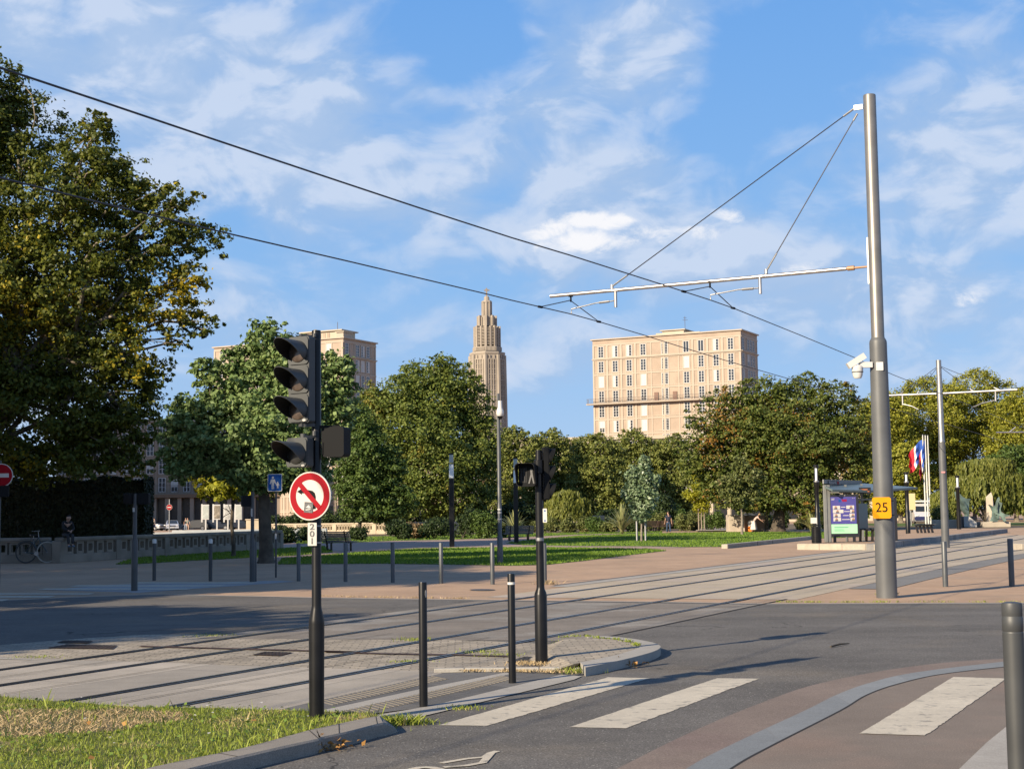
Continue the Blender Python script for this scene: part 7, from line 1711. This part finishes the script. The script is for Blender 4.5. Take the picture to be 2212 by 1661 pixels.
# ------------------------------------------------------------------ cars and van
m_glass_c = mat('car_glass', (.02, .025, .03), .06, spec=.9); m_tyre = mat('car_tyre', (.02, .02, .02), .85)
def car(px, Y, rz, col, label, van=False, group=None):
    x = at(px, 1100, Y).x; T = thing('delivery_van' if van else 'parked_car', (x, Y, 0), label, 'van' if van else 'car', rz, group)
    mp_ = mat('car_paint_%s' % '_'.join('%d' % int(c * 100) for c in col), col, .28, .3, coat=.6)
    L_, W__, = (5.4, 2.0) if van else (4.1, 1.72)
    if van: prof = [(-2.7, .35), (-2.7, 2.3), (-2.55, 2.42), (.75, 2.42), (1.05, 2.3), (1.75, 1.35), (2.5, 1.1), (2.7, .85), (2.7, .35)]; win = [(1.02, 2.2), (1.66, 1.38)]
    else: prof = [(-2.05, .35), (-2.05, .8), (-1.9, .95), (-1.6, 1.38), (-.9, 1.46), (.1, 1.42), (.95, .98), (1.75, .85), (2.02, .65), (2.05, .35)]
    n_ = len(prof); b = MB()
    secs = [(-W__ / 2, .0), (-W__ / 2 * .99, .10), (0, .14), (W__ / 2 * .99, .10), (W__ / 2, 0)]
    b.add([(p[0] * (1 if e > .05 else .985), yy * (1 if p[1] < 1.0 or van else .82), p[1] + (0 if p[1] < .4 else e * .18)) for yy, e in secs for p in prof], [(i * n_ + k, i * n_ + k + 1, (i + 1) * n_ + k + 1, (i + 1) * n_ + k) for i in range(4) for k in range(n_ - 1)] + [tuple(range(n_)), tuple(4 * n_ + k for k in range(n_ - 1, -1, -1)), (0, n_, 2 * n_, 3 * n_, 4 * n_, 5 * n_ - 1, 4 * n_ - 1, 3 * n_ - 1, 2 * n_ - 1, n_ - 1)])
    b.build('body', mp_, T, smooth=True)
    b = MB()
    if van: b.add([(1.12, -.74, 2.2), (1.12, .74, 2.2), (1.77, .78, 1.46), (1.77, -.78, 1.46)], [(0, 3, 2, 1)])
    else: b.add([(.16, -.62, 1.44), (.16, .62, 1.44), (.98, .70, 1.03), (.98, -.70, 1.03)], [(0, 3, 2, 1)])
    b.build('windscreen', m_glass_c, T)
    for s in (1, -1):
        b = MB(); yy = s * (W__ / 2 + .012) * (1 if van else .9)
        if van: b.add([(.3, yy, 1.45), (1.35, yy, 1.45), (1.0, yy, 2.1), (.3, yy, 2.1)], [(0, 1, 2, 3), (3, 2, 1, 0)])
        else: b.add([(-1.55, yy, 1.0), (.75, yy * 1.02, 1.0), (.05, yy * .94, 1.36), (-1.35, yy * .94, 1.34)], [(0, 1, 2, 3), (3, 2, 1, 0)])
        b.build('side_window', m_glass_c, T)
        for xx in (-1.3 * L_ / 4.1, 1.3 * L_ / 4.1):
            b = MB(); b.tube([(xx, s * (W__ / 2 - .19), .32), (xx, s * (W__ / 2 + .01), .32)], .32, 20); wh_ = b.build('wheel', m_tyre, T, smooth=True)
            b = MB(); b.tube([(xx, s * (W__ / 2 + .0), .32), (xx, s * (W__ / 2 + .02), .32)], .2, 14); b.build('rim', m_zinc, wh_)
        b = MB(); b.box((L_ / 2 - .06, s * W__ * .36, .78 if not van else .98), (.2, .36, .16), bevel=.03); b.build('headlight', mat('headlight', (.6, .6, .62), .1, spec=.9), T)
        b = MB(); b.box((.75 if not van else 1.3, s * (W__ / 2 + .12), 1.02 if not van else 1.5), (.14, .2, .14 if not van else .3), bevel=.03); b.build('mirror', m_black, T)
    b = MB(); b.box((L_ / 2 + .0, 0, .45), (.06, .52, .11)); b.build('number_plate', m_sign_white, T)
    b = MB(); b.box((L_ / 2 - .02, 0, .66 if not van else .80), (.08, .9, .12), bevel=.02); b.build('grille', m_black, T)
    return T
gC = 'cars parked before the arcade'
car(326, 212, rad(-20), (.30, .31, .32), 'grey parked car behind the cream-shirted walker', group=gC)
car(372, 208, rad(-75), (.50, .50, .52), 'pale car facing the camera with bright bonnet, left of the shaded lamp pillar', group=gC)
car(418, 210, rad(190), (.12, .11, .09), 'dark bronze parked car behind the patterned-shirt walker', group=gC)
car(470, 212, rad(0), (.02, .02, .025), 'black parked car under the map panels', group=gC)
car(522, 212, rad(0), (.015, .015, .02), 'black parked car left of the stone end block', group=gC)
T = car(1988, 172, rad(-98), (.66, .66, .66), 'white and dark blue van facing the camera behind the flagpoles', van=True)
b = MB(); b.box((2.2, 0, .62), (1.15, 2.03, .5), bevel=.08); b.build('blue_front', mat('van_blue', (.02, .025, .09), .3, coat=.5), T); b = MB(); b.box((-.4, 0, 2.62), (3.6, 1.8, .2), bevel=.03); b.build('roof_rack', m_white, T)
car(1463 + 155, 226, rad(10), (.10, .11, .12), 'dark car parked before the red awnings, behind the stone block', group='cars parked along the far shops')
car(1490, 222, rad(-5), (.42, .45, .46), 'pale grey car parked before the far shops, right of the walking man', group='cars parked along the far shops')

# ------------------------------------------------------------------ monuments and blocks at the right
m_bronze = mat('green_bronze', (.14, .20, .175), .65, .2, .5, 1.3, .6, 5); m_bstone = mat('beige_stone', (.44, .38, .30), .9, 0, .1, 1.2)
Ym = 133.; mx_, _y = at(*zf(1540, 1300), Ym).x, Ym; k_ = Ym / FPX; ZX = lambda x: at(*zf(x, 1200), Ym).x - mx_; ZY = lambda y: at(*zf(1540, y), Ym).z
T = thing('monument', (mx_, Ym, 0), 'bronze winged sculpture round a pointed stone pillar on a pale plinth', 'sculpture')
b = MB(); b.box(((ZX(1350) + ZX(1700)) / 2, .3, ZY(1280) / 2), (ZX(1700) - ZX(1350), 2.4, ZY(1280)), bevel=.03); b.build('plinth', m_bstone, T)
b = MB(); w0, w1 = ZX(1450), ZX(1590); zt_, zs_ = ZY(905), ZY(965); cxm = (w0 + w1) / 2 - .1
b.add([(w0, .2, ZY(1280)), (cxm, -.5, ZY(1280)), (w1, .3, ZY(1280)), (cxm, .9, ZY(1280)), (w0, .2, zs_), (cxm, -.5, zs_), (w1 - .35, .3, zs_ - .15), (cxm, .9, zs_), (cxm + .1, .2, zt_)], [(0, 1, 5, 4), (1, 2, 6, 5), (2, 3, 7, 6), (3, 0, 4, 7), (4, 5, 8), (5, 6, 8), (6, 7, 8), (7, 4, 8), (3, 2, 1, 0)]); b.build('pillar', m_bstone, T)
m_bronze_d = m_bronze
XZ = Matrix(((1, 0, 0, 0), (0, 0, 1, 0), (0, 1, 0, 0), (0, 0, 0, 1)))
def plate(name, pts, y0, y1, X, Z, par, turn=0.):
    q = MB(); pl_ = [(X(a_), Z(c_)) for a_, c_ in pts]; cx_ = sum(p_[0] for p_ in pl_) / len(pl_)
    q.prism([(p_[0] - cx_, p_[1]) for p_ in pl_], y0, y1, Matrix.Translation((cx_, 0, 0)) @ Matrix.Rotation(turn, 4, 'Z') @ XZ); q.f = [f[::-1] for f in q.f]; return q.build(name, m_bronze, par)
plate('bronze_wing', [(1435, 1272), (1462, 1215), (1468, 1150), (1448, 1100), (1422, 1062), (1470, 1088), (1505, 1078), (1530, 1052), (1552, 1080), (1548, 1140), (1530, 1180), (1545, 1230), (1520, 1272), (1490, 1272)], -1.0, -.66, ZX, ZY, T, .12)
plate('bronze_wing', [(1510, 1160), (1530, 1090), (1545, 1030), (1562, 990), (1582, 968), (1586, 1000), (1578, 1030), (1615, 1042), (1606, 1080), (1592, 1120), (1598, 1160), (1640, 1182), (1712, 1198), (1662, 1216), (1640, 1222), (1655, 1272), (1622, 1272), (1592, 1215), (1560, 1190), (1530, 1190)], -1.25, -.95, ZX, ZY, T, -.15)
plate('bronze_fold', [(1490, 1240), (1500, 1150), (1530, 1110), (1520, 1160), (1512, 1245)], -1.22, -1.0, ZX, ZY, T, .2)
plate('bronze_fold', [(1560, 1150), (1566, 1080), (1580, 1030), (1590, 1060), (1578, 1110), (1580, 1160)], -1.5, -1.28, ZX, ZY, T, -.3)
Yw = 141.; wx = at(*zf(1150, 1300), Yw).x; WX = lambda x: at(*zf(x, 1100), Yw).x - wx; WZ = lambda y: at(*zf(1150, y), Yw).z
T = thing('monument', (wx, Yw, 0), 'tall bronze wing sculpture half behind the round lamp, left of the pointed stone', 'sculpture'); wz = lambda x, y, d, r, r2=None: (WX(x), d, WZ(y), r, r2 or r)
plate('bronze_wing', [(1042, 900), (1085, 925), (1120, 962), (1170, 985), (1245, 993), (1222, 1022), (1215, 1075), (1208, 1160), (1222, 1335), (1188, 1335), (1180, 1185), (1150, 1150), (1100, 1090), (1072, 1030), (1056, 970)], -.22, .22, WX, WZ, T, .35)
plate('bronze_fold', [(1080, 980), (1120, 1010), (1160, 1060), (1180, 1130), (1150, 1110), (1110, 1050)], -.42, -.24, WX, WZ, T, .3)
b = MB(); b.box((WX(1210), 0, .3), (1.2, 1, .6), bevel=.03); b.build('base', m_bstone, T)
Yb = 131.; wx = at(*zf(1250, 1340), Yb).x; T = thing('stone_wedge', (wx, Yb, 0), 'pale wedge-shaped stone standing left of the bronze monument plinth', 'stone block'); f_ = lambda x, y: (at(*zf(x, 1300), Yb).x - wx, at(*zf(1250, y), Yb).z)
b = MB(); b.prism([f_(1210, 1345), f_(1210, 1210), f_(1305, 1290), f_(1305, 1345)], -.3, 1.2, Matrix(((1, 0, 0, 0), (0, 0, 1, 0), (0, 1, 0, 0), (0, 0, 0, 1)))); b.f = [f[::-1] for f in b.f]; b.build('wedge', mat('pale_stone', (.55, .53, .48), .85, 0, .08, 2), T)
b = MB(); b.box((f_(1285, 1300)[0], 1.9, f_(0, 1210)[1] / 2), (1.2, .9, f_(0, 1210)[1])); b.build('rear_slab', mat('dark_slab', (.10, .085, .075), .8, 0, .2, 2), T)
b = MB(); b.box((0, 0, .35), (at(*zf(1185, 1300), 134).x - at(*zf(770, 1300), 134).x, .8, .75), bevel=.03); x = at(*zf(978, 1300), 134).x; T = thing('stone_wall', (x, 134, 0), 'long low stone wall with carved lines below the round lamp and flagpoles', 'wall'); b.build('wall', m_bstone, T)
b = MB()
for k in range(3): b.box((2.2, -.405, .5 - k * .14), (3.2 - k * .5, .01, .05))
b.build_each('carved_line', mat('carved_shadow', (.25, .21, .17), .9), T)
# stone block and orange bin at the far lawn edge
Ys = 124.; k_ = Ys / FPX; x0, x1 = at(*zp(1322, 700), Ys).x, at(*zp(1470, 700), Ys).x; T = thing('stone_block', ((x0 + x1) / 2, Ys, 0), 'square beige stone block on the low terrace behind the olive young tree', 'stone block')
b = MB(); b.box((0, 0, .0 + at(*zp(1400, 615), Ys).z / 2), (x1 - x0, 1.6, at(*zp(1400, 615), Ys).z), bevel=.03); b.build('block', m_bstone, T)
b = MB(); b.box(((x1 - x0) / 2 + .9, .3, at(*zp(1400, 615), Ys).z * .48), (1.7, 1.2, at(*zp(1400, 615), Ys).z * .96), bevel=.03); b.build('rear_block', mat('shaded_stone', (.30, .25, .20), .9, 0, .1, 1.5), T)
b = MB(); b.sheet(gp([zp(1030, 772), zp(1040, 752), zp(1330, 745), zp(1660, 742), zp(1660, 765)]), .10); tag(b.build('terrace', m_bstone), kind='structure')
bx, by, _ = G(*zp(1540, 772)); hB = at(*zp(1540, 655), by).z; T = thing('recycling_bin', (bx, by, 0), 'slanted white bin with orange lower half, beside the bending figure', 'litter bin', rad(-15))
w = 48 / 3.687 / 1.157 * by / FPX; b = MB(); b.box((0, 0, hB * .22), (w, w, hB * .44), bevel=.04); b.build('lower_half', mat('bin_orange', (.80, .20, .01), .45), T)
b = MB(); b.add([(-w / 2, -w / 2, hB * .443), (w / 2, -w / 2, hB * .443), (w / 2, w / 2, hB * .443), (-w / 2, w / 2, hB * .443), (-w / 2, -w / 2, hB * .84), (w / 2, -w / 2, hB), (w / 2, w / 2, hB), (-w / 2, w / 2, hB * .84)], [(3, 2, 1, 0), (4, 5, 6, 7), (0, 1, 5, 4), (1, 2, 6, 5), (2, 3, 7, 6), (3, 0, 4, 7)]); b.build('upper_half', m_white, T)
# pale low wall behind the middle sword-leaf plant
x0, x1 = at(*zm(1040, 1100), 140).x, at(*zm(1260, 1100), 140).x; T = thing('stone_wall', ((x0 + x1) / 2, 140, 0), 'short pale stone wall between the small willow and the middle sword-leaf plant', 'wall'); b = MB(); b.box((0, 0, .75), (x1 - x0, .5, 1.5), bevel=.03); b.build('wall', m_ball, T)
x = at(1998 - 30, 1100, 152).x; T = thing('notice_board', (x, 152, 0), 'pale yellow board between the shelter and the van', 'board'); b = MB(); b.box((0, 0, at(0, zf(0, 1172)[1], 152).z), (at(*zf(508, 0), 152).x - at(*zf(398, 0), 152).x, .1, 1.7)); b.build('panel', mat('pale_yellow', (.66, .54, .30), .7), T); b = MB(); b.tube([(0, .1, 0), (0, .1, 2)], .06, 8); b.build('post', m_zinc, T)

# ------------------------------------------------------------------ ironwork, litter, weeds
def iron(name, pts, m, lb, cat, bars=8, z=.016):
    P = [Vector(G(*p)) for p in pts]; b = MB(); b.sheet([(p.x, p.y) for p in P], z); T = b.build(name, m); tag(T, lb, cat)
    q = MB()
    for i in range(bars):
        f0, f1 = (i + .12) / bars, (i + .70) / bars
        for j in range(4):
            g0, g1 = (j + .1) / 4, (j + .8) / 4
            pt = lambda f, g: (P[0].lerp(P[1], f)).lerp(P[3].lerp(P[2], f), g)
            a, c, d, e = pt(f0, g0), pt(f1, g0), pt(f1, g1), pt(f0, g1)
            q.add([(v.x, v.y, z + .004) for v in (a, c, d, e)], [(0, 1, 2, 3)])
    q.build('slots', m_groove, T)
iron('drain_grate', [z6(290, 545), z6(690, 552), z6(720, 530), z6(420, 522)], m_rust, 'large rusty iron grate in the setts at the far left', 'grate', 14)
iron('drain_grate', [z6(350, 512), z6(540, 516), z6(575, 503), z6(400, 498)], m_rust, 'smaller rusty grate behind the large one at the far left', 'grate', 10)
iron('drain_grate', [z6(1545, 588), z6(1720, 594), z6(1800, 573), z6(1630, 568)], m_rust, 'square rusty grate between the rails, left of the traffic light', 'grate', 8)
iron('drain_grate', [z7(1140, 632), z7(1480, 640), z7(1580, 606), z7(1260, 600)], m_iron, 'cast iron cover at the foot of the pedestrian signal', 'grate', 12)
b = MB()
dl_ = [z6(860, 526), z6(1000, 530), z6(1500, 543), z6(2212, 562), z7(30, 560), z7(400, 572), z7(800, 578), z7(1180, 588)]
A = gp(dl_, .018); b.strip([(p[0], p[1] - .07, .018) for p in A], [(p[0], p[1] + .07, .018) for p in A]); tag(b.build('drain_line', m_rust), 'long narrow rusty drain line across the setts', 'drain')
mh = [G(*z7(997 + 78 * math.cos(t), 184 + 5 * math.sin(t))) for t in [2 * pi * i / 24 for i in range(24)]]
b = MB(); b.sheet([(p[0], p[1]) for p in mh], .012); tag(b.build('manhole_cover', m_iron), 'round iron manhole cover in the pink paving behind the banded bollard', 'manhole')
# foreground verge: kerb, soil and real grass blades
zv = .11
kin = [z7(640, 962), z7(455, 956), z7(400, 955), z7(318, 962), z7(160, 993), z7(0, 1028), z6(1900, 1042), z6(1500, 1150), z6(1200, 1212), z6(850, 1290), z6(400, 1420)]
kout = [z7(650, 968), z7(480, 972), z7(440, 985), z7(320, 1013), z7(165, 1053), z7(0, 1088), z6(1960, 1095), z6(1710, 1150), z6(1230, 1262), z6(1100, 1300), z6(700, 1420)]
def top(pts): return [Vector(G(*p, zv)) for p in pts]
Ki, Ko = [Vector(p) for p in smoothcurve([Vector((*G(*p, zv)[:2], zv)) for p in kin[1:]], 4)], [Vector(p) for p in smoothcurve([Vector((*G(*p, zv)[:2], zv)) for p in kout[1:]], 4)]
n_ = min(len(Ki), len(Ko)); Ki, Ko = Ki[:n_], Ko[:n_]
b = MB(); ku = [p + (q - p).normalized() * .0 for p, q in zip(Ko, Ki)]
low = lambda p, z: (p.x, p.y, z)
ramp = [min(1., .03 + i / 6) for i in range(n_)]
tz_ = [zv * r_ for r_ in ramp]
Koi = [Ko[i] + (Ki[i] - Ko[i]).normalized() * .018 for i in range(n_)]
b.strip([low(p, t - .014) for p, t in zip(Ko, tz_)], [low(p, t) for p, t in zip(Koi, tz_)]); b.strip([low(p, t) for p, t in zip(Koi, tz_)], [low(p, t) for p, t in zip(Ki, tz_)]); b.strip([low(p, -.05) for p in Ko], [low(p, t - .014) for p, t in zip(Ko, tz_)]); b.strip([low(p, t) for p, t in zip(Ki, tz_)], [low(p, -.05) for p in Ki]); b.strip([low(Ko[0], -.05), low(Ki[0], -.05)], [low(Ko[0], tz_[0]), low(Ki[0], tz_[0])])
b.f = [f[::-1] for f in b.f]
tag(b.build('kerb', g_gran, smooth=False), kind='structure')
b = MB()
for i in (7, 13, 20, 26):
    if i + 1 < n_: d = (Ko[i + 1] - Ko[i]).normalized() * .005; b.strip([low(Ko[i] - (Ki[i] - Ko[i]) * .004, tz_[i] * .0), low(Koi[i], tz_[i] + .002), low(Ki[i], tz_[i] + .002)], [low(Ko[i] + d * 2 - (Ki[i] - Ko[i]) * .004, 0), low(Koi[i] + d * 2, tz_[i] + .002), low(Ki[i] + d * 2, tz_[i] + .002)])
tag(b.build('kerb_joint', m_groove), kind='structure')
vtop = [z6(-500, 770), z6(0, 848), z6(150, 872), z6(400, 885), z6(820, 918), z6(1330, 924), z6(1900, 944), z6(2212, 950), z7(160, 950), z7(318, 955)]
VT = [Vector(G(*p, .06)) for p in vtop]
vpoly = [(p.x, p.y) for p in VT] + [(p.x, p.y) for p in Ki[5:]] + [(-4.2, 3.0), (-9, 3.0)]
m_soil = ground_mat('verge_soil', (.115, .125, .035), .4, 40, .25, 1.2, patch=((.30, .225, .12), .55, .53, .8))
b = MB(); b.sheet(vpoly, .085); b.build('verge_soil', m_soil)['kind'] = 'structure'
def inside(px, py, poly):
    r = np.zeros(len(px), bool); n = len(poly); j = n - 1
    for i in range(n):
        xi, yi = poly[i]; xj, yj = poly[j]; c = ((yi > py) != (yj > py)) & (px < (xj - xi) * (py - yi) / (yj - yi + 1e-12) + xi); r ^= c; j = i
    return r
lm_grass = leaf_mat('grass_blades', (.15, .205, .02), (.33, .38, .065), (.52, .42, .20), .47, 1.6, .28, .55, .3)
lm_dry = leaf_mat('dry_grass', (.36, .27, .14), (.56, .43, .25), (.30, .26, .10), .3, 1.5, .25)
def blades(name, x, y, z, hmin, hmax, w, seed, m, lb, cat='grass', lean=.6):
    rng = np.random.default_rng(seed); n = len(x); a = rng.uniform(0, 2 * pi, n); h_ = rng.uniform(hmin, hmax, n); ln = rng.uniform(.1, lean, n) * h_; dx, dy = np.cos(a) * ln, np.sin(a) * ln; b_ = rng.uniform(0, 2 * pi, n); wx, wy = np.cos(b_) * w / 2, np.sin(b_) * w / 2
    z = np.broadcast_to(z, n)
    V = np.stack([np.stack([x - wx, y - wy, z], 1), np.stack([x + wx, y + wy, z], 1), np.stack([x + wx * .7 + dx * .45, y + wy * .7 + dy * .45, z + h_ * .6], 1), np.stack([x + dx, y + dy, z + h_], 1)], 1).reshape(-1, 3)
    V2 = np.stack([np.stack([x - wx * .7 + dx * .4, y - wy * .7 + dy * .4, z + h_ * .6], 1)], 1).reshape(-1, 3)
    o = npmesh(name, V, np.arange(n * 4, dtype=np.int32).reshape(n, 4), m); return tag(o, lb, cat, kind='stuff')
rng = np.random.default_rng(5); N_ = 230000; X = rng.uniform(-8, .6, N_); Y = rng.uniform(4.5, 15, N_); ok = inside(X, Y, vpoly)
X, Y = X[ok], Y[ok]
# a dry straw patch at the upper left, found by position
pc_ = Vector(G(*z6(230, 985), .1)); dry = (((X - pc_.x) / 1.2) ** 2 + ((Y - pc_.y) / .75) ** 2 + .35 * np.sin(X * 7) * np.cos(Y * 5)) < 1
keep = rng.uniform(size=len(X)) < np.where(dry, .6, 1.)
dry2 = dry & keep; g2 = ~dry
blades('grass', X[g2], Y[g2], .08, .012, .042, .0065, 6, lm_grass, 'sunlit grass with dry blades on the verge at the lower left', lean=.9)
blades('dry_grass', X[dry2], Y[dry2], .08, .012, .045, .009, 7, lm_dry, 'straw-dry patch of grass on the verge near the left edge', lean=2.2)
tall = rng.uniform(size=len(X)) < .008
edge = inside(X, Y - .18, vpoly) == False
blades('long_grass', X[(tall | (edge & (rng.uniform(size=len(X)) < .12)))], Y[(tall | (edge & (rng.uniform(size=len(X)) < .12)))][:0] if False else Y[(tall | (edge & (rng.uniform(size=len(X)) < 0)))] if False else Y[:0], .08, .06, .15, .009, 8, lm_grass, 'x') if False else None
sel = tall | (edge & (rng.uniform(size=len(X)) < .14)); blades('long_grass', X[sel], Y[sel], .08, .06, .14, .011, 8, lm_grass, 'longer grass blades along the rear edge of the verge')
# broad low weeds and clover in the verge
n_ = 3000; i_ = rng.integers(0, len(X), n_); Cw = np.stack([X[i_], Y[i_], rng.uniform(.10, .13, n_)], 1)[~dry[i_]]; o = leafmesh('clover', Cw, np.tile([0, 0, 1.], (len(Cw), 1)) + rng.normal(size=(len(Cw), 3)) * .35, .035, rng, leaf_mat('clover_leaves', (.11, .19, .025), (.22, .31, .055), (.3, .3, .1), .3, 2, .25), None, asp=.9); tag(o, 'small broad clover leaves scattered in the verge grass', 'clover', kind='stuff')
n_ = 60; i_ = rng.integers(0, len(X), n_); Cw = np.stack([X[i_], Y[i_], np.full(n_, .15)], 1); o = leafmesh('daisies', Cw, np.tile([0, -.2, 1.], (n_, 1)), .028, rng, m_sign_white, None, asp=.9); tag(o, 'tiny white daisies dotted over the verge', 'daisies', kind='stuff')
lm_dead = leaf_mat('dead_leaves', (.30, .15, .04), (.50, .28, .09), (.26, .16, .07), .4, 3, .2)
n_ = 42; i_ = rng.integers(0, len(X), n_); Cw = np.stack([X[i_], Y[i_], np.full(n_, .15)], 1); o = leafmesh('fallen_leaves', Cw, np.tile([0, 0, 1.], (n_, 1)) + rng.normal(size=(n_, 3)) * .4, .042, rng, lm_dead, None, asp=.8); tag(o, 'brown fallen leaves lying in the verge grass', 'leaves', kind='stuff')
# little heap of orange leaves and weeds against the kerb
def heap(px, py, n, spread, m, lb, seed, size=.05, cat='leaf heap', name='leaf_heap'):
    rng = np.random.default_rng(seed); x, y, _ = G(px, py); C_ = np.stack([rng.normal(size=n) * spread, rng.normal(size=n) * spread * .6, np.abs(rng.normal(size=n)) * .028 + .008], 1); T = leafmesh(name, C_, np.tile([0, 0, 1.], (n, 1)) + rng.normal(size=(n, 3)) * .6, size, rng, m, None, asp=.55); T.location = (x, y, .01); tag(T, lb, cat, kind='stuff')
heap(*z6(1905, 1172), 130, .13, lm_dead, 'orange heap of dead leaves in the gutter against the kerb', 31)
heap(*z7(40, 1160), 60, .10, lm_dead, 'smaller heap of dead leaves in the gutter, right of the traffic light', 32)
heap(*z7(1855, 656), 50, .16, lm_dead, 'dry leaves under the island kerb nose', 33, .06)
def weed(px, py, n, r_, h_, lb, seed, m=None):
    rng = np.random.default_rng(seed); x, y, _ = G(px, py); xx, yy = rng.normal(size=n) * r_, rng.normal(size=n) * r_ * .7; o = blades('weed_tuft', xx, yy, .0, h_ * .25, h_ * .62, .010, seed, m or lm_grass, lb, 'weed', lean=1.3); o.location = (x, y, .008); o['group'] = 'weed tufts in cracks and gutters'
for i, (p, n, r_, h_, lb) in enumerate(((z7(495, 1010), 260, .10, .16, 'leafy weed tuft at the end of the kerb, left of the zebra stripe'), (z7(300, 1055), 150, .10, .12, 'weed tuft with dead leaves against the kerb face'), (z7(610, 1008), 120, .10, .07, 'low weed tuft on the asphalt beyond the kerb end'), (z7(880, 915), 140, .10, .05, 'low weed tuft on the flush kerb in front of the zebra stripe'), (z7(575, 495), 120, .13, .09, 'weed tuft beside the third rail, left of the thin bollard'), (z7(970, 570), 80, .12, .08, 'weed tuft at the end of the drain line'), (z7(540, 628), 110, .12, .05, 'weed tuft in the setts beside the nearest rail'), (z7(1590, 692), 200, .13, .12, 'dark weed tuft at the corner of the island kerb'), (z7(1560, 510), 110, .30, .05, 'grassy strip behind the pedestrian signal'), (z7(1100, 588), 150, .2, .05, 'moss strip in the setts left of the banded bollard'), (z7(1410, 150), 110, .16, .20, 'pale dry tuft at the foot of the hidden grey bollard'), (z6(1290, 468), 120, .2, .05, 'moss tuft at the edge of the setts, left of the traffic light'), (z6(240, 600), 120, .18, .04, 'moss tuft at the edge of the setts near the left edge'), (z8(1390, 222), 60, .10, .16, 'grass tuft at the foot of the thick tram mast'))):
    weed(*p, n, r_, h_, lb, 500 + i, lm_dry if 'pale' in lb else None)
# dry moss lines along kerbs and joints
def mossline(pts, n, spread, seed, lb, m, h_=.05, z=.012):
    rng = np.random.default_rng(seed); P = gp(pts); f = rng.uniform(0, len(P) - 1.001, n); i0 = f.astype(int); t = f - i0; A = np.array(P); q = A[i0] * (1 - t[:, None]) + A[i0 + 1] * t[:, None]; wob = (np.sin(f * 9 + seed) + np.sin(f * 23)) > -.3
    o = blades('moss_line', (q[:, 0] + rng.normal(size=n) * spread)[wob], (q[:, 1] + rng.normal(size=n) * spread)[wob], z, h_ * .3, h_, .014, seed, m, lb, 'weeds', lean=1.6)
mossline([z8(690, 262), z8(900, 262), z8(1200, 262), z8(1500, 261), z8(2200, 262)], 700, .04, 61, 'thin line of weeds along the kerb before the thick mast', lm_grass, .045)
mossline([z7(890, 690), z7(1140, 692), z7(1350, 696), z7(1540, 700)], 900, .05, 62, 'dry weeds along the low pale kerb of the tactile paving', lm_dry, .035, .02)
mossline([z7(1220, 652), z7(1330, 655), z7(1520, 648)], 500, .08, 63, 'dry weeds round the foot of the pedestrian signal', lm_dry, .05, .03)
mossline([z7(1480, 520), z7(1620, 508), z7(1700, 520), z7(1850, 535), z7(1940, 560), z7(1950, 575)], 420, .03, 64, 'moss along the inner edge of the island kerb', lm_grass, .04, .095)
mossline([z7(30, 225), z7(300, 232), z7(600, 236), z7(940, 240)], 600, .05, 65, 'thin weeds along the far pink kerb', lm_dry, .05)
# twig on the road
b = MB(); p, q = Vector(G(*z8(1025, 540))), Vector(G(*z8(1138, 520))); b.tube([p + Vector((0, 0, .02)), p.lerp(q, .5) + Vector((0, .02, .03)), q + Vector((0, 0, .02))], [.012, .014, .006], 6); m_ = p.lerp(q, .55); b.tube([m_ + Vector((0, 0, .03)), m_ + Vector((.06, .12, .03))], [.008, .003], 5); tag(b.build('twig', m_bark), 'thin brown twig lying on the asphalt', 'twig')
# grass on the lawns: short blades so their edges are soft
for pl, n, sd, lb in ((lawn1, 26000, 71, 'short grass of the near lawn crossed by the shade edge'), (lawn2, 26000, 72, 'bright short grass of the sunny far lawn'), (lawn4, 9000, 73, 'shaded grass before the balustrade'), (lawn3, 9000, 74, 'thin strip of grass along the flower beds')):
    P = [(p[0], p[1]) for p in gp(pl)]; rng = np.random.default_rng(sd); xs, ys = [p[0] for p in P], [p[1] for p in P]; X = rng.uniform(min(xs), max(xs), n * 3); Y = rng.uniform(min(ys), max(ys), n * 3); ok = inside(X, Y, P)
    blades('lawn_grass', X[ok][:n], Y[ok][:n], .0, .05, .10, .06, sd, MATS.get('lawn_blades') or leaf_mat('lawn_blades', (.085, .165, .014), (.19, .29, .03), (.23, .26, .06), .3, .35, .3), lb)
